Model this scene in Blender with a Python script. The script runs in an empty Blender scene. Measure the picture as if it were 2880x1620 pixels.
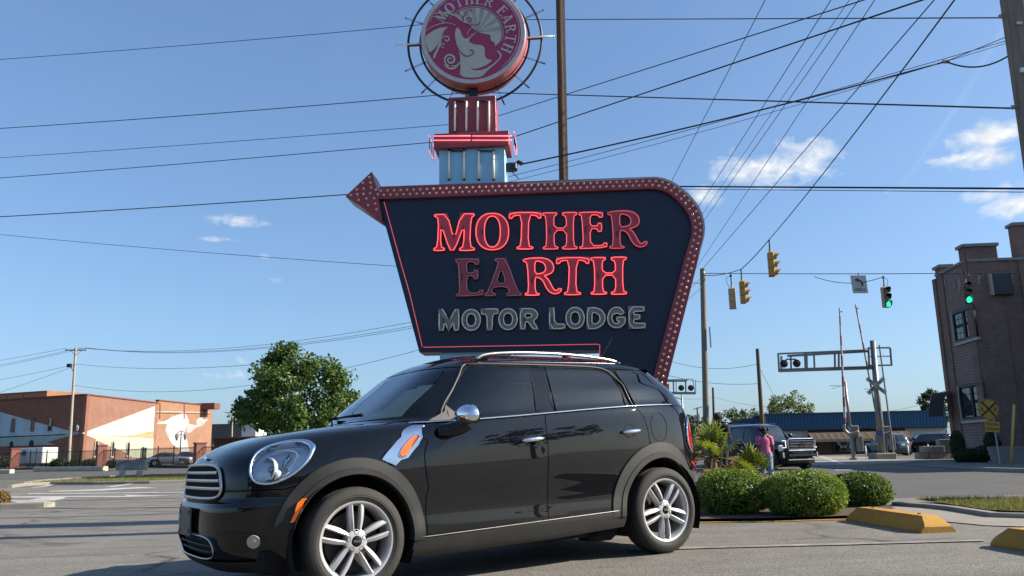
import bpy, bmesh, math, random
from mathutils import Vector, Matrix, noise
from mathutils.geometry import delaunay_2d_cdt, tessellate_polygon
random.seed(7)
SC = bpy.context.scene
COL = SC.collection
rad = math.radians
# ------------------------------------------------------------------ camera
PW, PH, FPX = 2880.0, 1620.0, 2290.0
PITCH, ROLL, HC = rad(11.25), rad(1.235), 0.845
cF = Vector((0, math.cos(PITCH), math.sin(PITCH)))
cU0 = Vector((0, -math.sin(PITCH), math.cos(PITCH)))
cR0 = Vector((1, 0, 0))
cR = cR0 * math.cos(ROLL) - cU0 * math.sin(ROLL)
cU = cR0 * math.sin(ROLL) + cU0 * math.cos(ROLL)
CAM = Vector((0, 0, HC))
cam = bpy.data.cameras.new('camera'); cam_o = bpy.data.objects.new('camera', cam); COL.objects.link(cam_o)
m = Matrix((cR, cU, -cF)).transposed().to_4x4(); m.translation = CAM
cam_o.matrix_world = m
cam.sensor_width = 36; cam.lens = FPX / PW * 36; cam.clip_end = 6000; cam.clip_start = .05
SC.camera = cam_o
# ------------------------------------------------------------------ sky and sun
SUN_AZ, SUN_EL = rad(91.0), rad(30.5)      # azimuth measured from the view direction towards the right
sun_dir = Vector((math.sin(SUN_AZ) * math.cos(SUN_EL), math.cos(SUN_AZ) * math.cos(SUN_EL), math.sin(SUN_EL)))
sl = bpy.data.lights.new('sun', 'SUN'); sl.energy = 5.0; sl.angle = rad(.53); sl.color = (1, .9, .75)
so = bpy.data.objects.new('sun', sl); COL.objects.link(so)
so.rotation_euler = (-sun_dir).to_track_quat('-Z', 'Y').to_euler()
world = bpy.data.worlds.new('World'); SC.world = world; world.use_nodes = True
SC.view_settings.view_transform = 'Standard'; SC.view_settings.look = 'None'
SC.view_settings.exposure = 1.0; SC.view_settings.gamma = 1.0; SC.view_settings.use_curve_mapping = False
SC.cycles.max_bounces = 8; SC.cycles.transparent_max_bounces = 16; SC.cycles.use_denoising = True
SC.cycles.caustics_reflective = False; SC.cycles.caustics_refractive = False
SC.cycles.sample_clamp_indirect = 6.0

def ray(u, v): return cF + cR * ((u - PW / 2) / FPX) + cU * ((PH / 2 - v) / FPX)
def sst(a, b, t):
    t = min(1.0, max(0.0, (t - a) / (b - a))); return t * t * (3 - 2 * t)
def gz(x, y):
    """height of the terrain: the car park tips a little towards the left and drops to the street"""
    return .12 * math.tanh(x / 6) * (1 - sst(13, 24, y)) - .22 * sst(12, 26, y)
def P(u, v, y):
    d = ray(u, v); return CAM + d * (y / d.y)
def G(u, v, dz=0.0):
    """where the line of sight of a photograph pixel meets the terrain"""
    d = ray(u, v); t = prev = .5
    while t < 4000:
        p = CAM + d * t
        if p.z < gz(p.x, p.y) + dz:
            lo, hi = prev, t
            for _ in range(40):
                q = (lo + hi) / 2; p = CAM + d * q
                if p.z < gz(p.x, p.y) + dz: hi = q
                else: lo = q
            return CAM + d * hi
        prev = t; t *= 1.01
    return CAM + d * 4000
def proj(p):
    d = Vector(p) - CAM; z = d.dot(cF)
    return PW / 2 + FPX * d.dot(cR) / z, PH / 2 - FPX * d.dot(cU) / z
def Z(x0, y0, s):
    """photograph pixel of a point in an enlarged crop with origin x0, y0 and scale s"""
    return lambda x, y: (x0 + x / s, y0 + y / s)

# ------------------------------------------------------------------ node helpers
class NT:
    def __init__(s, nt): s.nt = nt; s.n = nt.nodes; s.l = nt.links
    def add(s, t, **kw):
        nd = s.n.new(t)
        for k, v in kw.items():
            if k.startswith('i_'):
                key = k[2:]; key = int(key) if key.isdigit() else key
                nd.inputs[key].default_value = v
            else: setattr(nd, k, v)
        return nd
    def link(s, a, b): s.l.new(a, b)
    def math(s, op, a, b=None, c=None, clamp=False):
        nd = s.n.new('ShaderNodeMath'); nd.operation = op; nd.use_clamp = clamp
        for i, v in enumerate((a, b, c)):
            if v is None: continue
            if isinstance(v, (int, float)): nd.inputs[i].default_value = v
            else: s.link(v, nd.inputs[i])
        return nd.outputs[0]
    def mix(s, f, a, b, blend='MIX'):
        nd = s.n.new('ShaderNodeMix'); nd.data_type = 'RGBA'; nd.blend_type = blend
        for sock, v in ((nd.inputs[0], f), (nd.inputs[6], a), (nd.inputs[7], b)):
            if isinstance(v, (int, float)): sock.default_value = v
            elif isinstance(v, tuple): sock.default_value = v if len(v) == 4 else (*v, 1)
            else: s.link(v, sock)
        return nd.outputs[2]
    def noise(s, vec, scale, detail=4, rough=.55, dist=0):
        nd = s.add('ShaderNodeTexNoise'); nd.inputs['Scale'].default_value = scale; nd.inputs['Detail'].default_value = detail
        nd.inputs['Roughness'].default_value = rough; nd.inputs['Distortion'].default_value = dist
        if vec is not None: s.link(vec, nd.inputs['Vector'])
        return nd.outputs['Fac']
    def ramp(s, f, *stops):
        nd = s.n.new('ShaderNodeValToRGB'); e = nd.color_ramp.elements
        while len(e) < len(stops): e.new(.5)
        for i, (p, c) in enumerate(stops):
            e[i].position = p; e[i].color = c if isinstance(c, tuple) and len(c) == 4 else ((*c, 1) if isinstance(c, tuple) else (c, c, c, 1))
        s.link(f, nd.inputs[0]); return nd.outputs[0]

MATS = {}
def mat(name, color=(.5, .5, .5), rough=.6, metal=0.0, var=.12, vscale=6.0, bump=0.0, bscale=40.0, coat=0.0, spec=.5,
        emit=None, estr=0.0, trans=0.0, ior=1.45, dirt=0.0, stretch=None, alpha=None, sub=0.0):
    """a procedural material: base colour broken up by two noises, optional bump, dirt and streaks"""
    if name in MATS: return MATS[name]
    M = bpy.data.materials.new(name); M.use_nodes = True; MATS[name] = M
    t = NT(M.node_tree); b = t.n['Principled BSDF']
    co = t.add('ShaderNodeTexCoord').outputs['Object']
    if stretch:
        mp = t.add('ShaderNodeMapping'); mp.inputs['Scale'].default_value = stretch; t.link(co, mp.inputs[0]); co = mp.outputs[0]
    c = (*color, 1)
    if var > 0:
        n1 = t.noise(co, vscale, 5, .6); n2 = t.noise(co, vscale * 7.3, 3, .5)
        f = t.math('ADD', t.math('MULTIPLY', n1, .65), t.math('MULTIPLY', n2, .35))
        lo = tuple(max(0, x * (1 - var * 1.8)) for x in color); hi = tuple(min(1, x * (1 + var * 1.8)) for x in color)
        cc = t.ramp(f, (.3, lo), (.7, hi))
        if dirt > 0:
            d = t.noise(co, vscale * .6, 6, .7, .4)
            df = t.math('MULTIPLY', t.ramp(d, (.52, 0.0), (.75, 1.0)), dirt)
            cc = t.mix(df, cc, tuple(x * .35 + .02 for x in color))
        t.link(cc, b.inputs['Base Color'])
        rr = t.math('ADD', t.math('MULTIPLY', n1, .16), rough - .08, clamp=True); t.link(rr, b.inputs['Roughness'])
    else:
        b.inputs['Base Color'].default_value = c; b.inputs['Roughness'].default_value = rough
    b.inputs['Metallic'].default_value = metal
    b.inputs['Specular IOR Level'].default_value = spec
    b.inputs['Coat Weight'].default_value = coat; b.inputs['Coat Roughness'].default_value = .02
    b.inputs['IOR'].default_value = ior; b.inputs['Transmission Weight'].default_value = trans
    if sub: b.inputs['Subsurface Weight'].default_value = sub
    if emit: b.inputs['Emission Color'].default_value = (*emit, 1); b.inputs['Emission Strength'].default_value = estr
    if bump > 0:
        bn = t.add('ShaderNodeBump'); bn.inputs['Strength'].default_value = min(1, bump); bn.inputs['Distance'].default_value = .01 * max(1, bump)
        t.link(t.noise(co, bscale, 6, .6), bn.inputs['Height']); t.link(bn.outputs[0], b.inputs['Normal'])
    return M

# ------------------------------------------------------------------ objects
WM = {}           # world matrix of every root / part
def reg(o, M=None): WM[o.name] = M if M is not None else Matrix.Identity(4)
def tag(o, label=None, cat=None, group=None, kind=None):
    if label: o['label'] = label
    if cat: o['category'] = cat
    if group: o['group'] = group
    if kind: o['kind'] = kind
    return o
def thing(name, label, cat, loc=(0, 0, 0), rotz=0.0, group=None, M=None):
    o = bpy.data.objects.new(name, None); o.empty_display_size = .2; COL.objects.link(o)
    W = M if M is not None else Matrix.Translation(Vector(loc)) @ Matrix.Rotation(rotz, 4, 'Z')
    o.matrix_world = W; WM[o.name] = W
    return tag(o, label, cat, group)
def mesh_obj(name, me, material, parent=None, loc=None, M=None):
    o = bpy.data.objects.new(name, me); COL.objects.link(o)
    L = M if M is not None else (Matrix.Translation(Vector(loc)) if loc is not None else Matrix.Identity(4))
    if parent is not None:
        o.parent = parent; o.matrix_parent_inverse = Matrix.Identity(4); o.matrix_basis = L; WM[o.name] = WM[parent.name] @ L
    else: o.matrix_world = L; WM[o.name] = L
    if material is not None and not me.materials: me.materials.append(material)
    return o
def copy_tree(o, parent=None):
    c = o.copy(); COL.objects.link(c)
    if parent is not None: c.parent = parent
    WM[c.name] = WM[o.name]
    for ch in [x for x in bpy.data.objects if x.parent == o]: copy_tree(ch, c)
    return c

class MB:
    """collects faces and links them as ONE mesh object"""
    def __init__(s): s.v = []; s.f = []
    def add(s, vs, fs):
        k = len(s.v); s.v += [Vector(x) for x in vs]; s.f += [[i + k for i in f] for f in fs]; return s
    def box(s, c, d, rz=0.0, M=None, taper=1.0, bev=0.0):
        c = Vector(c); hx, hy, hz = d[0] / 2, d[1] / 2, d[2] / 2
        R = M if M is not None else Matrix.Rotation(rz, 3, 'Z')
        if bev > 0:
            b = min(bev, hx * .9, hy * .9, hz * .9); vs = []
            for zz, e in ((-hz, b), (-hz + b, 0), (hz - b, 0), (hz, b)):
                k = taper if zz > 0 else 1
                x, y = (hx - e) * k, (hy - e) * k; q = b if e == 0 else b * .6
                vs += [(x - q, y, zz), (-x + q, y, zz), (-x, y - q, zz), (-x, -y + q, zz), (-x + q, -y, zz), (x - q, -y, zz), (x, -y + q, zz), (x, y - q, zz)]
            fs = [list(range(7, -1, -1)), list(range(24, 32))]
            for l in range(3):
                for i in range(8): j = (i + 1) % 8; fs.append([l * 8 + i, l * 8 + j, l * 8 + 8 + j, l * 8 + 8 + i])
            return s.add([c + R @ Vector(p) for p in vs], fs)
        vs = [(x * (taper if z > 0 else 1), y * (taper if z > 0 else 1), z) for z in (-hz, hz) for x, y in ((-hx, -hy), (hx, -hy), (hx, hy), (-hx, hy))]
        return s.add([c + R @ Vector(p) for p in vs], [[3, 2, 1, 0], [4, 5, 6, 7], [0, 1, 5, 4], [1, 2, 6, 5], [2, 3, 7, 6], [3, 0, 4, 7]])
    def bar(s, a, b, w, h=None, up=(0, 0, 1)):
        a, b = Vector(a), Vector(b); d = b - a; L = d.length
        if L < 1e-6: return s
        d.normalize(); up = Vector(up)
        if abs(d.dot(up)) > .98: up = Vector((1, 0, 0))
        x = d.cross(up).normalized(); y = x.cross(d).normalized(); h = h or w
        return s.box((a + b) / 2, (w, L, h), M=Matrix((x, d, y)).transposed())
    def tube(s, pts, r, n=8, cap=True, closed=False):
        pts = [Vector(p) for p in pts]; N = len(pts); rr = r if isinstance(r, (list, tuple)) else [r] * N
        vs, fs = [], []; pu = None
        for i, p in enumerate(pts):
            if closed: d = pts[(i + 1) % N] - pts[i - 1]
            else: d = pts[min(i + 1, N - 1)] - pts[max(i - 1, 0)]
            if d.length < 1e-9: d = Vector((0, 0, 1))
            d.normalize()
            if pu is None: pu = Vector((0, 0, 1)) if abs(d.z) < .9 else Vector((1, 0, 0))
            x = d.cross(pu)
            if x.length < 1e-6: x = d.orthogonal()
            x.normalize(); y = x.cross(d).normalized(); pu = y
            for k in range(n):
                a = 2 * math.pi * k / n; vs.append(p + (x * math.cos(a) + y * math.sin(a)) * rr[i])
        for i in range(N if closed else N - 1):
            j = (i + 1) % N
            for k in range(n):
                l = (k + 1) % n; fs.append([i * n + k, i * n + l, j * n + l, j * n + k])
        if cap and not closed: fs += [list(range(n - 1, -1, -1)), list(range((N - 1) * n, N * n))]
        return s.add(vs, fs)
    def lathe(s, prof, n=24, M=None, closed=False, caps=True):
        """prof: (radius, height) pairs turned round local Z"""
        M = M or Matrix.Identity(4); vs, fs = [], []; N = len(prof)
        for r, z in prof:
            for k in range(n):
                a = 2 * math.pi * k / n; vs.append(M @ Vector((r * math.cos(a), r * math.sin(a), z)))
        for i in range(N if closed else N - 1):
            j = (i + 1) % N
            for k in range(n):
                l = (k + 1) % n; fs.append([i * n + k, i * n + l, j * n + l, j * n + k])
        if not closed and caps:
            if prof[0][0] > 1e-4: fs.append(list(range(n - 1, -1, -1)))
            if prof[-1][0] > 1e-4: fs.append(list(range((N - 1) * n, N * n)))
        return s.add(vs, fs)
    def prism(s, poly, n, t):
        """3D planar polygon extruded along -n by t"""
        n = Vector(n).normalized() * t; k = len(poly); a = [Vector(p) for p in poly]; b = [p - n for p in a]
        tri = tessellate_polygon([a])
        fs = [list(f) for f in tri] + [[i + k for i in reversed(f)] for f in tri] + [[i, (i + 1) % k, (i + 1) % k + k, i + k] for i in range(k)]
        return s.add(a + b, fs)
    def sheet(s, grid):
        """grid of points -> quads"""
        n = len(grid[0]); vs = [p for r in grid for p in r]
        return s.add(vs, [[i * n + j, i * n + j + 1, (i + 1) * n + j + 1, (i + 1) * n + j] for i in range(len(grid) - 1) for j in range(n - 1)])
    def ball(s, c, r, n=10, m=7, M=None):
        c = Vector(c); r = r if isinstance(r, (tuple, list)) else (r, r, r); vs, fs = [], []
        R = M or Matrix.Identity(3)
        for i in range(m + 1):
            t = math.pi * i / m
            for k in range(n):
                a = 2 * math.pi * k / n
                vs.append(c + R @ Vector((r[0] * math.sin(t) * math.cos(a), r[1] * math.sin(t) * math.sin(a), r[2] * math.cos(t))))
        for i in range(m):
            for k in range(n):
                l = (k + 1) % n; fs.append([i * n + k, (i + 1) * n + k, (i + 1) * n + l, i * n + l])
        return s.add(vs, fs)
    def mesh(s, name, smooth=False, inv=None, recalc=True, angle=None):
        me = bpy.data.meshes.new(name)
        vs = [inv @ v for v in s.v] if inv is not None else s.v
        me.from_pydata([tuple(v) for v in vs], [], s.f); me.validate(); me.update()
        if recalc:
            bm = bmesh.new(); bm.from_mesh(me); bmesh.ops.remove_doubles(bm, verts=bm.verts, dist=1e-5)
            bmesh.ops.recalc_face_normals(bm, faces=bm.faces); bm.to_mesh(me); bm.free()
        if smooth:
            me.shade_smooth()
            if angle: me.set_sharp_from_angle(angle=rad(angle))
        return me
    def build(s, name, material, parent=None, smooth=False, world=False, recalc=True, angle=None):
        inv = WM[parent.name].inverted() if (world and parent is not None) else None
        return mesh_obj(name, s.mesh(name, smooth, inv, recalc, angle), material, parent)

def flat_mesh(name, loops, depth, material, parent=None, M=None, bevel=0.0):
    """2D loops (outer outlines and holes, even-odd) filled and extruded to +-depth/2"""
    cu = bpy.data.curves.new(name, 'CURVE'); cu.dimensions = '2D'; cu.fill_mode = 'BOTH'; cu.extrude = depth / 2; cu.bevel_depth = bevel
    for lp in loops:
        sp = cu.splines.new('POLY'); sp.points.add(len(lp) - 1); sp.use_cyclic_u = True
        for p, q in zip(sp.points, lp): p.co = (q[0], q[1], 0, 1)
    o = bpy.data.objects.new(name, cu); me = bpy.data.meshes.new_from_object(o)
    bpy.data.objects.remove(o); bpy.data.curves.remove(cu); me.name = name
    return mesh_obj(name, me, material, parent, M=M)
def text_mesh(name, body, size, depth, material, parent=None, M=None, space=1.0, align='CENTER'):
    cu = bpy.data.curves.new(name, 'FONT'); cu.body = body; cu.size = size; cu.extrude = depth / 2; cu.align_x = align; cu.align_y = 'CENTER'; cu.space_character = space
    cu.resolution_u = 3
    o = bpy.data.objects.new(name, cu); me = bpy.data.meshes.new_from_object(o)
    bpy.data.objects.remove(o); bpy.data.curves.remove(cu); me.name = name
    return mesh_obj(name, me, material, parent, M=M)
def chaikin(p, n=1, closed=True):
    for _ in range(n):
        q = []
        N = len(p)
        for i in range(N if closed else N - 1):
            a, b = Vector(p[i]), Vector(p[(i + 1) % N]); q += [a * .75 + b * .25, a * .25 + b * .75]
        if not closed: q = [Vector(p[0])] + q + [Vector(p[-1])]
        p = q
    return p
def spline(p, n=6, closed=False):
    """Catmull-Rom through the points"""
    p = [Vector(a) for a in p]; N = len(p); out = []
    for i in range(N if closed else N - 1):
        a, b, c, d = (p[(i - 1) % N] if closed or i > 0 else p[0] * 2 - p[1]), p[i], p[(i + 1) % N], (p[(i + 2) % N] if closed or i + 2 < N else p[-1] * 2 - p[-2])
        for k in range(n):
            t = k / n
            out.append(.5 * ((2 * b) + (c - a) * t + (2 * a - 5 * b + 4 * c - d) * t * t + (3 * b - a - 3 * c + d) * t ** 3))
    if not closed: out.append(p[-1])
    return out
def offset2(p, d):
    """offset a closed 2D outline outwards (d > 0 for a counter-clockwise outline)"""
    N = len(p); out = []
    area = sum(p[i][0] * p[(i + 1) % N][1] - p[(i + 1) % N][0] * p[i][1] for i in range(N))
    sg = 1 if area > 0 else -1
    for i in range(N):
        a, b, c = Vector(p[i - 1][:2]), Vector(p[i][:2]), Vector(p[(i + 1) % N][:2])
        e1, e2 = (b - a), (c - b)
        if e1.length < 1e-9 or e2.length < 1e-9: out.append(b); continue
        e1.normalize(); e2.normalize()
        n1, n2 = Vector((e1.y, -e1.x)), Vector((e2.y, -e2.x)); n = n1 + n2
        if n.length < 1e-3: out.append(b + n1 * d * sg); continue
        n.normalize(); k = max(.5, n.dot(n1)); out.append(b + n * (d / k) * sg)
    return out
def pick(seq, f):
    """linear interpolation in a table of (key, value...)"""
    if f <= seq[0][0]: return seq[0][1]
    for a, b in zip(seq, seq[1:]):
        if f <= b[0]: return a[1] + (b[1] - a[1]) * (f - a[0]) / (b[0] - a[0])
    return seq[-1][1]
class Smooth:
    """monotone cubic through a table: no kinks for a glossy surface to show"""
    def __init__(s, pts):
        s.x = [p[0] for p in pts]; s.y = [p[1] for p in pts]; n = len(pts)
        h = [s.x[i + 1] - s.x[i] for i in range(n - 1)]; d = [(s.y[i + 1] - s.y[i]) / h[i] for i in range(n - 1)]
        m = [d[0]] + [0 if d[i - 1] * d[i] <= 0 else (3 * (h[i - 1] + h[i])) / ((2 * h[i] + h[i - 1]) / d[i - 1] + (h[i] + 2 * h[i - 1]) / d[i]) for i in range(1, n - 1)] + [d[-1]]
        s.h, s.m = h, m
    def __call__(s, t):
        x = s.x
        if t <= x[0]: return s.y[0] + s.m[0] * (t - x[0])
        if t >= x[-1]: return s.y[-1] + s.m[-1] * (t - x[-1])
        i = 0
        while t > x[i + 1]: i += 1
        h = s.h[i]; k = (t - x[i]) / h
        return (s.y[i] * (1 + 2 * k) * (1 - k) ** 2 + h * s.m[i] * k * (1 - k) ** 2 + s.y[i + 1] * k * k * (3 - 2 * k) + h * s.m[i + 1] * k * k * (k - 1))
def glass_mat(name, tint, rough=.0, base=.04):
    M = bpy.data.materials.new(name); M.use_nodes = True; t = NT(M.node_tree); t.n.clear()
    out = t.add('ShaderNodeOutputMaterial'); tr = t.add('ShaderNodeBsdfTransparent'); gl = t.add('ShaderNodeBsdfGlossy'); mx = t.add('ShaderNodeMixShader')
    co = t.add('ShaderNodeTexCoord').outputs['Object']
    tr.inputs[0].default_value = (*tint, 1); gl.inputs['Roughness'].default_value = rough; gl.inputs[0].default_value = (1, 1, 1, 1)
    fr = t.add('ShaderNodeFresnel'); fr.inputs[0].default_value = 1.52
    f = t.math('ADD', t.math('MULTIPLY', fr.outputs[0], 1.35), t.math('MULTIPLY', t.noise(co, 3, 4), .012), clamp=True)
    t.link(f, mx.inputs[0]); t.link(tr.outputs[0], mx.inputs[1]); t.link(gl.outputs[0], mx.inputs[2]); t.link(mx.outputs[0], out.inputs[0])
    return M
# ------------------------------------------------------------------ the sky: Nishita air with a few small cumulus clouds
def build_sky():
    t = NT(world.node_tree); t.n.clear()
    out = t.add('ShaderNodeOutputWorld'); bg = t.add('ShaderNodeBackground')
    sky = t.add('ShaderNodeTexSky', sky_type='NISHITA', sun_disc=False, sun_elevation=SUN_EL, sun_rotation=SUN_AZ,
                altitude=20.0, air_density=1.0, dust_density=1.3, ozone_density=3.2)
    gm = t.add('ShaderNodeGamma'); gm.inputs[1].default_value = .74; t.link(sky.outputs[0], gm.inputs[0])
    air = t.mix(1.0, gm.outputs[0], (1.09, 1.36, 1.66), 'MULTIPLY')
    co = t.add('ShaderNodeTexCoord').outputs['Generated']
    sep = t.add('ShaderNodeSeparateXYZ'); t.link(co, sep.inputs[0])
    az = t.math('ARCTAN2', sep.outputs[0], sep.outputs[1]); el = t.math('ARCSINE', sep.outputs[2])
    # clouds: photograph position, half width, half height (pixels), weight
    blobs = [(2175, 475, 130, 42, .85), (2260, 450, 80, 44, .9), (2090, 492, 75, 26, .75), (2025, 475, 45, 28, .6), (2065, 425, 40, 16, .35),
             (2285, 392, 26, 10, .6), (1985, 548, 38, 24, .8), (2790, 380, 75, 26, 1.0), (2770, 440, 55, 22, .9), (2690, 447, 55, 12, .7),
             (2860, 575, 60, 24, .9), (2790, 545, 60, 18, .6), (2490, 540, 26, 6, .4), (675, 622, 70, 14, .55), (610, 672, 40, 7, .5),
             (735, 722, 26, 10, .45), (765, 785, 26, 8, .35), (820, 765, 20, 5, .35), (640, 1055, 85, 14, .5), (365, 1105, 26, 10, .4),
             (690, 1010, 24, 12, .4), (2560, 1150, 30, 10, .2),
             (3500, 420, 150, 50, 1.0), (3350, 620, 110, 36, .8), (4100, 300, 160, 60, 1.0), (-500, 560, 120, 30, .7), (-1100, 300, 140, 46, .8)]
    cv = t.add('ShaderNodeCombineXYZ'); t.link(az, cv.inputs[0]); t.link(el, cv.inputs[1])
    low = None
    for u, v, w, h, k in blobs:
        d = ray(u, v).normalized(); a0 = math.atan2(d.x, d.y); e0 = math.asin(d.z)
        sw, sh = w / FPX * 1.25, h / FPX * 1.3
        ma = t.add('ShaderNodeVectorMath', operation='MULTIPLY_ADD'); t.link(cv.outputs[0], ma.inputs[0])
        ma.inputs[1].default_value = (1 / sw, 1 / sh, 0); ma.inputs[2].default_value = (-a0 / sw, -e0 / sh, math.sqrt(-math.log(k)) if k < 1 else 0)
        dp = t.add('ShaderNodeVectorMath', operation='DOT_PRODUCT'); t.link(ma.outputs[0], dp.inputs[0]); t.link(ma.outputs[0], dp.inputs[1])
        low = dp.outputs['Value'] if low is None else t.math('MINIMUM', low, dp.outputs['Value'])
    tot = t.math('EXPONENT', t.math('MULTIPLY', low, -1.0))
    mp = t.add('ShaderNodeMapping'); mp.inputs['Scale'].default_value = (1, 1, 1.7); t.link(co, mp.inputs[0])
    n1 = t.noise(mp.outputs[0], 34, 6, .62, .3)
    fld = t.math('ADD', tot, t.math('MULTIPLY', t.math('SUBTRACT', n1, .5), 1.9))
    dens = t.ramp(fld, (.22, 0.0), (.62, .45), (1.05, .95))
    gate = t.ramp(tot, (.06, 0.0), (.3, 1.0))
    dens = t.math('MULTIPLY', dens, gate)
    # thin high veil, so the blue is not perfectly even
    veil = t.math('MULTIPLY', t.ramp(t.noise(mp.outputs[0], 3.2, 3, .6, .8), (.45, 0.0), (.85, 1.0)), .05)
    shade = t.ramp(t.noise(mp.outputs[0], 60, 4, .5), (.3, (4.6, 4.9, 5.3)), (.65, (6.6, 6.6, 6.5)))
    # a fading vapour trail
    c1 = t.mix(t.math('ADD', veil, 0.0), air, (3.6, 4.2, 5.0))
    d1, d2 = ray(2745, 210).normalized(), ray(2570, 480).normalized()
    a1, e1, a2, e2 = math.atan2(d1.x, d1.y), math.asin(d1.z), math.atan2(d2.x, d2.y), math.asin(d2.z)
    L = math.hypot(a2 - a1, e2 - e1); nx, ny = -(e2 - e1) / L, (a2 - a1) / L
    off = t.math('ADD', t.math('MULTIPLY', t.math('SUBTRACT', az, a1), nx), t.math('MULTIPLY', t.math('SUBTRACT', el, e1), ny))
    off = t.math('ADD', off, t.math('MULTIPLY', t.math('SUBTRACT', t.noise(co, 22, 3, .5), .5), .008))
    alo = t.math('ADD', t.math('MULTIPLY', t.math('SUBTRACT', az, a1), -ny), t.math('MULTIPLY', t.math('SUBTRACT', el, e1), nx))
    alo = t.math('DIVIDE', t.math('SUBTRACT', t.math('ABSOLUTE', t.math('ADD', alo, 0.0)), L * .5), L * .75)
    tr = t.math('MULTIPLY', t.math('EXPONENT', t.math('MULTIPLY', t.math('MULTIPLY', off, off), -1 / .0033 ** 2)), t.math('EXPONENT', t.math('MULTIPLY', t.math('MULTIPLY', alo, alo), -1.2)))
    c2 = t.mix(t.math('MULTIPLY', tr, .10), c1, (4.8, 5.3, 5.8))
    c3 = t.mix(dens, c2, shade)
    t.link(c3, bg.inputs[0]); bg.inputs[1].default_value = .083
    t.link(bg.outputs[0], out.inputs[0])
build_sky()
# ------------------------------------------------------------------ ground materials
def asphalt(name, base, spec=.35, crack=.5, patch=.25, speck=.5):
    M = bpy.data.materials.new(name); M.use_nodes = True; t = NT(M.node_tree); b = t.n['Principled BSDF']
    co = t.add('ShaderNodeTexCoord').outputs['Object']
    big = t.noise(co, .35, 6, .6, .4); mid = t.noise(co, 2.2, 6, .65); fine = t.noise(co, 95, 3, .7)
    st = t.add('ShaderNodeMapping'); st.inputs['Scale'].default_value = (.25, 2.4, 1); st.inputs['Rotation'].default_value = (0, 0, rad(4)); t.link(co, st.inputs[0])
    streak = t.noise(st.outputs[0], 1.6, 6, .7)
    lo = tuple(x * (1 - patch) for x in base); hi = tuple(min(1, x * (1 + patch)) for x in base)
    f = t.math('ADD', t.math('MULTIPLY', big, .35), t.math('ADD', t.math('MULTIPLY', mid, .25), t.math('MULTIPLY', streak, .40)))
    c = t.ramp(f, (.32, lo), (.68, hi))
    vor = t.add('ShaderNodeTexVoronoi'); vor.inputs['Scale'].default_value = 110; t.link(co, vor.inputs['Vector'])
    c = t.mix(speck, c, t.ramp(vor.outputs['Color'], (0, .22), (1, .80)), 'OVERLAY')
    c = t.mix(speck * .7, c, t.ramp(fine, (.32, .18), (.68, .82)), 'OVERLAY')
    vc = t.add('ShaderNodeTexVoronoi', feature='DISTANCE_TO_EDGE'); vc.inputs['Scale'].default_value = .23
    wv = t.add('ShaderNodeVectorMath', operation='ADD'); t.link(co, wv.inputs[0])
    nz = t.add('ShaderNodeTexNoise'); nz.inputs['Scale'].default_value = 1.4; nz.inputs['Detail'].default_value = 5; t.link(co, nz.inputs['Vector'])
    sc = t.add('ShaderNodeVectorMath', operation='SCALE'); sc.inputs['Scale'].default_value = .9; t.link(nz.outputs['Color'], sc.inputs[0]); t.link(sc.outputs[0], wv.inputs[1]); t.link(wv.outputs[0], vc.inputs['Vector'])
    ck = t.math('MULTIPLY', t.ramp(vc.outputs['Distance'], (0.0, 1.0), (.016, 0.0)), t.ramp(t.noise(co, .5, 3), (.48, 0.0), (.6, 1.0)))
    c = t.mix(t.math('MULTIPLY', ck, crack), c, tuple(x * .25 for x in base))
    oil = t.math('MULTIPLY', t.ramp(t.noise(co, .9, 4, .5, .6), (.60, 0.0), (.76, 1.0)), .45)
    c = t.mix(oil, c, tuple(x * .4 for x in base))
    s2 = t.add('ShaderNodeMapping'); s2.inputs['Scale'].default_value = (.16, 1.5, 1); s2.inputs['Rotation'].default_value = (0, 0, rad(-3)); t.link(co, s2.inputs[0])
    rg = t.ramp(t.math('ABSOLUTE', t.math('SUBTRACT', t.noise(s2.outputs[0], .9, 5, .6, .5), .5)), (0.0, 1.0), (.014, 0.0))
    c = t.mix(t.math('MULTIPLY', t.math('MULTIPLY', rg, t.ramp(t.noise(co, .33, 3), (.42, 0.0), (.6, 1.0))), crack * .7), c, tuple(x * .38 for x in base))
    t.link(c, b.inputs['Base Color']); b.inputs['Specular IOR Level'].default_value = spec
    t.link(t.ramp(mid, (.3, .78), (.7, .95)), b.inputs['Roughness'])
    bn = t.add('ShaderNodeBump'); bn.inputs['Strength'].default_value = .5; bn.inputs['Distance'].default_value = .006
    t.link(t.math('SUBTRACT', t.math('ADD', vor.outputs['Distance'], t.math('MULTIPLY', fine, .6)), t.math('MULTIPLY', ck, 2.0)), bn.inputs['Height'])
    t.link(bn.outputs[0], b.inputs['Normal'])
    return M
M_LOT = asphalt('worn_asphalt', (.158, .147, .130), crack=.85, patch=.30, speck=.9)
M_ROAD = asphalt('road_asphalt', (.082, .079, .073), crack=.8, patch=.26, speck=.7)
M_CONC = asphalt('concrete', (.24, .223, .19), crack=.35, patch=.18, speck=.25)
M_KPALE = mat('sunlit_tone_kerb', (.42, .39, .31), .9, var=.12, vscale=1.5, dirt=.25)  # pale tone puts sunlight on the kerb faces into the colour
M_FAR = asphalt('far_ground', (.11, .105, .088), crack=0, patch=.3)
M_PAINT = mat('road_paint', (.42, .41, .385), .8, var=.22, vscale=3, bump=.3, bscale=90, dirt=.6)
M_YPAINT = mat('yellow_kerb_paint', (.45, .24, .035), .7, var=.15, vscale=4, bump=.3, dirt=.4)
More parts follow.
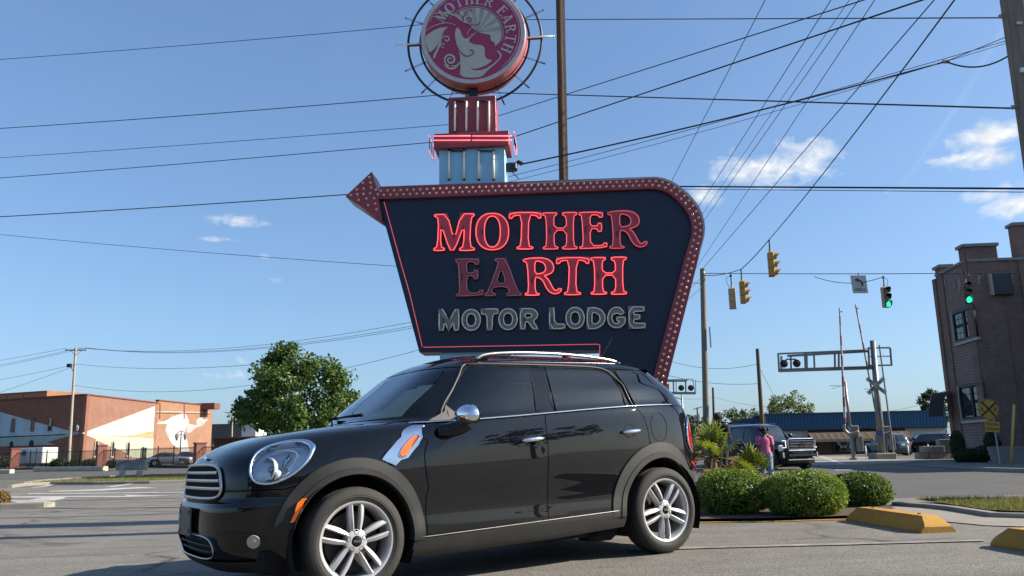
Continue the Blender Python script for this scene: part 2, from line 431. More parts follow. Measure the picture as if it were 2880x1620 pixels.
def grass_mat():
    M = bpy.data.materials.new('turf'); M.use_nodes = True; t = NT(M.node_tree); b = t.n['Principled BSDF']
    co = t.add('ShaderNodeTexCoord').outputs['Object']
    a = t.noise(co, .8, 5, .6); f = t.noise(co, 38, 4, .7)
    c = t.ramp(t.math('ADD', t.math('MULTIPLY', a, .6), t.math('MULTIPLY', f, .4)), (.3, (.050, .070, .016)), (.5, (.15, .14, .045)), (.72, (.24, .20, .085)))
    t.link(c, b.inputs['Base Color']); b.inputs['Roughness'].default_value = .9; b.inputs['Specular IOR Level'].default_value = .2
    bn = t.add('ShaderNodeBump'); bn.inputs['Strength'].default_value = .8; bn.inputs['Distance'].default_value = .03; t.link(f, bn.inputs['Height']); t.link(bn.outputs[0], b.inputs['Normal'])
    return M
M_TURF = grass_mat()
M_SOIL = mat('mulch_soil', (.075, .052, .036), .95, var=.3, vscale=9, bump=.8, bscale=60)

def sheet_poly(name, pts, dz, material, step=.8, kind='structure', label=None, cat=None, parent=None):
    """a ground sheet that follows the terrain: outline in world x, y"""
    pts = [Vector((p[0], p[1])) for p in pts]; dense = []
    for i, a in enumerate(pts):
        b = pts[(i + 1) % len(pts)]; n = max(1, int((b - a).length / step)) if min(a.y, b.y) < 28 else 1
        dense += [a.lerp(b, k / n) for k in range(n)]
    n0 = len(dense); xs = [p.x for p in pts]; ys = [p.y for p in pts]
    inner = []
    if min(ys) < 27:
        y = math.ceil(min(ys) / step) * step
        while y < min(max(ys), 28):
            x = math.ceil(max(min(xs), -40) / step) * step
            while x < min(max(xs), 40):
                inner.append(Vector((x + .0007 * y, y + .0003 * x))); x += step
            y += step
    def inside(p):
        c = False
        for i in range(len(pts)):
            a, b = pts[i - 1], pts[i]
            if (a.y > p.y) != (b.y > p.y) and p.x < (b.x - a.x) * (p.y - a.y) / (b.y - a.y) + a.x: c = not c
        return c
    def dist(p):
        m_ = 9
        for i in range(len(pts)):
            a, b = pts[i - 1], pts[i]; d = b - a
            if d.length < 1e-6: continue
            k = max(0, min(1, (p - a).dot(d) / d.length_squared)); m_ = min(m_, (a + d * k - p).length)
        return m_
    inner = [p for p in inner if inside(p) and dist(p) > step * .3]
    vv, ee, ff, *_ = delaunay_2d_cdt(dense + inner, [], [list(range(n0))], 1, 1e-5)
    mb = MB(); mb.add([(p.x, p.y, gz(p.x, p.y) + dz) for p in vv], [list(f) for f in ff])
    o = mb.build(name, material, parent, recalc=False)
    me = o.data
    if me.polygons and me.polygons[0].normal.z < 0: me.flip_normals()
    if kind and parent is None: o['kind'] = kind
    if label: tag(o, label, cat)
    return o
def gp(*px): return [G(u, v).to_2d() for u, v in px]

# the one ground sheet, out to the horizon, finely divided where the terrain bends
def ground():
    xs = [-2500, -900, -400, -200, -120, -80, -60, -45] + [x * .8 for x in range(-45, 46)] + [45, 60, 80, 120, 200, 400, 900, 2500]
    ys = [-600, -200, -100, -60, -30, -15, -8, -4] + [y * .8 for y in range(-2, 36)] + [30, 34, 40, 50, 70, 100, 150, 250, 400, 700, 1200, 2600]
    mb = MB(); mb.sheet([[(x, y, gz(x, y)) for x in xs] for y in ys])
    o = mb.build('ground', M_FAR, None, smooth=True, recalc=False)
    if o.data.polygons[0].normal.z < 0: o.data.flip_normals()
    o['kind'] = 'structure'
ground()
sheet_poly('parking_lot', [(-60, -30), (60, -30), (60, 10.6), (5.05, 11.5), (3.5, 12), (1.0, 14.5), (-10.6, 17.6), (-30, 17.2), (-60, 17.0)], .004, M_LOT)
zl = Z(0, 1300, 4.529); zr = Z(1900, 1040, 2.629)
# the street with its turn lanes, then the dark road beyond the grass strip
sheet_poly('road', [(-200, 17.0), (-30, 17.2), (-10.6, 17.6), (1.0, 14.5), (3.5, 12.0), (5.05, 11.5), (60, 11), (200, 30), (200, 33), (16.5, 31.0), (13, 40), (20, 62), (10, 75), (-16, 78), (-14.2, 36.3), (-18, 34), (-20.5, 33.2), (-120, 33.2), (-200, 33.2)], .004, M_ROAD)
sheet_poly('lane', [(-60, 17.03), (-30, 17.23), (-10.6, 17.63), (-2, 15.4), (-2, 36), (-14.2, 36.1), (-18, 33.8), (-20.5, 33.0), (-60, 33.0)], .008, M_LOT)
sheet_poly('road', [(-160, 48), (-18.9, 48.8), (-8, 52), (-10, 104), (-160, 104)], .010, M_ROAD)
# grass strip with the parking sign, its kerb, and the far median
gs = gp(zl(150, 330), zl(330, 300), zl(640, 285), zl(1200, 285), zl(1900, 272), zl(2460, 255)) + [(-6, 39), (-8, 52)] + gp(zl(2460, 172), zl(1900, 178), zl(1500, 195), zl(1000, 220), zl(500, 258), zl(260, 292))
sheet_poly('grass_strip', gs, .05, M_TURF)
def kerb(name, pts, w, h, material, label=None, cat=None):
    """a kerb line following the ground, with a slightly rounded top"""
    mb = MB(); pts = [Vector((p[0], p[1])) for p in pts]; rows = []
    for i, p in enumerate(pts):
        d = (pts[min(i + 1, len(pts) - 1)] - pts[max(i - 1, 0)]).normalized(); n = Vector((-d.y, d.x)); g = gz(p.x, p.y)
        rows.append([(p.x + n.x * a, p.y + n.y * a, g + b) for a, b in ((0, -.03), (0, h * .8), (w * .12, h), (w * .88, h), (w, h * .8), (w, -.03))])
    mb.sheet(rows); n = len(rows[0])
    mb.f += [list(range(n)), list(range(len(mb.v) - 1, len(mb.v) - 1 - n, -1))]
    o = mb.build(name, material, None); o['kind'] = 'structure'
    if label: tag(o, label, cat)
    return o
kerb('kerb', gp(zl(150, 330), zl(330, 302), zl(640, 287), zl(1200, 287), zl(1900, 274), zl(2460, 257)), .16, .12, M_CONC)
kerb('kerb', gp(zl(2460, 170), zl(1900, 176), zl(1500, 193), zl(1000, 218), zl(500, 256), zl(260, 290)), .16, .12, M_CONC)
# median beyond: grass with pale kerbs
m1 = gp(zl(0, 148), zl(120, 146), zl(180, 132), zl(420, 122), zl(1300, 114))
sheet_poly('median', m1 + [(m1[-1].x - 1, m1[-1].y + 5), (m1[0].x - 10, m1[0].y + 9)], .06, M_TURF)
kerb('kerb', gp(zl(-300, 150), zl(0, 146), zl(120, 144)), .5, .36, M_KPALE)
kerb('kerb', gp(zl(420, 122), zl(900, 116), zl(1310, 112)), .5, .42, M_KPALE)
kerb('kerb', [(-110, 105.2), (-24, 104.0)], .4, .28, mat('dark_kerb', (.045, .043, .042), .9, var=.2))
sheet_poly('yard', [(-170, 105.4), (-22, 104.3), (-14, 175), (-170, 190)], .02, M_FAR)
# painted turn arrows and lane lines on the left
def paint(px, dz=.016, z=zl, material=M_PAINT):
    return sheet_poly('road_marking', gp(*[z(*p) for p in px]), dz, material, step=.5)
paint([(350, 402), (1000, 398), (2460, 384), (2460, 391), (1000, 407), (350, 412)])
paint([(600, 372), (900, 362), (1250, 350), (1400, 340), (1700, 326), (1760, 320), (1950, 330), (2020, 337), (1800, 338), (1560, 350), (1300, 368), (900, 377), (640, 379)])
paint([(110, 443), (800, 440), (1620, 436), (1560, 420), (1700, 424), (2170, 435), (1700, 448), (1310, 460), (1480, 447), (850, 453), (800, 474), (700, 492), (1000, 484), (760, 500), (270, 530), (20, 494), (360, 492), (540, 458), (70, 458)])
paint([(380, 330), (500, 316), (640, 288), (720, 280), (600, 312), (440, 332)])
paint([(1330, 322), (1560, 290), (1780, 250), (1860, 250), (1640, 290), (1470, 318)])
# the concrete seam and parking line near the car
paint([(560, 583), (1500, 580), (2320, 575), (2320, 581), (1500, 589), (560, 590)], material=M_CONC)
sheet_poly('parking_line', gp(zr(-330, 1331), zr(400, 1312), zr(1200, 1294), zr(2290, 1266), zr(2290, 1276), zr(1200, 1306), zr(400, 1325), zr(-330, 1346)), .012, mat('faded_line_paint', (.24, .225, .195), .85, var=.25, vscale=5, bump=.3, bscale=90, dirt=.7), step=.4)
# right-hand verge: sidewalk, kerb and dry grass
sheet_poly('sidewalk', gp(zr(1560, 1035), zr(1600, 995), zr(1730, 988), zr(2310, 1078), zr(2700, 1095), zr(2900, 1180), zr(2300, 1160), zr(1990, 1130)), .012, M_CONC)
gv = gp(zr(1755, 985), zr(2100, 978), zr(2900, 985), zr(3200, 1000)) + [(11, 8.2)] + gp(zr(2700, 1090), zr(2310, 1070), zr(2000, 1020), zr(1850, 1000))
sheet_poly('verge', gv, .05, M_TURF)
kerb('kerb', gp(zr(1600, 1012), zr(1850, 1030), zr(2000, 1046), zr(2320, 1098), zr(2720, 1112), zr(3000, 1125)), .13, .055, M_CONC)
# far right: pavement in front of the brick house, level crossing apron
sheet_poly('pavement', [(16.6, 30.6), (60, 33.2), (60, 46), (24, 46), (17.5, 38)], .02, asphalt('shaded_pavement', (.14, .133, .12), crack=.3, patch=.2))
kerb('kerb', gp(zr(2200, 752), zr(2700, 768), zr(3200, 790)), .3, .14, M_CONC)
sheet_poly('crossing_apron', gp(zr(1000, 640), zr(1480, 642), zr(1560, 662), zr(1850, 660), zr(1700, 690), zr(1300, 706), zr(1000, 706)), .012, M_CONC)
paint([(1075, 640), (1240, 690), (1255, 700), (1215, 700), (1060, 641)], z=zr)
paint([(1180, 742), (1310, 742), (1310, 746), (1180, 747)], z=zr)
# ------------------------------------------------------------------ the motel sign
SIGN_A = rad(4.0); SIGN_Y = 12.0
s_e = Vector((math.cos(SIGN_A), -math.sin(SIGN_A), 0)); s_n = Vector((-math.sin(SIGN_A), -math.cos(SIGN_A), 0))
sx0 = P(1322, 700, SIGN_Y).x
S0 = Vector((sx0, SIGN_Y, gz(sx0, SIGN_Y)))
M_SIGN = Matrix(((s_e.x, -s_n.x, 0, S0.x), (s_e.y, -s_n.y, 0, S0.y), (0, 0, 1, S0.z), (0, 0, 0, 1)))
def SP(u, v, ly=0.0):
    """sign-plane coordinates (across, up) of a photograph pixel on the plane set back by ly"""
    d = ray(u, v); p0 = S0 - s_n * ly; t = (p0 - CAM).dot(s_n) / d.dot(s_n); q = CAM + d * t - S0
    return Vector((q.dot(s_e), q.z))
def UP(ly): return Matrix.Translation((0, ly, 0)) @ Matrix.Rotation(math.pi / 2, 4, 'X')
z5, z6, z4, zd = Z(960, 460, 2.415), Z(1200, 580, 3.8136), Z(1080, 0, 2.5875), Z(1160, 0, 5.175)
SIGN = thing('motel_sign', 'tall navy and red neon arrow sign on a pale blue tower, lettered MOTHER EARTH', 'sign', M=M_SIGN)
C_NAVY = mat('navy_enamel', (.007, .015, .040), .42, var=.10, vscale=1.2, dirt=.25)
C_MAROON = mat('maroon_enamel', (.27, .047, .062), .45, var=.10, vscale=1.5, dirt=.3)
C_BLUE = mat('pale_blue_enamel', (.27, .52, .68), .45, var=.06, vscale=1.4, dirt=.25)
C_GREY = mat('sign_sheet_metal', (.36, .35, .34), .5, var=.10, vscale=2, dirt=.3)
C_PLATE = mat('letter_plate_red', (.36, .060, .082), .45, var=.10, vscale=5, dirt=.35)
C_PLATEG = mat('letter_plate_grey', (.25, .21, .185), .5, var=.18, vscale=6, dirt=.5)
C_TUBEW = mat('white_glass_tube', (.95, .88, .74), .2, var=.04, coat=.6)
C_TUBEG = glass_mat('clear_glass_tube', (.80, .83, .86))
C_DARK = mat('black_steel', (.014, .015, .018), .45, var=.1)
def neon(name, c, s): return mat(name, c, .3, var=0, emit=c, estr=s)
N_HOT, N_MID, N_LOW, N_OFF = neon('lit_red_neon', (1, .10, .115), .85), neon('half_lit_neon', (1, .12, .14), .5), neon('faint_neon', (.8, .12, .15), .26), mat('unlit_red_tube', (.62, .24, .28), .25, var=.05, coat=.6)
N_PINK = neon('pink_neon', (1, .22, .28), .6)

def px_poly(z, pts, ly): return [SP(*z(*p), ly) for p in pts]
def slab(name, z, pts, ly, depth, material, parent=SIGN, n=0):
    q = px_poly(z, pts, ly)
    if n: q = chaikin(q, n)
    return flat_mesh(name, [q], depth, material, parent, UP(ly + depth / 2))
# --- outlines in the enlarged crop
arc_out = [(2060, 95), (2130, 93), (2190, 102), (2250, 126), (2300, 160), (2350, 202), (2392, 248), (2426, 294), (2450, 345), (2463, 395), (2468, 440), (2464, 490), (2452, 540), (2438, 590)]
arc_in = [(2080, 170), (2130, 170), (2185, 182), (2232, 206), (2275, 240), (2312, 278), (2342, 318), (2363, 356), (2376, 395), (2382, 440), (2378, 482), (2366, 525), (2352, 575), (2338, 620)]
E_OUT, E_IN = (2178, 1600), (2080, 1600)
panel = [(250, 236)] + arc_in + [E_IN, (1990, 1600), (1880, 1480), (1757, 1400), (1757, 1230), (1744, 1266), (1700, 1268), (530, 1283)]
slab('face_panel', z5, panel, 0.0, .06, C_NAVY)
slab('cabinet', z5, [(253, 230)] + arc_in + [E_IN, (1990, 1600), (1880, 1480), (1760, 1400), (1757, 1266), (1700, 1268), (530, 1283)], .062, .46, mat('cabinet_side', (.035, .05, .085), .5, var=.15, dirt=.3))
band = [(258, 160)] + arc_out + [E_OUT, E_IN] + arc_in[::-1] + [(250, 240)]
slab('arrow_band', z5, band, -.07, .07, C_MAROON)
slab('arrow_return', z5, [(262, 156)] + [(x + 3, y - 4) for x, y in arc_out] + [(E_OUT[0] + 5, 1600), (E_IN[0], 1600)] + arc_in[::-1] + [(252, 236)], .002, .52, mat('arrow_return_metal', (.30, .17, .17), .5, var=.12, dirt=.3))
slab('arrow_trim', z5, [(1200, 133), (2060, 93)] + [(x + 1, y - 2) for x, y in arc_out] + [(2426, 640), (2422, 640)] + [(x - 10, y + 7) for x, y in arc_out[::-1]] + [(2060, 104), (1200, 142)], -.078, .006, C_GREY)
head = [(28, 222), (205, 55), (240, 165), (252, 238), (278, 388)]
slab('arrow_head', z5, head, -.07, .07, C_MAROON)
slab('arrow_head_return', z5, [(28, 222), (205, 55), (240, 165), (252, 238), (278, 388)], .002, .52, mat('arrow_return_metal', (.3, .17, .17)))
# bulbs, two staggered rows along the band and a scatter on the head
bulb = MB(); bulb.lathe([(.021, -.004), (.021, .002), (.013, .005)], 8); bulb.ball((0, 0, .014), (.0125, .0125, .016), 8, 6)
BULB = bulb.mesh('light_bulb', smooth=True); BULB.materials.append(mat('bulb_glass', (.40, .24, .21), .10, var=.1, coat=1.0, emit=(1, .75, .6), estr=.04))
n_b = 0
def put_bulb(sp):
    global n_b
    o = mesh_obj('light_bulb', BULB, None, SIGN, M=Matrix.Translation((sp.x, -.074, sp.y)) @ Matrix.Rotation(math.pi / 2, 4, 'X')); n_b += 1
def along(pts, step, off):
    q = [Vector(p) for p in pts]; d = off; out = []
    for a, b in zip(q, q[1:]):
        L = (b - a).length
        while d < L: out.append(a.lerp(b, d / L)); d += step
        d -= L
    return out
mid = list(zip([(262, 160)] + arc_out + [E_OUT], [(258, 238)] + arc_in + [E_IN]))
for f, off in ((.33, 8), (.70, 30)):
    row = [Vector(a).lerp(Vector(b), f) for a, b in mid]
    for p in along(row, 44.5, off): put_bulb(SP(*z5(p.x, p.y), -.07))
for p in [(66, 215), (105, 176), (146, 131), (190, 93), (197, 130), (151, 170), (108, 210), (150, 207), (117, 248), (203, 163), (196, 203), (170, 238), (222, 236), (182, 283), (230, 272), (239, 311), (234, 178), (248, 209)]:
    put_bulb(SP(*z5(*p), -.07))
# thin neon along the left and lower edge
def neon_line(name, z, pts, r, material, ly, parent=SIGN, n=0, closed=False):
    q = px_poly(z, pts, ly)
    if n: q = chaikin(q, n, closed)
    return MB().tube([(p.x, ly, p.y) for p in q], r, 6, closed=closed).build(name, material, parent, smooth=True)
neon_line('edge_neon', z5, [(291, 262), (390, 625), (466, 890), (550, 1245)], .007, N_LOW, -.04)
neon_line('edge_neon', z5, [(560, 1248), (1742, 1227), (1755, 1232), (1755, 1312)], .007, N_LOW, -.04)
# --- letters: outline in the enlarged crop, plate behind and tube in front
def ell(cx, cy, rx, ry, n=30, k=2.3):
    return [(cx + rx * math.copysign(abs(math.cos(a)) ** (2 / k), math.cos(a)), cy + ry * math.copysign(abs(math.sin(a)) ** (2 / k), math.sin(a))) for a in [2 * math.pi * i / n for i in range(n)]]
SL = {
 'M': ([(82, 90), (222, 86), (295, 372), (370, 82), (508, 80), (512, 98), (474, 128), (462, 428), (514, 452), (514, 473), (352, 476), (352, 456), (396, 430), (404, 190), (300, 472), (246, 472), (154, 190), (148, 432), (194, 456), (192, 474), (76, 476), (78, 456), (116, 432), (130, 132), (84, 108)], None),
 'O': (ell(704, 272, 176, 196), ell(704, 272, 86, 166)),
 'T': ([(890, 68), (1226, 66), (1226, 128), (1200, 130), (1180, 100), (1095, 92), (1088, 425), (1142, 440), (1138, 458), (968, 460), (970, 440), (1012, 425), (1022, 95), (935, 100), (915, 130), (884, 132)], None),
 'H': ([(1244, 72), (1398, 70), (1394, 92), (1362, 110), (1366, 235), (1500, 235), (1496, 110), (1456, 95), (1455, 68), (1612, 66), (1608, 90), (1572, 105), (1575, 425), (1615, 438), (1612, 458), (1456, 460), (1456, 440), (1502, 425), (1500, 258), (1366, 258), (1368, 428), (1410, 440), (1408, 458), (1248, 460), (1250, 442), (1288, 428), (1282, 112), (1246, 95)], None),
 'E': ([(1634, 66), (1886, 62), (1886, 118), (1848, 120), (1838, 92), (1752, 92), (1752, 212), (1830, 212), (1840, 182), (1876, 182), (1876, 272), (1838, 272), (1828, 240), (1752, 240), (1758, 425), (1890, 422), (1900, 395), (1936, 395), (1932, 442), (1640, 456), (1642, 438), (1682, 425), (1666, 105), (1634, 90)], None),
 'R': ([(1942, 66), (2040, 52), (2140, 48), (2220, 65), (2272, 110), (2282, 165), (2265, 205), (2220, 230), (2168, 240), (2205, 265), (2238, 310), (2262, 360), (2290, 400), (2320, 398), (2335, 380), (2366, 382), (2362, 405), (2330, 432), (2280, 438), (2230, 415), (2190, 360), (2165, 300), (2120, 262), (2070, 258), (2076, 425), (2122, 436), (2118, 450), (1962, 452), (1964, 434), (2004, 420), (1988, 100), (1944, 88)],
       [(2070, 85), (2120, 85), (2170, 105), (2194, 150), (2185, 195), (2145, 218), (2070, 224)]),
 'A': ([(735, 566), (850, 562), (978, 925), (1018, 938), (1016, 956), (858, 960), (858, 940), (892, 925), (868, 862), (712, 862), (690, 928), (740, 940), (738, 958), (622, 960), (628, 940), (660, 920), (778, 602), (735, 588)], [(800, 655), (858, 828), (738, 832)])}
SANS = [
 ([(135, 1110), (175, 1108), (240, 1240), (305, 1108), (345, 1108), (345, 1330), (295, 1332), (292, 1230), (240, 1340), (185, 1230), (182, 1330), (132, 1332)], None),
 (ell(478, 1220, 98, 112, 28, 2.1), ell(478, 1220, 50, 66, 24, 2.1)),
 ([(588, 1105), (765, 1100), (765, 1152), (705, 1155), (703, 1325), (648, 1328), (648, 1158), (588, 1160)], None),
 (ell(873, 1212, 98, 112, 28, 2.1), ell(873, 1212, 50, 66, 24, 2.1)),
 ([(1005, 1100), (1110, 1098), (1165, 1115), (1192, 1155), (1180, 1200), (1140, 1228), (1195, 1318), (1140, 1318), (1092, 1240), (1056, 1240), (1056, 1318), (1005, 1318)], [(1056, 1150), (1110, 1150), (1135, 1172), (1110, 1196), (1056, 1198)]),
 ([(1318, 1095), (1368, 1092), (1368, 1265), (1482, 1265), (1482, 1312), (1318, 1316)], None),
 (ell(1592, 1200, 98, 114, 28, 2.1), ell(1592, 1200, 50, 68, 24, 2.1)),
 ([(1722, 1092), (1800, 1088), (1870, 1110), (1910, 1165), (1912, 1225), (1880, 1280), (1820, 1312), (1722, 1318)], [(1772, 1140), (1810, 1140), (1855, 1170), (1862, 1220), (1830, 1260), (1772, 1268)]),
 ([(2120, 1140), (2085, 1165), (2040, 1145), (1995, 1160), (1982, 1205), (2005, 1255), (2050, 1262), (2075, 1235), (2040, 1232), (2040, 1190), (2130, 1190), (2128, 1250), (2080, 1300), (2010, 1305), (1955, 1270), (1938, 1200), (1960, 1125), (2010, 1085), (2075, 1088)], None),
 ([(2168, 1082), (2332, 1078), (2332, 1125), (2220, 1128), (2220, 1165), (2285, 1165), (2285, 1210), (2220, 1212), (2222, 1258), (2342, 1255), (2342, 1305), (2172, 1310)], None)]
def rebox(sh, box):
    o, h = sh; xs = [p[0] for p in o]; ys = [p[1] for p in o]; x0, x1, y0, y1 = min(xs), max(xs), min(ys), max(ys)
    f = lambda p: (box[0] + (p[0] - x0) / (x1 - x0) * (box[2] - box[0]), box[1] + (p[1] - y0) / (y1 - y0) * (box[3] - box[1]))
    return [f(p) for p in o], ([f(p) for p in h] if h else None)
def letter(sh, plate, tube, r=.0075):
    o, h = sh
    loops = [offset2(px_poly(z6, o, -.03), .010)]
    if h: loops.append(offset2(px_poly(z6, h, -.03), -.011))
    L = flat_mesh('letter', loops, .045, plate, SIGN, UP(-.025))
    mb = MB()
    for lp in (o, h):
        if lp: mb.tube([(p.x, -.068, p.y) for p in chaikin(px_poly(z6, lp, -.068), 1)], r, 6, closed=True)
    inv = UP(-.025).inverted(); mb.v = [inv @ v for v in mb.v]
    t = mb.build('neon_tube', tube, L, smooth=True)
    k = MB()                                                     # black electrode caps on the stroke
    a = px_poly(z6, o, -.05); c = sum((Vector(p) for p in a), Vector((0, 0))) / len(a); x0 = min(p.x for p in a)
    k.bar((x0 + (c.x - x0) * .42, -.055, c.y - .05), (x0 + (c.x - x0) * .42, -.055, c.y + .05), .012)
    k.v = [inv @ v for v in k.v]
    k.build('electrode', C_DARK, L)
    return L
for ch, tube in zip('MOTHER', (N_HOT, N_HOT, N_HOT, N_MID, N_MID, N_LOW)): letter(SL[ch], C_PLATE, tube)
for ch, box, tube in (('E', (312, 566, 606, 966), N_OFF), ('A', None, N_OFF), ('R', (1036, 552, 1446, 955), N_HOT), ('T', (1390, 550, 1740, 950), N_HOT), ('H', (1758, 545, 2146, 945), N_HOT)):
    letter(SL[ch] if box is None else rebox(SL[ch], box), C_PLATE, tube)
for sh in SANS: letter(sh, C_PLATEG, C_TUBEW, .0078)
# --- tower boxes
def towerbox(name, x0, x1, y0, y1, ly, depth, material, bottom=None):
    a, b = SP(*z4(x0, y0), ly), SP(*z4(x1, y1), ly); zb = b.y if bottom is None else bottom
    o = MB().box(((a.x + b.x) / 2, ly + depth / 2, (a.y + zb) / 2), (b.x - a.x, depth, a.y - zb), bev=.008).build(name, material, SIGN)
    return o, a, b
col, ca, cb = towerbox('tower_column', 400, 884, 1050, 1345, .07, .42, C_BLUE, bottom=-.02)
mx, ma, mb_ = towerbox('upper_box', 468, 818, 710, 974, .07, .42, C_MAROON)
lx, la, lb = towerbox('ledge_box', 362, 912, 974, 1056, -.01, .58, C_MAROON)
MB().box(((ca.x + cb.x) / 2, .28, .12), (1.5, .9, .30), bev=.02).build('footing', M_CONC, SIGN)
MB().box(((ca.x + cb.x) / 2 + 1.15, .28, lb.y * 0 + 2.36), (1.2, .4, .16), bev=.01).build('soffit_box', C_GREY, SIGN)
for xs, y0, y1, par in (((517, 600), 735, 955, mx), ((682, 764), 735, 955, mx), ((474, 583), 1098, 1300, col), ((690, 798), 1098, 1300, col)):
    for x in xs: neon_line('white_tube', z4, [(x, y0 + 4), (x - 1, y1)], .018, C_TUBEW, .035, par)
    neon_line('tube_bridge', z4, [(xs[0], y0), (xs[1], y0)], .011, C_DARK, .045, par)
    for x in xs:
        for yy in (y0, y1 + 4):
            q = SP(*z4(x, yy), .06); MB().ball((q.x, .06, q.y), .024, 8, 6).build('tube_socket', C_DARK, par)
for y in (990, 1021):
    neon_line('pink_tube', z4, [(362, y), (630, y - 1)], .010, N_PINK, -.035, lx); neon_line('pink_tube', z4, [(642, y - 1), (930, y)], .010, N_PINK, -.035, lx)
for sx in (-1, 1):                                                # tubes that turn the corners of the ledge
    x = (la.x - .075) if sx < 0 else (lb.x + .075); zt, zb = la.y - .03, lb.y - .02
    MB().tube(chaikin([(x, -.02, zt), (x, .5, zt), (x, .56, zt - .03), (x, .5, zb), (x, -.02, zb)], 1, False), .008, 6).build('pink_tube', N_PINK, lx, smooth=True)
    for yy in (.05, .25, .45): MB().bar((x, yy, zt), (x, yy, zb), .012).build('tube_bracket', C_DARK, lx)
for x0, x1, mtl, ly in ((590, 625, C_GREY, .22), (625, 678, C_NAVY, .12)):
    a, b = SP(*z4(x0, 600), ly), SP(*z4(x1, 720), ly)
    MB().box(((a.x + b.x) / 2, ly + .07, (a.y + b.y) / 2), (b.x - a.x, .14, a.y - b.y)).build('mast', mtl, SIGN)
# --- the round emblem
dc = SP(*zd(882, 512), 0.0); dR = (SP(*zd(1650, 540), 0).x - SP(*zd(115, 540), 0).x) / 2
EMB = MB().lathe([(.01, .42), (dR, .42), (dR * 1.005, .40), (dR, .34), (dR, .06), (dR * 1.005, .02), (dR, 0), (dR * .985, -.012), (.01, -.012)], 64, Matrix.Translation((dc.x, 0, dc.y)) @ Matrix.Rotation(-math.pi / 2, 4, 'X')).build('emblem_drum', mat('drum_pink_red', (.42, .13, .14), .45, var=.08, dirt=.25), SIGN, smooth=True, angle=40)
def disc(name, r, ly, d, material, c=dc, n=64):
    return flat_mesh(name, [[(c.x + r * math.cos(2 * math.pi * i / n), c.y + r * math.sin(2 * math.pi * i / n)) for i in range(n)]], d, material, EMB, UP(ly))
C_RIM = mat('emblem_rim_grey', (.50, .49, .47), .4, var=.06, dirt=.25); C_PLUM = mat('emblem_plum', (.36, .036, .115), .4, var=.06, vscale=2)
C_SAND = mat('emblem_sand', (.48, .465, .39), .4, var=.05, vscale=2); C_RAY = mat('emblem_ray_grey', (.33, .335, .30), .4, var=.05)
C_LINE = mat('emblem_line', (.42, .36, .35), .4, var=.05)
disc('rim_face', dR * .985, -.018, .006, C_RIM); disc('plum_field', dR * .905, -.024, .006, C_PLUM)
def ring2(name, r, w, ly, material, a0=0, a1=360, n=72):
    A = [rad(a0 + (a1 - a0) * i / n) for i in range(n + 1)]
    lp = [(dc.x + (r + w / 2) * math.cos(a), dc.y + (r + w / 2) * math.sin(a)) for a in A] + [(dc.x + (r - w / 2) * math.cos(a), dc.y + (r - w / 2) * math.sin(a)) for a in A[::-1]]
    return flat_mesh(name, [lp], .004, material, EMB, UP(ly))
ring2('ring_line', dR * .875, dR * .012, -.031, C_LINE, -52, 160); ring2('ring_line', dR * .572, dR * .014, -.031, C_LINE, -18, 140)
def em(name, pts, lay, material, n=2, z=zd):
    q = px_poly(z, pts, 0); q = chaikin(q, n) if n else q
    return flat_mesh(name, [q], .004, material, EMB, UP(-.028 - .005 * lay))
ri = .545 * dR; circ = lambda a0, a1, n: [(dc.x + ri * math.cos(rad(a0 + (a1 - a0) * i / n)), dc.y + ri * math.sin(rad(a0 + (a1 - a0) * i / n))) for i in range(n + 1)]
prof = [(1205, 690), (1205, 652), (1180, 622), (1145, 606), (1140, 552), (1130, 517), (1080, 515), (1010, 497), (960, 485), (900, 440), (850, 390), (790, 360), (740, 345), (700, 295), (640, 240), (580, 212)]
flat_mesh('sunburst', [circ(133, -20, 40) + px_poly(zd, prof, 0)], .004, C_SAND, EMB, UP(-.033))
rc = SP(*zd(950, 485), 0)
for a0, a1 in ((2, 14), (27, 39), (52, 62), (73, 83), (94, 104), (113, 121)):
    pa = []
    for a in (a0, (a0 + a1) / 2, a1):
        d = Vector((math.cos(rad(a)), math.sin(rad(a)))); o = rc - dc; b = o.dot(d); k = -b + math.sqrt(b * b - o.length_squared + (ri * .99) ** 2); pa.append(rc + d * k)
    flat_mesh('sun_ray', [[rc] + pa], .003, C_RAY, EMB, UP(-.0375))
em('neck', [(694, 1128), (702, 1000), (706, 905), (692, 800), (660, 700), (632, 600), (622, 500), (640, 424), (664, 414), (700, 452), (722, 522), (750, 568), (800, 580), (838, 552), (935, 492), (862, 556), (822, 592), (834, 632), (900, 662), (1000, 670), (1042, 692), (1056, 730), (1054, 820), (1082, 872), (1158, 888), (1150, 912), (1050, 978), (930, 1020), (840, 1006), (880, 1030), (960, 1042), (1060, 1022), (1180, 945), (1260, 870), (1280, 830), (1262, 795), (1228, 752), (1246, 742), (1300, 800), (1302, 840), (1240, 920), (1130, 1010), (1060, 1080), (1020, 1128), (880, 1150)], 1, C_SAND, 1)
em('hair_light', [(186, 552), (250, 500), (350, 440), (440, 415), (530, 410), (470, 450), (432, 505), (415, 560), (385, 640), (330, 720), (256, 790), (216, 700), (192, 620)], 1, C_SAND, 1)
em('hair_light', [(300, 842), (360, 720), (400, 600), (440, 510), (480, 455), (448, 520), (432, 590), (410, 680), (370, 770), (322, 880)], 1, C_SAND, 1)
em('hair_light', [(290, 222), (400, 196), (500, 192), (590, 210), (700, 290), (730, 340), (640, 262), (560, 226), (440, 212), (300, 226)], 2, C_SAND, 1)
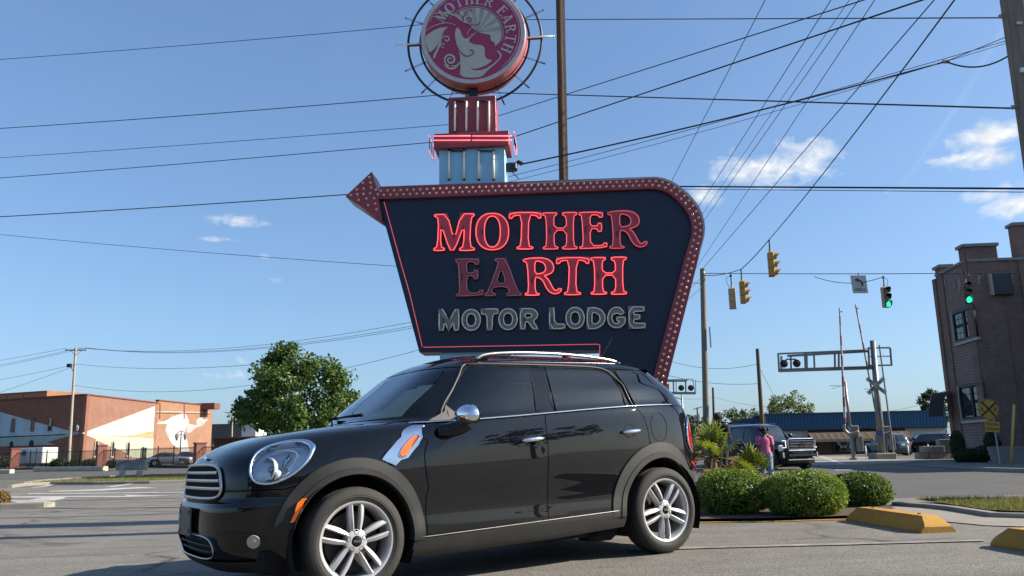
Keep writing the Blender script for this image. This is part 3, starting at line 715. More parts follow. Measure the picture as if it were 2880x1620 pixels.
def curl(cx, cy, r0, r1, a0, turns, w, material, lay):
    pts = []
    for i in range(40):
        f = i / 39; a = rad(a0 + turns * 360 * f); r = r0 + (r1 - r0) * f; pts.append(Vector((cx + r * math.cos(a), cy + r * math.sin(a))))
    L = []; Rr = []
    for i, p in enumerate(pts):
        d = (pts[min(i + 1, 39)] - pts[max(i - 1, 0)]).normalized(); n = Vector((-d.y, d.x)); ww = w * (.35 + .65 * math.sin(math.pi * min(1, .15 + .85 * i / 39)))
        L.append(p + n * ww / 2); Rr.append(p - n * ww / 2)
    em('curl', [tuple(p) for p in L + Rr[::-1]], lay, material, 0)
curl(500, 590, 52, 8, -160, 1.15, 20, C_SAND, 2); curl(452, 672, 40, 6, 60, 1.1, 16, C_SAND, 2); curl(556, 885, 92, 14, 100, 1.7, 30, C_SAND, 2)
curl(855, 770, 48, 16, 95, -.72, 14, C_PLUM, 3); curl(838, 178, 34, 10, 180, .8, 12, C_PLUM, 3); curl(832, 312, 44, 10, 190, 1.3, 12, C_PLUM, 3); curl(676, 206, 24, 6, 60, 1.2, 9, C_PLUM, 3)
def stroke(pts, w, material, lay):
    q = [Vector(p) for p in spline([(a, b, 0) for a, b in pts], 5)]; L = []; Rr = []
    for i, p in enumerate(q):
        d = (q[min(i + 1, len(q) - 1)] - q[max(i - 1, 0)]).normalized(); n = Vector((-d.y, d.x, 0)); k = w * (.3 + .7 * math.sin(math.pi * (.1 + .8 * i / (len(q) - 1))))
        L.append(p + n * k / 2); Rr.append(p - n * k / 2)
    em('stroke', [(p.x, p.y) for p in L + Rr[::-1]], lay, material, 0)
stroke([(470, 960), (540, 1010), (620, 1005), (705, 925)], 30, C_SAND, 2); stroke([(560, 975), (640, 970), (710, 905)], 16, C_SAND, 2)
stroke([(660, 700), (720, 790), (790, 835), (860, 820)], 14, C_PLUM, 3); stroke([(740, 340), (752, 260), (800, 185)], 14, C_PLUM, 3); stroke([(745, 340), (720, 260), (690, 225)], 10, C_PLUM, 3)
stroke([(770, 355), (860, 378), (940, 380), (1000, 345)], 10, C_PLUM, 3); stroke([(808, 550), (820, 470), (880, 415)], 10, C_SAND, 2); stroke([(850, 520), (880, 515), (940, 495)], 10, C_SAND, 2)
stroke([(200, 470), (330, 390), (500, 350), (640, 385)], 12, C_SAND, 2); stroke([(240, 260), (300, 262), (370, 250)], 8, C_SAND, 2)
def arc_text(word, a_mid, step, widths):
    a = a_mid + sum(widths) * step / 2
    for ch, w in zip(word, widths):
        a -= w * step / 2
        if ch != ' ':
            o, h = SL[ch]; xs = [p[0] for p in o]; ys = [p[1] for p in o]; x0, x1, y0, y1 = min(xs), max(xs), min(ys), max(ys)
            hh = .205 * dR; ww = hh * .86 * w; A = rad(a); up = Vector((math.cos(A), math.sin(A))); rt = Vector((math.sin(A), -math.cos(A)))
            f = lambda p: dc + up * (.617 * dR + hh * (y1 - p[1]) / (y1 - y0)) + rt * (ww * ((p[0] - x0) / (x1 - x0) - .5))
            flat_mesh('emblem_letter', [[f(p) for p in o]] + ([[f(p) for p in h]] if h else []), .004, C_RIM, EMB, UP(-.032))
        a -= w * step / 2
arc_text('MOTHER EARTH', 60, 17.2, [1.12, 1.0, .88, 1.0, .85, 1.0, .50, .85, 1.0, 1.0, .88, 1.0])
for r, w in ((dR * 1.05, .018), (dR * 1.285, .020)):
    MB().tube([(dc.x + r * math.cos(2 * math.pi * i / 72), .2, dc.y + r * math.sin(2 * math.pi * i / 72)) for i in range(72)], w, 8, closed=True).build('ring', C_DARK, EMB, smooth=True)
for i in range(16):
    a = 2 * math.pi * i / 16; r0, r1 = dR * 1.01, dR * (1.52 if i % 8 == 0 else 1.44)
    c_, s_ = math.cos(a), math.sin(a)
    MB().tube([(dc.x + r0 * c_, .18, dc.y + r0 * s_), (dc.x + r1 * c_, .18, dc.y + r1 * s_)], .014, 7).ball((dc.x + r1 * c_, .18, dc.y + r1 * s_), .016, 7, 5).build('neon_ray', C_TUBEG if i % 8 else C_TUBEW, EMB, smooth=True)
    if i % 4 == 0: MB().bar((dc.x + r0 * c_, .22, dc.y + r0 * s_), (dc.x + dR * 1.3 * c_, .22, dc.y + dR * 1.3 * s_), .03).build('ring_arm', C_DARK, EMB)
# service head with its box on the tower's right side
q = SP(*z4(905, 1190), .3); q2 = SP(*z4(968, 1245), .3)
MB().box((q.x + .04, .3, (q.y + q2.y) / 2), (.20, .16, .12), bev=.02).tube([(q.x + .12, .3, q.y - .02), (q.x + .16, .3, q.y + .02), (q.x + .22, .3, q.y - .02)], .035, 8).tube([(q.x + .05, .3, q2.y), (q.x + .10, .28, q2.y - .07), (q.x + .16, .3, q2.y - .13)], .008, 5).build('service_head', C_DARK, SIGN, smooth=True, angle=40)
SVC = M_SIGN @ Vector((q.x + .22, .3, q.y - .02))
M_REL = mat('swirl_relief_navy', (.012, .024, .055), .45, var=.1)  # raised swirls, a slightly lighter navy than the panel
for cx, cy, r0, r1, a0, tn in ((640, 600, 215, 90, 150, .75), (700, 640, 130, 30, 200, 1.3), (1000, 420, 90, 20, 60, -1.1), (1500, 640, 160, 40, 20, 1.2), (1900, 720, 190, 120, -60, .6), (900, 900, 420, 300, 130, .3)):
    neon_line('swirl_line', z5, [(cx + (r0 + (r1 - r0) * i / 40) * math.cos(rad(a0 + tn * 9 * i)), cy + (r0 + (r1 - r0) * i / 40) * .8 * math.sin(rad(a0 + tn * 9 * i))) for i in range(41)], .009, M_REL, .006)
# ------------------------------------------------------------------ car bodies: every level is a rounded plan outline
class Body:
    def __init__(s, xf, xr, w, nf, nr, xm, rise=None, bump=None):
        s.xf, s.xr, s.w, s.nf, s.nr, s.xm = (Smooth(t) for t in (xf, xr, w, nf, nr, xm))
        s.rise = rise or (lambda x: 0.0); s.bump = bump or (lambda z: 0.0)
    def pt(s, phi, z):
        k = math.cos(phi); n = s.nf(z) if k > 0 else s.nr(z); q = math.sin(phi)
        r = (abs(k) ** n + abs(q) ** n) ** (-1 / n); xm = s.xm(z)
        x = xm + ((s.xf(z) - xm) if k > 0 else (xm - s.xr(z))) * r * k
        return Vector((x, s.w(z) * r * q, z + s.rise(x) * s.bump(z)))
    def unz(s, x, zz):
        z = zz
        for _ in range(8): z = zz - s.rise(x) * s.bump(z)
        return z
    def side(s, x, zz):
        """(x, height) on the left flank -> (phi, z)"""
        z = s.unz(x, zz); xm = s.xm(z); a = (s.xf(z) - xm) if x > xm else (xm - s.xr(z)); n = s.nf(z) if x > xm else s.nr(z)
        c = max(-.9999, min(.9999, (x - xm) / a)); q = (1 - abs(c) ** n) ** (1 / n)
        return Vector((math.atan2(q, c), z))
    def front(s, y, zz, rear=False):
        z = zz
        for _ in range(4):
            n = s.nr(z) if rear else s.nf(z); q = max(-.9999, min(.9999, y / s.w(z))); c = (1 - abs(q) ** n) ** (1 / n)
            x = s.xm(z) - (s.xm(z) - s.xr(z)) * c if rear else s.xm(z) + (s.xf(z) - s.xm(z)) * c
            z = s.unz(x, zz)
        return Vector((math.atan2(q, -c if rear else c), z))
    def inv(s, p):
        z = s.unz(p.x, p.z); xm = s.xm(z); a = (s.xf(z) - xm) if p.x > xm else (xm - s.xr(z))
        return Vector((math.atan2(p.y / s.w(z), (p.x - xm) / a), z))
    def F(s, p):
        z = s.unz(p.x, p.z)
        if z > s.w.x[-1] or z < s.w.x[0]: return 1.0
        xm = s.xm(z); a = (s.xf(z) - xm) if p.x > xm else (xm - s.xr(z)); n = s.nf(z) if p.x > xm else s.nr(z)
        return abs((p.x - xm) / a) ** n + abs(p.y / s.w(z)) ** n - 1
    def nrm(s, phi, z):
        e = 1e-3; a = s.pt(phi + e, z) - s.pt(phi - e, z); b = s.pt(phi, z + e) - s.pt(phi, z - e)
        n = a.cross(b)
        return n.normalized() if n.length > 1e-12 else Vector((0, 0, 1))
    def off(s, phi, z, d): return s.pt(phi, z) + s.nrm(phi, z) * d
def in_poly(p, poly):
    c = False; j = len(poly) - 1
    for i in range(len(poly)):
        a, b = poly[i], poly[j]
        if (a[1] > p[1]) != (b[1] > p[1]) and p[0] < (b[0] - a[0]) * (p[1] - a[1]) / (b[1] - a[1]) + a[0]: c = not c
        j = i
    return c
class Car:
    def __init__(s, root, body, ku=1.4, vmap=None):
        s.root, s.b, s.ku = root, body, ku; s.M = WM[root.name]; s.Mi = s.M.inverted()
        # stretch of the level axis so that hood and screen triangles stay even
        zs = [body.w.x[0] + i * .002 for i in range(int((body.w.x[-1] - body.w.x[0]) / .002) + 1)]; acc = [0.0]
        for a, b in zip(zs, zs[1:]): acc.append(acc[-1] + math.hypot(b - a, body.xf(b) - body.xf(a)))
        s.zs, s.acc = zs, acc
    def V(s, z):
        i = min(len(s.zs) - 2, max(0, int((z - s.zs[0]) / .002))); return s.acc[i] + (s.acc[i + 1] - s.acc[i]) * (z - s.zs[i]) / .002
    def Zi(s, v):
        lo, hi = 0, len(s.acc) - 1
        while hi - lo > 1:
            m_ = (lo + hi) // 2
            if s.acc[m_] > v: hi = m_
            else: lo = m_
        return s.zs[lo] + .002 * (v - s.acc[lo]) / max(1e-9, s.acc[hi] - s.acc[lo])
    def hit(s, u, v):
        """point of the body seen at a photograph pixel, as (phi, z)"""
        o = s.Mi @ CAM; d = (s.Mi.to_3x3() @ ray(u, v)); t = 3.0; prev = t
        while t < 14:
            p = o + d * t
            if s.b.F(p) < 0:
                lo, hi = prev, t
                for _ in range(30):
                    m_ = (lo + hi) / 2
                    if s.b.F(o + d * m_) < 0: hi = m_
                    else: lo = m_
                return s.b.inv(o + d * hi)
            prev = t; t += .012
        return None
    def px(s, z, pts): return [q for q in (s.hit(*z(*p)) for p in pts) if q is not None]
    def patch(s, name, outline, material, parent=None, off=0.0, holes=(), step=.04, edge=.02, stretch=True, mirror=False, rim=0.0, smooth=True):
        """a body panel: outline in (phi, z), filled with even triangles that lie on the body"""
        V = s.V if stretch else (lambda z: z); Zi = s.Zi if stretch else (lambda v: v)
        def dense(lp):
            q = [Vector((p[0] * s.ku, V(p[1]))) for p in lp]; out = []
            for i, a in enumerate(q):
                b = q[(i + 1) % len(q)]; n = max(1, int((b - a).length / edge)); out += [a.lerp(b, k / n) for k in range(n)]
            return out
        lo = dense(outline); hs = [dense(h) for h in holes]
        xs = [p.x for p in lo]; ys = [p.y for p in lo]; pts = list(lo); edges = [(i, (i + 1) % len(lo)) for i in range(len(lo))]
        for h in hs:
            k = len(pts); pts += h; edges += [(k + i, k + (i + 1) % len(h)) for i in range(len(h))]
        bnd = list(pts); cell = {}
        for p in bnd: cell.setdefault((int(p.x / step), int(p.y / step)), []).append(p)
        y = min(ys) + step * .5; row = 0
        while y < max(ys):
            x = min(xs) + step * (.25 if row % 2 else .75)
            while x < max(xs):
                p = Vector((x, y))
                if in_poly(p, lo) and not any(in_poly(p, h) for h in hs):
                    cx, cy = int(x / step), int(y / step)
                    if all((p - q).length > step * .45 for i in (-1, 0, 1) for j in (-1, 0, 1) for q in cell.get((cx + i, cy + j), ())): pts.append(p)
                x += step
            y += step * .87; row += 1
        vv, ee, ff, *_ = delaunay_2d_cdt(pts, edges, [], 0, 1e-6)
        keep = []
        for f in ff:
            c = sum((vv[i] for i in f), Vector((0, 0))) / len(f)
            if in_poly(c, lo) and not any(in_poly(c, h) for h in hs): keep.append(list(f))
        P3, N3 = [], []
        for q in vv:
            phi, z = q.x / s.ku, Zi(q.y); n = s.b.nrm(phi, z); P3.append(s.b.pt(phi, z) + n * off); N3.append(n)
        used = sorted({i for f in keep for i in f}); mp = {i: k for k, i in enumerate(used)}
        Vs = [P3[i] for i in used]; Ns = [N3[i] for i in used]; Fs = [[mp[i] for i in f] for f in keep]
        for f in Fs:
            if len(f) > 2:
                n = (Vs[f[1]] - Vs[f[0]]).cross(Vs[f[2]] - Vs[f[0]])
                if n.dot(Ns[f[0]]) < 0: f.reverse()
        if rim:                                                   # turn the free edges inwards, so a panel has thickness
            cnt = {}
            for f in Fs:
                for i in range(len(f)):
                    e = (f[i], f[(i + 1) % len(f)]); cnt[e] = cnt.get(e, 0) + 1
            for (a, b) in [e for e in cnt if (e[1], e[0]) not in cnt]:
                k = len(Vs); on = (Vs[b] - Vs[a]).cross(Ns[a]).normalized()
                Vs += [Vs[a].copy(), Vs[b].copy(), Vs[a] - Ns[a] * rim, Vs[b] - Ns[b] * rim]; Ns += [on] * 4; Fs.append([k + 1, k, k + 2, k + 3])
        def mk(sgn):
            me = bpy.data.meshes.new(name)
            me.from_pydata([(p.x, p.y * sgn, p.z) for p in Vs], [], Fs if sgn > 0 else [f[::-1] for f in Fs]); me.update(); me.shade_smooth()
            me.normals_split_custom_set_from_vertices([(n.x, n.y * sgn, n.z) for n in Ns])
            return mesh_obj(name, me, material, parent or s.root)
        o = mk(1)
        return (o, mk(-1)) if mirror else o
    def line(s, name, pts, r, material, off=0.0, parent=None, mirror=True, n=6, flat=None, dens=8):
        """a round trim strip along body points (phi, z)"""
        q = spline([(p[0], p[1], 0) for p in pts], dens) if len(pts) > 2 else [Vector((pts[0][0] + (pts[1][0] - pts[0][0]) * i / dens, pts[0][1] + (pts[1][1] - pts[0][1]) * i / dens, 0)) for i in range(dens + 1)]
        w = [s.b.off(p.x, p.y, off) for p in q]; out = []
        for sg in ((1, -1) if mirror else (1,)):
            out.append(MB().tube([(p.x, p.y * sg, p.z) for p in w], r, n).build(name, material, parent or s.root, smooth=True))
        return out[0] if not mirror else out
    def ring(s, name, pts, r, material, off=0.0, parent=None, mirror=True, n=6):
        w = [s.b.off(p[0], p[1], off) for p in pts]; out = []
        for sg in ((1, -1) if mirror else (1,)): out.append(MB().tube([(p.x, p.y * sg, p.z) for p in w], r, n, closed=True).build(name, material, parent or s.root, smooth=True))
        return out if mirror else out[0]

# materials
def paint_mat(name, color, rough=.22, flake=.0):
    M = bpy.data.materials.new(name); M.use_nodes = True; t = NT(M.node_tree); b = t.n['Principled BSDF']
    co = t.add('ShaderNodeTexCoord').outputs['Object']
    n = t.noise(co, 2.5, 5, .6); d = t.ramp(t.noise(co, 14, 6, .7), (.45, 0.0), (.8, 1.0))
    c = t.mix(t.math('MULTIPLY', d, .03), (*color, 1), (.10, .09, .08))
    sp = t.add('ShaderNodeSeparateXYZ'); t.link(co, sp.inputs[0])
    low = t.math('MULTIPLY', t.ramp(sp.outputs[2], (.25, 1.0), (.55, 0.0)), t.math('MULTIPLY', n, .05))   # road dust along the sills
    c = t.mix(low, c, (.17, .15, .12))
    t.link(c, b.inputs['Base Color']); t.link(t.ramp(n, (.3, rough * .9), (.7, rough * 1.2)), b.inputs['Roughness'])
    b.inputs['Metallic'].default_value = flake; b.inputs['Coat Weight'].default_value = 1.0; b.inputs['Coat Roughness'].default_value = .012; b.inputs['Coat IOR'].default_value = 1.5
    b.inputs['Specular IOR Level'].default_value = .0
    return M
K_PAINT = paint_mat('black_car_paint', (.0045, .0052, .0078))
K_GLOSS = mat('gloss_black_trim', (.004, .0045, .006), .08, var=.05, coat=1.0, spec=.0)
K_PLAST = mat('grey_black_plastic', (.019, .0188, .0185), .55, var=.12, vscale=9, bump=.15, bscale=260, dirt=.3)
K_DARK = mat('dark_void', (.0035, .0035, .004), .9, var=.1)
K_CHROME = mat('chrome', (.86, .87, .88), .05, metal=1.0, var=.02)
K_SATIN = mat('satin_trim', (.50, .48, .45), .32, metal=1.0, var=.05)
K_FRAME = mat('dull_window_trim', (.075, .069, .062), .55, metal=.0, var=.05)
K_SHIELD = glass_mat('windscreen_glass', (.55, .66, .66))
K_TINT = glass_mat('tinted_glass', (.20, .23, .24))
K_TINTD = glass_mat('privacy_glass', (.06, .065, .07))
K_LENS = glass_mat('clear_lens', (.86, .88, .90))
K_RUBBER = mat('tyre_rubber', (.027, .0255, .024), .8, var=.18, vscale=14, bump=.3, bscale=120, dirt=.35)
K_ALLOY = mat('silver_alloy', (.44, .445, .45), .34, metal=.4, var=.05, vscale=12, dirt=.18)
K_ORANGE = mat('amber_lens', (.75, .13, .010), .15, var=.05, coat=1.0, emit=(1, .2, .02), estr=.10)
K_RED = mat('red_lens', (.42, .008, .012), .12, var=.05, coat=1.0)
K_SEAT = mat('dark_upholstery', (.012, .012, .013), .8, var=.2)
K_REFL = mat('lamp_reflector', (.86, .87, .88), .32, metal=.6, var=.1, vscale=8)
K_BRAKE = mat('brake_steel', (.05, .045, .04), .5, metal=.7, var=.2)

def make_wheel(name, R, rim_r, width, nsp=5, twin=True, spin=0.0, side=1, cap_text=None, parent=None, loc=(0, 0, 0), alloy=None, simple=False):
    """a road wheel: tyre, rim with spokes, hub cap; axle along local y, outer face towards +y"""
    Mx = Matrix.Rotation(-math.pi / 2, 4, 'X')            # lathe axis z -> y
    root = mesh_obj(name, bpy.data.meshes.new(name), None, parent, M=Matrix.Translation(loc) @ Matrix.Rotation(0 if side > 0 else math.pi, 4, 'Z'))
    h = width / 2
    tyre = MB().lathe([(rim_r - .012, -h * .82), (rim_r + .004, -h * .88), (rim_r + .03, -h * .98), (R - .05, -h), (R - .018, -h * .92), (R - .004, -h * .78), (R, -h * .55), (R - .001, -h * .3), (R - .007, -h * .28), (R - .007, -h * .22), (R, -h * .2), (R, h * .2), (R - .007, h * .22), (R - .007, h * .28), (R - .001, h * .3), (R, h * .55), (R - .004, h * .78), (R - .018, h * .92), (R - .05, h), (rim_r + .035, h * .98), (rim_r + .028, h * 1.0), (rim_r + .022, h * .96), (rim_r + .006, h * .90), (rim_r - .012, h * .82)], 48 if not simple else 20, Mx, caps=False)
    # rebuild root mesh as the tyre itself: the wheel is tyre + rim parts
    me = tyre.mesh(name, smooth=True, angle=35); root.data = me; me.materials.append(K_RUBBER)
    n = 48 if not simple else 20
    rim = MB().lathe([(rim_r - .004, -h * .8), (rim_r - .025, -h * .6), (rim_r - .030, h * .35), (rim_r - .026, h * .60), (rim_r - .016, h * .80), (rim_r - .010, h * .86), (rim_r + .006, h * .89), (rim_r + .009, h * .875), (rim_r + .006, h * .86), (rim_r - .003, h * .78)], n, Mx, caps=False)
    rim.build('rim', alloy or K_ALLOY, root, smooth=True, angle=40)
    MB().lathe([(.02, -.02), (rim_r * .72, -.02), (rim_r * .74, -.005), (rim_r * .74, .006), (.02, .006)], n, Mx @ Matrix.Translation((0, 0, -.01))).build('brake_disc', K_BRAKE, root, smooth=True, angle=30)
    yo = h * .80
    mb = MB()
    for k in range(nsp):
        A = spin + 2 * math.pi * k / nsp
        for sg in ((-1, 1) if twin else (0,)):
            rows = []
            for i in range(8):
                f = i / 7; r = .050 + (rim_r - .012 - .050) * f
                tan = sg * (.021 + .014 * math.sin(math.pi * min(1, f * 1.05) * .5)) * rim_r / .24
                wd = (.018 + .013 * math.sin(math.pi * .5 * min(1, f * 1.6)) - .004 * f) * rim_r / .24 * (1 if twin else 2.0); yy = yo - .004 + .010 * math.sin(math.pi * f * .8) - .004 * f
                c_, s_ = math.cos(A), math.sin(A)
                def q(t_, y_): return (r * c_ - t_ * s_, y_, r * s_ + t_ * c_)
                inn = tan - sg * wd * .42 if sg else tan - wd * .5; outr = tan + sg * wd * .75 if sg else tan + wd * .5
                rows.append([q(inn, yy - .034), q(inn, yy - .001), q((inn * .75 + outr * .25), yy + .004), q((inn * .15 + outr * .85), yy - .006), q(outr, yy - .016), q(outr, yy - .036)])
            mb.sheet(rows)
    mb.build('spokes', alloy or K_ALLOY, root, smooth=True, angle=32)
    MB().lathe([(.02, yo - .045), (.074, yo - .045), (.072, yo - .004), (.060, yo + .002), (.034, yo + .002), (.033, yo - .004), (.02, yo - .004)], 30, Mx).build('hub', alloy or K_ALLOY, root, smooth=True, angle=40)
    for k in range(nsp):
        A = spin + 2 * math.pi * k / nsp
        c_, s_ = .056 * math.cos(A), .056 * math.sin(A)
        MB().lathe([(.003, .0), (.0125, .0), (.0135, .003), (.015, .0035), (.0155, .001)], 12, Matrix.Translation((c_, yo + .0005, s_)) @ Mx).build('lug_hole', K_DARK, root, smooth=True)
    cap = MB().lathe([(.002, yo + .008), (.022, yo + .007), (.030, yo + .003), (.033, yo - .001)], 24, Mx).build('hub_cap', K_GLOSS, root, smooth=True)
    if cap_text: text_mesh('cap_text', cap_text, .022, .001, K_CHROME, cap, Matrix.Translation((0, yo + .0115, 0)) @ Matrix.Rotation(math.pi, 4, 'Z') @ Matrix.Rotation(math.pi / 2, 4, 'X'))
    return root

# ------------------------------------------------------------------ the black hatchback-crossover in the foreground
C_YAW = rad(33.58); CO = Vector((-1.454, 5.931, 0)); CO.z = gz(CO.x, CO.y) + .004
fw = Vector((-math.cos(C_YAW), -math.sin(C_YAW), 0)); fw.z = .02 * fw.x; fw.normalize()
lf = Vector((math.sin(C_YAW), -math.cos(C_YAW), 0)); lf.z = .02 * lf.x; lf -= fw * lf.dot(fw); lf.normalize(); upv = fw.cross(lf)
M_CAR = Matrix(((fw.x, lf.x, upv.x, CO.x), (fw.y, lf.y, upv.y, CO.y), (fw.z, lf.z, upv.z, CO.z), (0, 0, 0, 1)))
CARO = thing('compact_crossover_car', 'glossy black four-door compact crossover parked in front of the neon sign', 'car', M=M_CAR)
B = Body(
 xf=[(.18, .66), (.22, .735), (.27, .775), (.34, .795), (.44, .805), (.52, .804), (.565, .800), (.585, .786), (.602, .762), (.63, .755), (.70, .752), (.78, .745), (.83, .728), (.87, .698), (.91, .642), (.945, .572), (.975, .48), (1.0, .375), (1.02, .25), (1.037, .12), (1.052, -.03), (1.066, -.17), (1.08, -.245), (1.12, -.305), (1.20, -.41), (1.30, -.54), (1.38, -.645), (1.44, -.725), (1.475, -.78), (1.50, -.83), (1.53, -.905), (1.56, -1.01), (1.585, -1.17), (1.60, -1.45)],
 xr=[(.18, -3.02), (.24, -3.15), (.30, -3.22), (.40, -3.27), (.55, -3.285), (.62, -3.27), (.80, -3.265), (1.0, -3.24), (1.10, -3.20), (1.20, -3.14), (1.30, -3.075), (1.40, -3.0), (1.45, -2.95), (1.48, -2.90), (1.50, -2.85), (1.53, -2.74), (1.56, -2.6), (1.585, -2.4), (1.60, -2.1)],
 w=[(.18, .79), (.22, .825), (.28, .848), (.34, .862), (.40, .860), (.46, .857), (.54, .862), (.64, .872), (.76, .880), (.86, .880), (.95, .874), (1.01, .862), (1.045, .846), (1.075, .826), (1.12, .808), (1.20, .782), (1.30, .746), (1.38, .714), (1.44, .686), (1.475, .658), (1.50, .622), (1.53, .56), (1.56, .455), (1.585, .31), (1.60, .15)],
 nf=[(.18, 3.6), (.5, 4.4), (.75, 4.2), (.87, 3.7), (.95, 3.3), (1.04, 3.2), (1.08, 3.6), (1.2, 4.3), (1.4, 4.3), (1.60, 3.2)],
 nr=[(.18, 4.2), (.6, 4.6), (1.0, 4.4), (1.2, 4.2), (1.45, 4.0), (1.60, 3.2)],
 xm=[(.18, -1.32), (1.0, -1.32), (1.1, -1.45), (1.3, -1.75), (1.60, -1.88)],
 rise=lambda x: .112 * sst(-.25, -2.9, x), bump=lambda z: sst(.42, 1.03, z) * (1 - sst(1.10, 1.44, z)))
CAR = Car(CARO, B)
sd = lambda *pts: [B.side(x, z) for x, z in pts]
def ell_pts(cx, cz, rx, rz, a0, a1, n=26): return [(cx + rx * math.cos(rad(a0 + (a1 - a0) * i / n)), cz + rz * math.sin(rad(a0 + (a1 - a0) * i / n))) for i in range(n + 1)]
WB, WZ = 2.595, .328
# key lines on the flank (x forward of the front axle, height)
sill = lambda x: .316 + (.358 - .316) * (x + .414) / (-2.169 + .414)
belt = lambda x: 1.034 + .112 * sst(-.25, -2.9, x) + .006
g_ = .0035
# hood: clamshell from the grille and bumper seam up to the cowl, round over the wheel arch

sc0 = [B.side(-.150, .812), B.side(-.27, .905), B.side(-.405, 1.028)]
hood_edge = [B.front(y, .668) for y in (0, .15, .30, .45, .58, .68, .75)] + [B.side(.42, .668), B.side(.335, .69)] + [B.side(x, z) for x, z in ell_pts(0, WZ, .46, .478, 52, 108, 16)] + sc0
cowl = [Vector((B.side(-.405, 1.028)[0] * f, 1.066 if f < .9 else 1.05)) for f in (.93, .8, .6, .4, .2, 0)]
right = [Vector((-p[0], p[1])) for p in (hood_edge + cowl)[::-1]]
hood_out = (hood_edge + cowl)[:-1] + [Vector((0, 1.066))] + right[1:-1]
z2 = Z(480, 1080, 2.684)
hp = CAR.px(z2, [(600, 640), (612, 588), (652, 528), (720, 484), (830, 447), (950, 428), (1040, 430), (1088, 458), (1096, 495), (1058, 570), (990, 645), (900, 708), (800, 752), (720, 764), (642, 752), (606, 706)])
hp = [Vector(p[:2]) for p in chaikin([(a[0], a[1], 0) for a in hp], 2)]
hcen = sum(hp, Vector((0, 0))) / len(hp)
hin = [hcen + (p - hcen) * .885 for p in hp]
hin_r = [Vector((-p[0], p[1])) for p in hin]
HOOD = CAR.patch('hood', hood_out, K_PAINT, step=.045, edge=.02, holes=[hin, hin_r])
# front wing piece behind the scuttle panel, doors, rear quarter
fender = [B.side(-.15 - g_, .812)] + sd((-.27 - g_, .905), (-.408, 1.026), (-.512, 1.036), (-.497, .92), (-.490, .60), (-.484, sill(-.48) + .004)) + [B.side(x, z) for x, z in ell_pts(0, WZ, .445, .46, 178, 112, 14)]
CAR.patch('front_wing', fender, K_PAINT, mirror=True, rim=.02, stretch=False)
door_f = sd((-.520, belt(-.52) - .006), (-.504, .92), (-.497, .60), (-.491, sill(-.49) + .004), (-.9, sill(-.9) + .004), (-1.450, sill(-1.45) + .004), (-1.453, .60), (-1.462, .85), (-1.478, belt(-1.478) - .006), (-1.2, belt(-1.2) - .006), (-.85, belt(-.85) - .006))
DF = CAR.patch('front_door', door_f, K_PAINT, mirror=True, rim=.02, stretch=False)
arc_r = ell_pts(-WB, WZ, .535, .50, 4, 76, 16)
door_r = sd((-1.485, belt(-1.485) - .006), (-1.469, .85), (-1.460, .60), (-1.457, sill(-1.457) + .004), (-2.04, sill(-2.04) + .004)) + [B.side(x, z) for x, z in arc_r] + sd((-2.472, .86), (-2.458, .97), (-2.428, 1.06), (-2.375, belt(-2.375) - .006), (-2.1, belt(-2.1) - .006), (-1.8, belt(-1.8) - .006))
DR = CAR.patch('rear_door', door_r, K_PAINT, mirror=True, rim=.02, stretch=False)
pr = math.pi
q_top = [(-2.382, belt(-2.38) - .006), (-2.55, belt(-2.55) - .006), (-2.75, belt(-2.75) - .006), (-2.88, belt(-2.88) - .006)]
quarter = sd(*q_top) + [Vector((pr * f + B.side(-2.9, 1.1)[0] * (1 - f), 1.03)) for f in (.3, .7)] + [Vector((pr, 1.03)), Vector((pr, .62))] + [Vector((pr * f + B.side(-3.0, .62)[0] * (1 - f), .62)) for f in (.7, .35)] + sd((-3.0, .62), (-2.95, .66)) + [B.side(x, z) for x, z in ell_pts(-WB, WZ, .46, .50, 130, 79, 14)] + sd((-2.479, .86), (-2.465, .97), (-2.435, 1.06))
QU = CAR.patch('rear_quarter', quarter, K_PAINT, mirror=True, stretch=False, step=.05)
# bumpers
bump_f = [B.front(y, .662) for y in (0, .15, .30, .45, .58, .68, .75)] + [B.side(.42, .662), B.side(.345, .68)] + [B.side(x, z) for x, z in ell_pts(0, WZ, .395, .42, 50, -14, 14)]
bump_f = [p for p in bump_f if p[1] > .25] + [B.side(.46, .215), B.side(.56, .20)] + [B.front(y, .195) for y in (.72, .6, .4, .2)] + [Vector((0, .195))]
bump_f = bump_f + [Vector((-p[0], p[1])) for p in bump_f[1:-1][::-1]]
zf = Z(500, 1260, 4.025); z2 = Z(480, 1080, 2.684); z3 = Z(1180, 960, 2.195); zw = Z(960, 1000, 4.5275)
def sym(half): return half + [Vector((-p[0], p[1])) for p in half[::-1]]
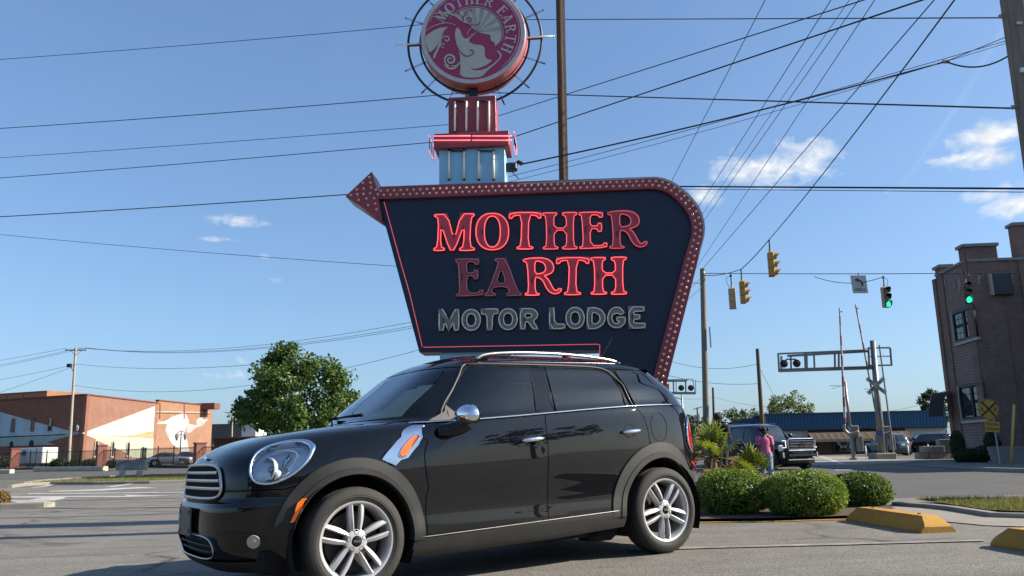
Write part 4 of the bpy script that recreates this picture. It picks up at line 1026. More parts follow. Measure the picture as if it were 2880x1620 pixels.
# grille and air intake outlines (left half, y and height), mirrored
grl = [B.front(y, z) for y, z in ((.0, .822), (.20, .822), (.34, .816), (.42, .795), (.455, .755), (.475, .70), (.478, .665), (.455, .632), (.38, .620), (.20, .616), (0, .615))]
grille = grl + [Vector((-p[0], p[1])) for p in grl[1:-1][::-1]]
ital = [B.front(y, z) for y, z in ((.0, .400), (.30, .400), (.40, .392), (.44, .365), (.445, .325), (.425, .285), (.36, .262), (.2, .256), (0, .255))]
intake = ital + [Vector((-p[0], p[1])) for p in ital[1:-1][::-1]]
fogc = CAR.hit(*zf(858, 1062)) or B.front(.66, .39)
FB = CAR.patch('front_bumper', bump_f, K_PAINT, step=.045, holes=[intake])
MB_ = CAR.patch('lower_lip', [B.front(y, .255) for y in (0, .2, .4, .55, .66)] + [B.side(.50, .262), B.side(.46, .215), B.side(.52, .185)] + [B.front(y, .182) for y in (.7, .5, .3, 0)] + [Vector((-p[0], p[1])) for p in ([B.front(y, .255) for y in (.2, .4, .55, .66)] + [B.side(.50, .262), B.side(.46, .215), B.side(.52, .185)] + [B.front(y, .182) for y in (.7, .5, .3)])[::-1]], K_PLAST, FB, off=.012)
CAR.patch('grille_void', grille, K_DARK, FB, off=.006)
CAR.patch('intake_void', intake, K_DARK, FB, off=-.03)
CAR.ring('grille_surround', [Vector(p) for p in chaikin([(a[0], a[1], 0) for a in grille], 2)], .010, K_SATIN, .012, FB, mirror=False, n=8)
CAR.ring('intake_surround', [Vector(p) for p in chaikin([(a[0], a[1], 0) for a in intake], 2)], .0065, K_SATIN, .004, FB, mirror=False, n=8)
for i, zz in enumerate((.775, .727, .68)):
    yw = (.40, .44, .462)[i]; pts = [B.front(yw * (k / 8 - 1), zz) for k in range(17)]
    w_ = [B.off(p[0], p[1], .012) for p in pts]; mbb = MB(); rows = [[(p.x - .03, p.y, p.z - .012), (p.x, p.y, p.z - .009), (p.x + .004, p.y, p.z), (p.x, p.y, p.z + .009), (p.x - .03, p.y, p.z + .012)] for p in w_]
    mbb.sheet(rows).build('grille_bar', K_SATIN, FB, smooth=True, angle=50)
for zz in (.80, .752, .704, .652):                                # mesh behind the bars
    for y in [(-.40 + .04 * k) for k in range(21)]:
        p = B.front(y, zz); w_ = B.off(p[0], p[1], .008); MB().box(w_, (.006, .004, .034)).build('grille_rib', K_PLAST, FB)
for zz in (.375, .335, .295):
    pts = [B.front(.40 * (k / 6 - 1), zz) for k in range(13)]; MB().tube([B.off(p[0], p[1], -.015) for p in pts], .006, 5).build('intake_rib', K_PLAST, FB)
# number plate blank
pl = B.off(0, .475, .012)
PLATE = MB().box((pl.x + .012, .0, .475), (.012, .32, .175), bev=.004).build('plate_holder', mat('plate_bracket', (.085, .076, .068), .5, var=.1), FB)
for y in (-.13, .13):
    for zz in (.42, .535): MB().box((pl.x + .019, y, zz), (.004, .012, .026)).build('plate_slot', K_DARK, PLATE)
# fog lamps
for sg in (1, -1):
    p = B.off(fogc[0], fogc[1], .004); n = B.nrm(fogc[0], fogc[1]); p.y *= sg; n.y *= sg
    Mq = Matrix.Translation(p) @ n.to_track_quat('Z', 'Y').to_matrix().to_4x4()
    MB().lathe([(.001, .004), (.02, .003), (.032, -.002), (.036, .002), (.039, .002), (.041, -.006)], 24, Mq).build('fog_lamp', mat('fog_lens', (.40, .39, .33), .12, var=.05, coat=1.0), FB, smooth=True)
# sunken corner air curtain, as dark moulded insert
ins = [B.front(y, z) for y, z in ((.46, .415), (.60, .43), (.68, .42), (.725, .375), (.70, .33), (.62, .30), (.50, .275), (.58, .33), (.60, .37), (.55, .40))]
CAR.patch('corner_insert', [Vector(p[:2]) for p in chaikin([(a[0], a[1], 0) for a in ins], 1)], K_GLOSS, FB, off=.003, mirror=True)
# rear bumper
rb = sd((-2.965, .615), (-3.02, .615)) + [Vector((pr * f + B.side(-3.02, .615)[0] * (1 - f), .615)) for f in (.35, .7)] + [Vector((pr, .615)), Vector((pr, .24))] + [Vector((pr * f + B.side(-3.0, .26)[0] * (1 - f), .24)) for f in (.7, .35)] + sd((-2.98, .27), (-2.955, .36), (-2.965, .48))
CAR.patch('rear_bumper', rb, K_PLAST, mirror=True, off=.006, stretch=False, step=.05)
# arch cladding: a lipped ring round each wheel
def cladding(cx, rin, rout, a0, a1, name='arch_cladding', n=40):
    out = []
    for sg in (1, -1):
        rows = []
        for i in range(n + 1):
            a = rad(a0 + (a1 - a0) * i / n); ca_, sa_ = math.cos(a), math.sin(a); row = []
            ri = rin(a); ro = rout(a)
            for f, d in ((1.0, -.004), (1.0, .008), (.965, .014), (.60, .017), (.40, .019), (.36, .026), (.04, .027), (0, .022), (0, -.055)):
                r = (ri[0] + (ro[0] - ri[0]) * f, ri[1] + (ro[1] - ri[1]) * f); x, zz = cx + r[0] * ca_, WZ + r[1] * sa_
                p = B.side(x, max(.19, zz)); w_ = B.pt(p[0], p[1]); nn = B.nrm(p[0], p[1]); nn = Vector((nn.x * .4, nn.y, 0)).normalized(); w_ = w_ + nn * d; row.append((w_.x, w_.y * sg, zz))
            rows.append(row)
        out.append(MB().sheet(rows).build(name, K_PLAST, CARO, smooth=True, angle=38))
    return out
AF = cladding(0, lambda a: (.382, .402), lambda a: (.47 if math.cos(a) < 0 else .50, .508), 184, 14)
AR = cladding(-WB, lambda a: (.42 if math.cos(a) > 0 else .37, .402), lambda a: (.552 if math.cos(a) > 0 else .47, .53), 200, -2)
for cx in (0, -WB):                                                # wheel housings
    for sg in (1, -1):
        rows = [[(cx + .405 * math.cos(a), sg * y, WZ + .41 * math.sin(a)) for y in (.84, .62, .50)] for a in [rad(-25 + 230 * i / 20) for i in range(21)]]
        mbx = MB().sheet(rows); c = len(mbx.v); mbx.add([(cx, sg * .50, WZ)] + [r[2] for r in rows], [[0, i, i + 1] for i in range(1, 21)])
        mbx.build('wheel_housing', K_DARK, CARO)
# sills
sl_out = sd(*([(x, sill(x)) for x in (-.40, -.8, -1.2, -1.6, -2.0, -2.18)] + [(-2.17, .24), (-1.6, .215), (-1.0, .20), (-.5, .19), (-.40, .20)]))
CAR.patch('sill', sl_out, K_PLAST, mirror=True, off=.012, stretch=False, rim=.03)
CAR.line('sill_strip', sd(*[(x, sill(x) + .001) for x in (-.42, -.9, -1.4, -1.9, -2.16)]), .004, mat('sill_grey', (.22, .21, .20), .4, metal=.5), .014)
MB().box((-1.25, 0, .25), (3.6, 1.42, .16), bev=.03).build('underbody', K_DARK, CARO)
MB().box((-2.08, .60, .20), (.30, .30, .14), bev=.05).build('silencer', K_DARK, CARO)
# body shell behind the shut lines and below the glass
shell = MB(); rows = []
for zz in (.30, .45, .60, .75, .90, 1.0):
    rows.append([B.off(ph, zz, -.03) for ph in [rad(a) for a in range(-180, 181, 6)]])
keep_rows = [[p for p in r] for r in rows]
fs = MB().sheet(keep_rows)
fs.f = [f for f in fs.f if not any(math.hypot(fs.v[i].x - cx, fs.v[i].z - WZ) < .47 and abs(fs.v[i].y) > .5 for i in f for cx in (0, -WB))]
fs.build('inner_shell', K_DARK, CARO)
# --- greenhouse
bz = lambda x: belt(x) + .006
wf = [(-.702, bz(-.70) + .02), (-.706, 1.17), (-.80, 1.29), (-.91, 1.405), (-.965, 1.452), (-1.0, 1.456), (-1.25, 1.457), (-1.470, 1.457), (-1.440, 1.28), (-1.408, bz(-1.40) + .008), (-1.05, bz(-1.05) + .006)]
wr = [(-1.585, bz(-1.585) + .006), (-1.605, 1.30), (-1.622, 1.457), (-1.90, 1.456), (-2.10, 1.448), (-2.20, 1.430), (-2.25, 1.395), (-2.276, 1.32), (-2.282, 1.22), (-2.272, bz(-2.27) + .006), (-1.95, bz(-1.95) + .006)]
wq = [(-2.312, 1.436), (-2.352, 1.30), (-2.378, bz(-2.38) + .005), (-2.60, bz(-2.6) + .004), (-2.815, bz(-2.81) + .002), (-2.76, 1.27), (-2.68, 1.40), (-2.63, 1.434)]
GF, GR, GQ = (sd(*w_) for w_ in (wf, wr, wq))
wsl = [Vector((B.side(-.53, 1.07)[0] * .80, 1.085)), Vector((B.side(-.72, 1.22)[0] * .82, 1.22)), Vector((B.side(-.90, 1.36)[0] * .83, 1.36)), Vector((B.side(-1.0, 1.45)[0] * .80, 1.437)), Vector((.35, 1.447))]
screen = [Vector((0, 1.085))] + wsl + [Vector((0, 1.449))] + [Vector((-p[0], p[1])) for p in wsl[::-1]]
# black pillars and roof sides with openings for the panes
gh = [Vector((0, 1.068))] + [Vector((B.side(-.42, 1.05)[0] * f, 1.066)) for f in (.3, .6, .9)] + sd(*[(x, bz(x) - .004) for x in (-.45, -.7, -1.0, -1.4, -1.8, -2.2, -2.6, -2.82, -2.95)]) + [Vector((pr * f + B.side(-2.95, 1.14)[0] * (1 - f), 1.03)) for f in (.35, .7)] + [Vector((pr, 1.03)), Vector((pr, 1.458))] + [Vector((pr * f + .35 * (1 - f), 1.458)) for f in (.9, .8, .7, .6, .5, .4, .3, .2, .1)] + [Vector((.35, 1.458)), Vector((0, 1.458))]
half_screen = [Vector((.0005, 1.085))] + wsl + [Vector((.0005, 1.449))]
PIL = CAR.patch('pillar_frame', gh, K_GLOSS, mirror=True, off=-.004, holes=[GF, GR, GQ, half_screen], step=.05, stretch=False)
for nm, gg, mt in (('front_window', GF, K_TINT), ('rear_window', GR, K_TINTD), ('quarter_window', GQ, K_TINTD)): CAR.patch(nm, gg, mt, mirror=True, off=-.001, stretch=False)
WS = CAR.patch('windscreen', screen, K_SHIELD, off=.001, step=.05)
for g2 in (GF, GR, GQ): CAR.ring('window_seal', g2, .0055, K_DARK, .0)
CAR.line('belt_moulding', sd(*[(x, bz(x) - .002) for x in (-.41, -.7, -1.0, -1.45, -1.9, -2.3, -2.6, -2.83)]), .0062, K_CHROME, .003)
CAR.line('window_frame_trim', sd((-.545, bz(-.545) + .01), (-.70, 1.18), (-.88, 1.385), (-.955, 1.463), (-1.03, 1.469), (-1.5, 1.470), (-1.9, 1.468), (-2.12, 1.460), (-2.23, 1.43), (-2.29, 1.36), (-2.325, 1.25), (-2.345, bz(-2.34) + .005)), .007, K_FRAME, .004)
tri = sd((-.545, bz(-.545) + .004), (-.698, bz(-.70) + .004), (-.702, 1.165))
CAR.patch('mirror_sail', tri, mat('sail_grey', (.16, .145, .13), .45, var=.06), mirror=True, off=.006, stretch=False)
# screen header band and roof
mr = MB(); lev = [1.457, 1.468, 1.48, 1.492, 1.504, 1.515, 1.53, 1.545, 1.558, 1.57, 1.58, 1.59, 1.60]; phs = [rad(a) for a in range(-180, 181, 4)]
mr.sheet([[B.pt(p, zz) for p in phs] for zz in lev]); top = [B.pt(p, 1.60) for p in phs[:-1]]; k = len(mr.v); cen = Vector((-1.9, 0, 1.603))
mr.add([cen] + top, [[0, i + 1, (i + 1) % len(top) + 1] for i in range(len(top))])
ROOF = mr.build('roof', K_PAINT, CARO, smooth=True)
sp = MB().sheet([[(x - k * .20 * (1 - (abs(y) / .62) ** 2.2), y, z + .05 * (1 - (y / .66) ** 2)) for y in [(-.60 + .1 * k_) for k_ in range(13)]] for x, z, k in ((-2.50, 1.470, .6), (-2.64, 1.463, .9), (-2.735, 1.450, 1.1), (-2.74, 1.436, 1.1), (-2.64, 1.432, .9), (-2.5, 1.432, .6))])
sp.build('roof_spoiler', K_PAINT, CARO, smooth=True, angle=40)
for sg in (1, -1):
    pts = spline([(-1.085, .545, 1.520), (-1.15, .55, 1.550), (-1.30, .555, 1.568), (-1.56, .555, 1.578), (-1.88, .552, 1.577), (-2.18, .545, 1.563), (-2.40, .535, 1.543), (-2.50, .53, 1.518)], 5)
    MB().tube([(p.x, p.y * sg, p.z) for p in pts], .0135, 8).build('roof_rail', K_SATIN, CARO, smooth=True)
    for x, z in ((-1.14, 1.515), (-2.44, 1.515)): MB().box((x, .54 * sg, z), (.10, .03, .04), bev=.01).build('rail_foot', K_GLOSS, CARO)
MB().tube([(-2.66, .0, 1.53), (-2.90, .0, 1.83)], [.006, .0035], 6).box((-2.65, 0, 1.53), (.07, .04, .03), bev=.01).build('aerial', K_DARK, CARO)
# tail lamps
tl = [B.front(y, z, True) for y, z in ((.52, 1.05), (.64, 1.06), (.725, 1.02), (.752, .92), (.752, .82), (.70, .76), (.58, .76))]
TL = CAR.patch('tail_lamp', [Vector(p[:2]) for p in chaikin([(a[0], a[1], 0) for a in tl], 1)], K_RED, mirror=True, off=.012, stretch=False, rim=.02)
CAR.ring('tail_lamp_bezel', [Vector(p) for p in chaikin([(a[0], a[1], 0) for a in tl], 1)], .009, K_CHROME, .008)
bg = [B.front(y, z, True) for y, z in ((-.60, 1.12), (.60, 1.12), (.62, 1.36), (-.62, 1.36))]
# --- head lamps: outline as seen, carried onto the body
for sg in (1,):
    HB = CAR.patch('headlamp_bowl', hin, K_REFL, mirror=True, off=-.03, step=.03)
    HL = CAR.patch('headlamp_lens', hin, K_LENS, mirror=True, off=.010, step=.03)
    bz_rows = []
    def bezel(sg):
        rows = []
        for a in hp + hp[:1]:
            r = []
            for f, d in ((1.02, .002), (1.01, .012), (.97, .018), (.93, .016), (.89, .008), (.87, -.03)):
                q = hcen + (a - hcen) * f; w_ = B.off(q[0], q[1], d); r.append((w_.x, w_.y * sg, w_.z))
            rows.append(r)
        return MB().sheet(rows).build('headlamp_bezel', K_CHROME, CARO, smooth=True)
    BZ = [bezel(1), bezel(-1)]
    for k_, sg in enumerate((1, -1)):
        def at(px_, d):
            q = CAR.hit(*z2(*px_)); w_ = B.off(q[0], q[1], d); n = B.nrm(q[0], q[1]); return Vector((w_.x, w_.y * sg, w_.z)), Vector((n.x, n.y * sg, n.z))
        p, n = at((735, 640), -.018); Mq = Matrix.Translation(p) @ Vector((.95, .25 * sg, .1)).to_track_quat('Z', 'Y').to_matrix().to_4x4()
        MB().lathe([(.012, -.045), (.06, -.03), (.072, -.006), (.074, .004), (.066, .006), (.062, -.004), (.05, -.022)], 28, Mq, caps=False).build('main_beam', K_REFL, BZ[k_], smooth=True)
        MB().ball(Mq @ Vector((0, 0, -.02)), .022, 12, 8).build('bulb', K_LENS, BZ[k_], smooth=True)
        p, n = at((800, 680), -.016); Mq = Matrix.Translation(p) @ Vector((.97, .12 * sg, -.02)).to_track_quat('Z', 'Y').to_matrix().to_4x4()
        MB().lathe([(.002, .0), (.032, .0)], 24, Mq @ Matrix.Translation((0, 0, .024))).build('indicator_lens', mat('indicator_red', (.62, .13, .05), .2, var=.1, coat=1.0), BZ[k_])
        MB().lathe([(.034, -.06), (.036, -.0), (.0355, .026), (.032, .026), (.030, .018)], 24, Mq, caps=False).build('indicator_tube', K_REFL, BZ[k_], smooth=True)
        p1, _ = at((905, 520), -.012); p2, _ = at((845, 640), -.012)
        MB().tube([p1, (p1 + p2) / 2 + Vector((.01, .006 * sg, 0)), p2], .011, 8).build('lamp_divider', K_CHROME, BZ[k_], smooth=True)
# --- chrome scuttle plates with amber repeaters
sc = CAR.px(zw, [(905, 893), (1060, 890), (1022, 960), (1034, 1040), (980, 1140), (850, 1300), (760, 1328), (690, 1400), (515, 1326), (640, 1170), (760, 1040)])
SCU = CAR.patch('scuttle_plate', sc, mat('brushed_chrome', (.66, .69, .74), .16, metal=1.0, var=.04), mirror=True, off=.007, stretch=False, rim=.008)
rp = CAR.px(zw, [(735, 1262), (745, 1225), (900, 1040), (950, 1028), (975, 1050), (968, 1075), (830, 1255), (775, 1285), (745, 1280)])
rp = [Vector(p[:2]) for p in chaikin([(a[0], a[1], 0) for a in rp], 1)]
rpc = sum(rp, Vector((0, 0))) / len(rp)
CAR.patch('side_repeater', rp, K_ORANGE, SCU[0], off=.020, mirror=False, stretch=False, rim=.012)
CAR.ring('repeater_surround', [rpc + (p - rpc) * 1.12 for p in rp], .006, K_CHROME, .011, SCU[0], mirror=False)
for sg_, par in ((-1, SCU[1]),):
    w_ = [B.off(p[0], p[1], .016) for p in rp]; MB().add([(p.x, -p.y, p.z) for p in w_], [list(range(len(w_)))]).build('side_repeater', K_ORANGE, par)
# --- markers on the cladding
for nm, pts, mt, zz_ in (('front_marker', [(1405, 572), (1462, 566), (1405, 690), (1330, 825), (1270, 840), (1320, 730)], K_ORANGE, zf), ('rear_marker', [(1650, 738), (1665, 742), (1700, 780), (1718, 832), (1708, 836), (1685, 795)], K_RED, z3)):
    q = CAR.px(zz_, pts); CAR.patch(nm, q, mt, mirror=True, off=.036, stretch=False, rim=.02)
# --- door handles
for (x, z), par in (((-1.315, .913), DF), ((-2.262, .949), DR)):
    for k_, sg in enumerate((1, -1)):
        q = B.side(x, z); c = B.off(q[0], q[1], .0); n = B.nrm(q[0], q[1])
        cup = [(B.side(x + .060 * math.cos(a), z + .052 * math.sin(a))) for a in [2 * math.pi * i / 20 for i in range(20)]]
        w_ = [B.off(p[0], p[1], .002) for p in cup]; c2 = B.off(q[0], q[1], -.02)
        MB().add([(p.x, p.y * sg, p.z) for p in w_] + [(c2.x, c2.y * sg, c2.z)], [[i, (i + 1) % 20, 20] for i in range(20)]).build('handle_cup', K_DARK, par[k_], smooth=True)
        pts = []
        for i in range(9):
            f = i / 8 * 2 - 1; qq = B.side(x - .012 + f * .098, z - .004 - f * .006); pts.append(B.off(qq[0], qq[1], .020 + .014 * (1 - f * f)))
        MB().tube([(p.x, p.y * sg, p.z) for p in pts], [.007, .013, .0155, .0165, .017, .017, .0165, .014, .008], 10).build('handle', K_CHROME, par[k_], smooth=True)
# shut line of the fuel flap
fc = [B.side(-2.603 + .098 * math.cos(a), .975 + .115 * math.sin(a)) for a in [2 * math.pi * i / 32 for i in range(32)]]
CAR.ring('fuel_flap_seam', fc, .0028, K_DARK, .0, QU[0], mirror=False)
# --- mirrors
for sg in (1, -1):
    c = Vector((-.735, 1.005 * sg, 1.082)); rows = []
    for i in range(13):
        a = math.pi * i / 12; rr = math.sin(a) ** .75; yy = -math.cos(a); row = []
        for k in range(20):
            b = 2 * math.pi * k / 20; xx = math.cos(b); zz = math.sin(b); front = 1.0 if xx > 0 else .45
            row.append((c.x + .088 * rr * xx * front, c.y + .118 * yy * (1 - .04 * zz), c.z + (.074 if zz > 0 else .062) * rr * zz))
        rows.append(row + row[:1])
    mm = MB().sheet(rows).build('mirror_shell', K_CHROME, CARO, smooth=True)
    MB().ball((c.x - .036, c.y, c.z), (.006, .10, .056), 16, 10).build('mirror_glass', K_TINTD, mm, smooth=True)
    arm = [(-.60, .855 * sg, .985), (-.64, .90 * sg, .985), (-.70, .955 * sg, 1.005), (-.735, .985 * sg, 1.035)]
    MB().tube(chaikin(arm, 2, False), [.062, .058, .054, .052, .050, .048, .047, .046, .046, .045, .045, .045][:len(chaikin(arm, 2, False))] if len(chaikin(arm, 2, False)) <= 12 else .05, 12).build('mirror_arm', K_GLOSS, mm, smooth=True)
# --- badge, wipers, cowl
bd = B.front(0, .862); bp = B.off(bd[0], bd[1], .006)
MB().ball(bp, (.010, .034, .024), 16, 8).tube([bp + Vector((.0, -.085, .012)), bp + Vector((.004, -.03, 0)), bp + Vector((.004, .03, 0)), bp + Vector((0, .085, .012))], [.003, .008, .008, .003], 6).build('hood_badge', K_CHROME, HOOD, smooth=True)
CAR.patch('cowl', [Vector((p[0], 1.064)) for p in cowl] + [Vector((-p[0], 1.064)) for p in cowl[:-1][::-1]] + [Vector((-wsl[0][0], 1.10)), Vector((0, 1.10)), Vector((wsl[0][0], 1.10))], K_DARK, off=-.008, step=.03)
for y0, y1 in ((.30, -.28), (-.15, -.62)):
    a, b, c3 = B.front(y0, 1.105), B.front((y0 + y1) / 2, 1.11), B.front(y1, 1.12)
    MB().tube([B.off(a[0], a[1], .03), B.off(b[0], b[1], .028), B.off(c3[0], c3[1], .014)], [.014, .009, .006], 6).build('wiper', K_DARK, CARO, smooth=True)
# --- interior
MB().box((-.62, 0, .93), (.42, 1.40, .26), bev=.08).build('dashboard', K_SEAT, CARO)
for y in (.36, -.36):
    st = MB().box((-1.42, y, .62), (.55, .50, .20), bev=.08); Rm = Matrix.Rotation(rad(-14), 3, 'Y')
    st.box((-1.66, y, .92), (.16, .48, .62), M=Rm, bev=.07).box((-1.76, y, 1.29), (.10, .28, .17), M=Rm, bev=.045)
    st.build('seat', K_SEAT, CARO, smooth=True, angle=50)
MB().box((-2.55, 0, .86), (.18, 1.25, .62), bev=.07).box((-2.56, .34, 1.24), (.09, .24, .14), bev=.04).box((-2.56, -.34, 1.24), (.09, .24, .14), bev=.04).build('rear_bench', K_SEAT, CARO, smooth=True, angle=50)
MB().tube([(-.93 + .05 * math.cos(a), .36 + .185 * math.sin(a), .99 + .18 * math.cos(a)) for a in [2 * math.pi * i / 24 for i in range(24)]], .016, 7, closed=True).ball((-.92, .36, .985), (.03, .06, .05), 10, 6).bar((-.91, .36, .985), (-.90, .36, 1.15), .02).build('steering_wheel', K_SEAT, CARO, smooth=True)
MB().box((-.80, 0, 1.37), (.05, .25, .075), bev=.025).tube([(-.79, 0, 1.40), (-.74, 0, 1.45)], .016, 6).build('rear_view_mirror', K_DARK, CARO)
# --- wheels
for nm, x, y, sg, spin in (('wheel', 0, .765, 1, rad(90)), ('wheel', -WB, .772, 1, rad(-87)), ('wheel', 0, -.765, -1, rad(20)), ('wheel', -WB, -.772, -1, 0)):
    make_wheel(nm, .328, .240, .21, 5, True, spin, sg, 'MINI' if sg > 0 else None, CARO, (x, y, WZ))
# ------------------------------------------------------------------ poles, wires, signals and the level crossing
def base_at(u, Y, dz=0.0):
    v = 1290.0
    for _ in range(5):
        p = P(u, v, Y); v += (p.z - gz(p.x, p.y)) * FPX / Y
    p = P(u, v, Y); p.z = gz(p.x, p.y) + dz; return p
def PZ(u, v, z):
    d = ray(u, v); return CAM + d * ((z - HC) / d.z)
def wood(name, c):
    M = bpy.data.materials.new(name); M.use_nodes = True; t = NT(M.node_tree); b = t.n['Principled BSDF']
    co = t.add('ShaderNodeTexCoord').outputs['Object']; mp = t.add('ShaderNodeMapping'); mp.inputs['Scale'].default_value = (9, 9, .35); t.link(co, mp.inputs[0])
    n = t.noise(mp.outputs[0], 3.0, 8, .7); n2 = t.noise(co, .6, 4)
    f = t.math('ADD', t.math('MULTIPLY', n, .7), t.math('MULTIPLY', n2, .3))
    t.link(t.ramp(f, (.3, tuple(x * .45 for x in c)), (.7, tuple(min(1, x * 1.35) for x in c))), b.inputs['Base Color']); b.inputs['Roughness'].default_value = .9; b.inputs['Specular IOR Level'].default_value = .2
    bn = t.add('ShaderNodeBump'); bn.inputs['Strength'].default_value = .6; bn.inputs['Distance'].default_value = .02; t.link(n, bn.inputs['Height']); t.link(bn.outputs[0], b.inputs['Normal'])
    return M
W_GREY, W_BROWN, W_PALE = wood('weathered_pole_wood', (.22, .19, .15)), wood('brown_pole_wood', (.13, .085, .055)), wood('pale_pole_wood', (.36, .31, .24))
K_STEEL = mat('galvanised_steel', (.34, .34, .33), .5, metal=.5, var=.12, vscale=4, dirt=.25)
K_WIRE = mat('black_cable', (.012, .012, .014), .6, var=.1)
K_CERAM = mat('insulator', (.30, .26, .23), .3, var=.1)
def pole(label, u, Y, vtop, r0, r1, material, utop=None, name='utility_pole', group=None, v_base=None):
    b = base_at(u, Y); t_ = P(utop if utop is not None else u, vtop, Y); o = thing(name, label, 'pole', b, group=group)
    pts = [Vector((0, 0, -.05)).lerp(t_ - b, f) for f in (0, .25, .5, .75, 1)]
    MB().tube(pts, [r0 + (r1 - r0) * f for f in (0, .25, .5, .75, 1)], 14).build('shaft', material, o, smooth=True, angle=50)
    return o, b, t_ - b
def wire(label, a, b, r=.010, sag=.0, n=18, name='overhead_wire', mid=None):
    a, b = Vector(a), Vector(b); pts = []
    for i in range(n + 1):
        f = i / n; p = a.lerp(b, f); p.z -= sag * 4 * f * (1 - f); pts.append(p)
    c = (a + b) / 2
    mb = MB().tube([p - a for p in pts], r, 5)
    o = mb.build(name, K_WIRE, None, smooth=True); o.location = a; WM[o.name] = Matrix.Translation(a)
    return tag(o, label, 'wire')
# left utility pole with crossarm, floodlight and wires
PL, plb, plt = pole('pale wooden utility pole with a crossarm and floodlight left of the mural wall', 192, 100, 978, .19, .13, W_PALE, utop=213)
hz = plt.z
for nm, dx, ang in (('crossarm', 0, 0),):
    MB().bar(plt + Vector((-1.35, .12, -.25)), plt + Vector((1.35, .12, -.32)), .11, .15).build(nm, W_PALE, PL)
MB().bar(plt + Vector((-.7, .1, -.30)), plt + Vector((-.03, .1, -.95)), .04).build('arm_brace', K_STEEL, PL); MB().bar(plt + Vector((.7, .1, -.34)), plt + Vector((.03, .1, -.95)), .04).build('arm_brace', K_STEEL, PL)
for dx in (-1.25, .45, 1.2): MB().lathe([(.03, 0), (.05, .04), (.03, .08), (.055, .13), (.02, .19)], 10, Matrix.Translation(plt + Vector((dx, .12, -.19)))).build('insulator', K_CERAM, PL)
fl = plt + Vector((-.55, -.1, -2.2))
MB().box(fl, (.55, .35, .45), bev=.05).bar(fl + Vector((.2, 0, -.2)), plt + Vector((-.05, 0, -2.9)), .07).build('floodlight', C_DARK, PL)
pa = lambda dx, dz, dy=.12: plb + plt + Vector((dx, dy, dz))
for i, (dx, v2) in enumerate(((-1.25, 996), (.45, 1018), (1.2, 1024))): wire(f"thin wire running left off the crossarm of the pale pole, {('top', 'middle', 'bottom')[i]} one", pa(dx, -.02), P(-300, v2 + 60, 135), .02, .3)
wire('wire dropping left from below the floodlight of the pale pole, upper of two', pa(-.1, -2.1), P(-300, 1110, 125), .02, .4); wire('wire dropping left from below the floodlight of the pale pole, lower of two', pa(-.1, -2.3), P(-300, 1190, 120), .02, .4)
for i, (dx, dz, v2) in enumerate(((.45, -.02, 905), (1.2, -.02, 918), (1.2, -.05, 925))): wire(f"slack wire from the pale pole rising right behind the sign, {('highest', 'middle', 'lowest')[i]} of three", pa(dx, dz), P(1330, v2 - 35, 62), .018, 1.5)
wire('slack wire leaving the pale pole below its crossarm towards the round tree', pa(.12, -2.0), P(760, 1022, 70), .02, .5)
wire('lowest slack wire from the pale pole to behind the sign', pa(.12, -4.6), P(1330, 940, 60), .018, 2.2)
# hidden pole straight behind the tower, carrying the long spans
PB, pbb, pbt = pole('grey wooden pole hidden behind the tower of the sign', 1331, 21, -60, .16, .12, W_GREY, utop=1329)
def bpt(v): return P(1329, v, 21)
NPu, NPY = 2850, 10.2
PN, pnb, pnt = pole('thick grey wooden pole at the right edge of the picture', 3062, NPY, -420, .185, .165, W_GREY, utop=2790)
def npt(v): return P(2846 + v * .14, v, NPY)
MB().box(npt(212) - pnb + Vector((-.10, -.16, 0)), (.05, .03, .06)).build('tag_plate', mat('tag_blue', (.45, .58, .66), .4, var=.1), PN)
MB().box(npt(83) - pnb + Vector((-.06, -.17, 0)), (.07, .02, .04)).build('tag_plate', K_STEEL, PN)
for yy in (50, 306): MB().lathe([(.02, 0), (.03, .02), (.02, .05)], 8, Matrix.Translation(npt(yy) - pnb + Vector((-.19, 0, 0)))).build('insulator', K_CERAM, PN)
for i, (vl, vc, vr, r, tx) in enumerate(((209, 56, 50, .010, 'highest'), (398, 259, 306, .013, 'second highest'))):
    wire(f'{tx} long wire from the left edge to behind the round emblem', P(-700, vl, 30), bpt(vc), r, .15); wire(f'{tx} wire from behind the emblem to the thick right pole', bpt(vc), npt(vr), r, .0)
wire('third wire from the left edge ending behind the maroon box', P(-700, 484, 30), bpt(345), .009, .1); wire('wire rising right from behind the maroon box to the top of the picture', bpt(349), P(2830, -127, 9), .010, .0)
wire('fourth wire from the left edge ending behind the pink neon ledge', P(-700, 547, 30), bpt(390), .012, .1); wire('thick wire rising right from behind the neon ledge to the top of the picture', bpt(424), P(2830, -79, 9), .013, .0)
wire('thick cable from the left edge to behind the arrow head', P(-700, 642, 30), bpt(521), .016, .12); wire('level cable from behind the curved sign corner to the right edge', bpt(521), P(2960, 531, NPY), .015, .0); wire('thin level wire just below the cable right of the sign', bpt(527), P(2960, 541, NPY), .006, .0)
wire('thin slack wire sloping down from the left edge to behind the panel', P(-700, 582, 60), P(1970, 797, 43), .016, .6)
# service drop to the tower
a = SVC; b = P(2661, 173, 11.3); c = P(2790, 206, 11.1); d = npt(118)
wire('heavy service cable from the tower to the splice near the right pole', a, b, .013, .06); wire('twisted slack cable end hanging between splice and right pole', b, npt(136), .012, .17); wire('tight wire from the splice to the right pole', b, npt(92), .006, .0)
MB().box((0, 0, 0), (.12, .05, .05), bev=.01).build('cable_splice', K_STEEL, None).matrix_world = Matrix.Translation(b)
tag(bpy.data.objects['cable_splice'], 'small grey splice clamp on the service cable near the right pole', 'clamp')
wire('upper thin wire under the service cable', P(1431, 497, 13), npt(106), .005, .04); wire('lower thin wire under the service cable', P(1431, 512, 13), npt(112), .004, .06)
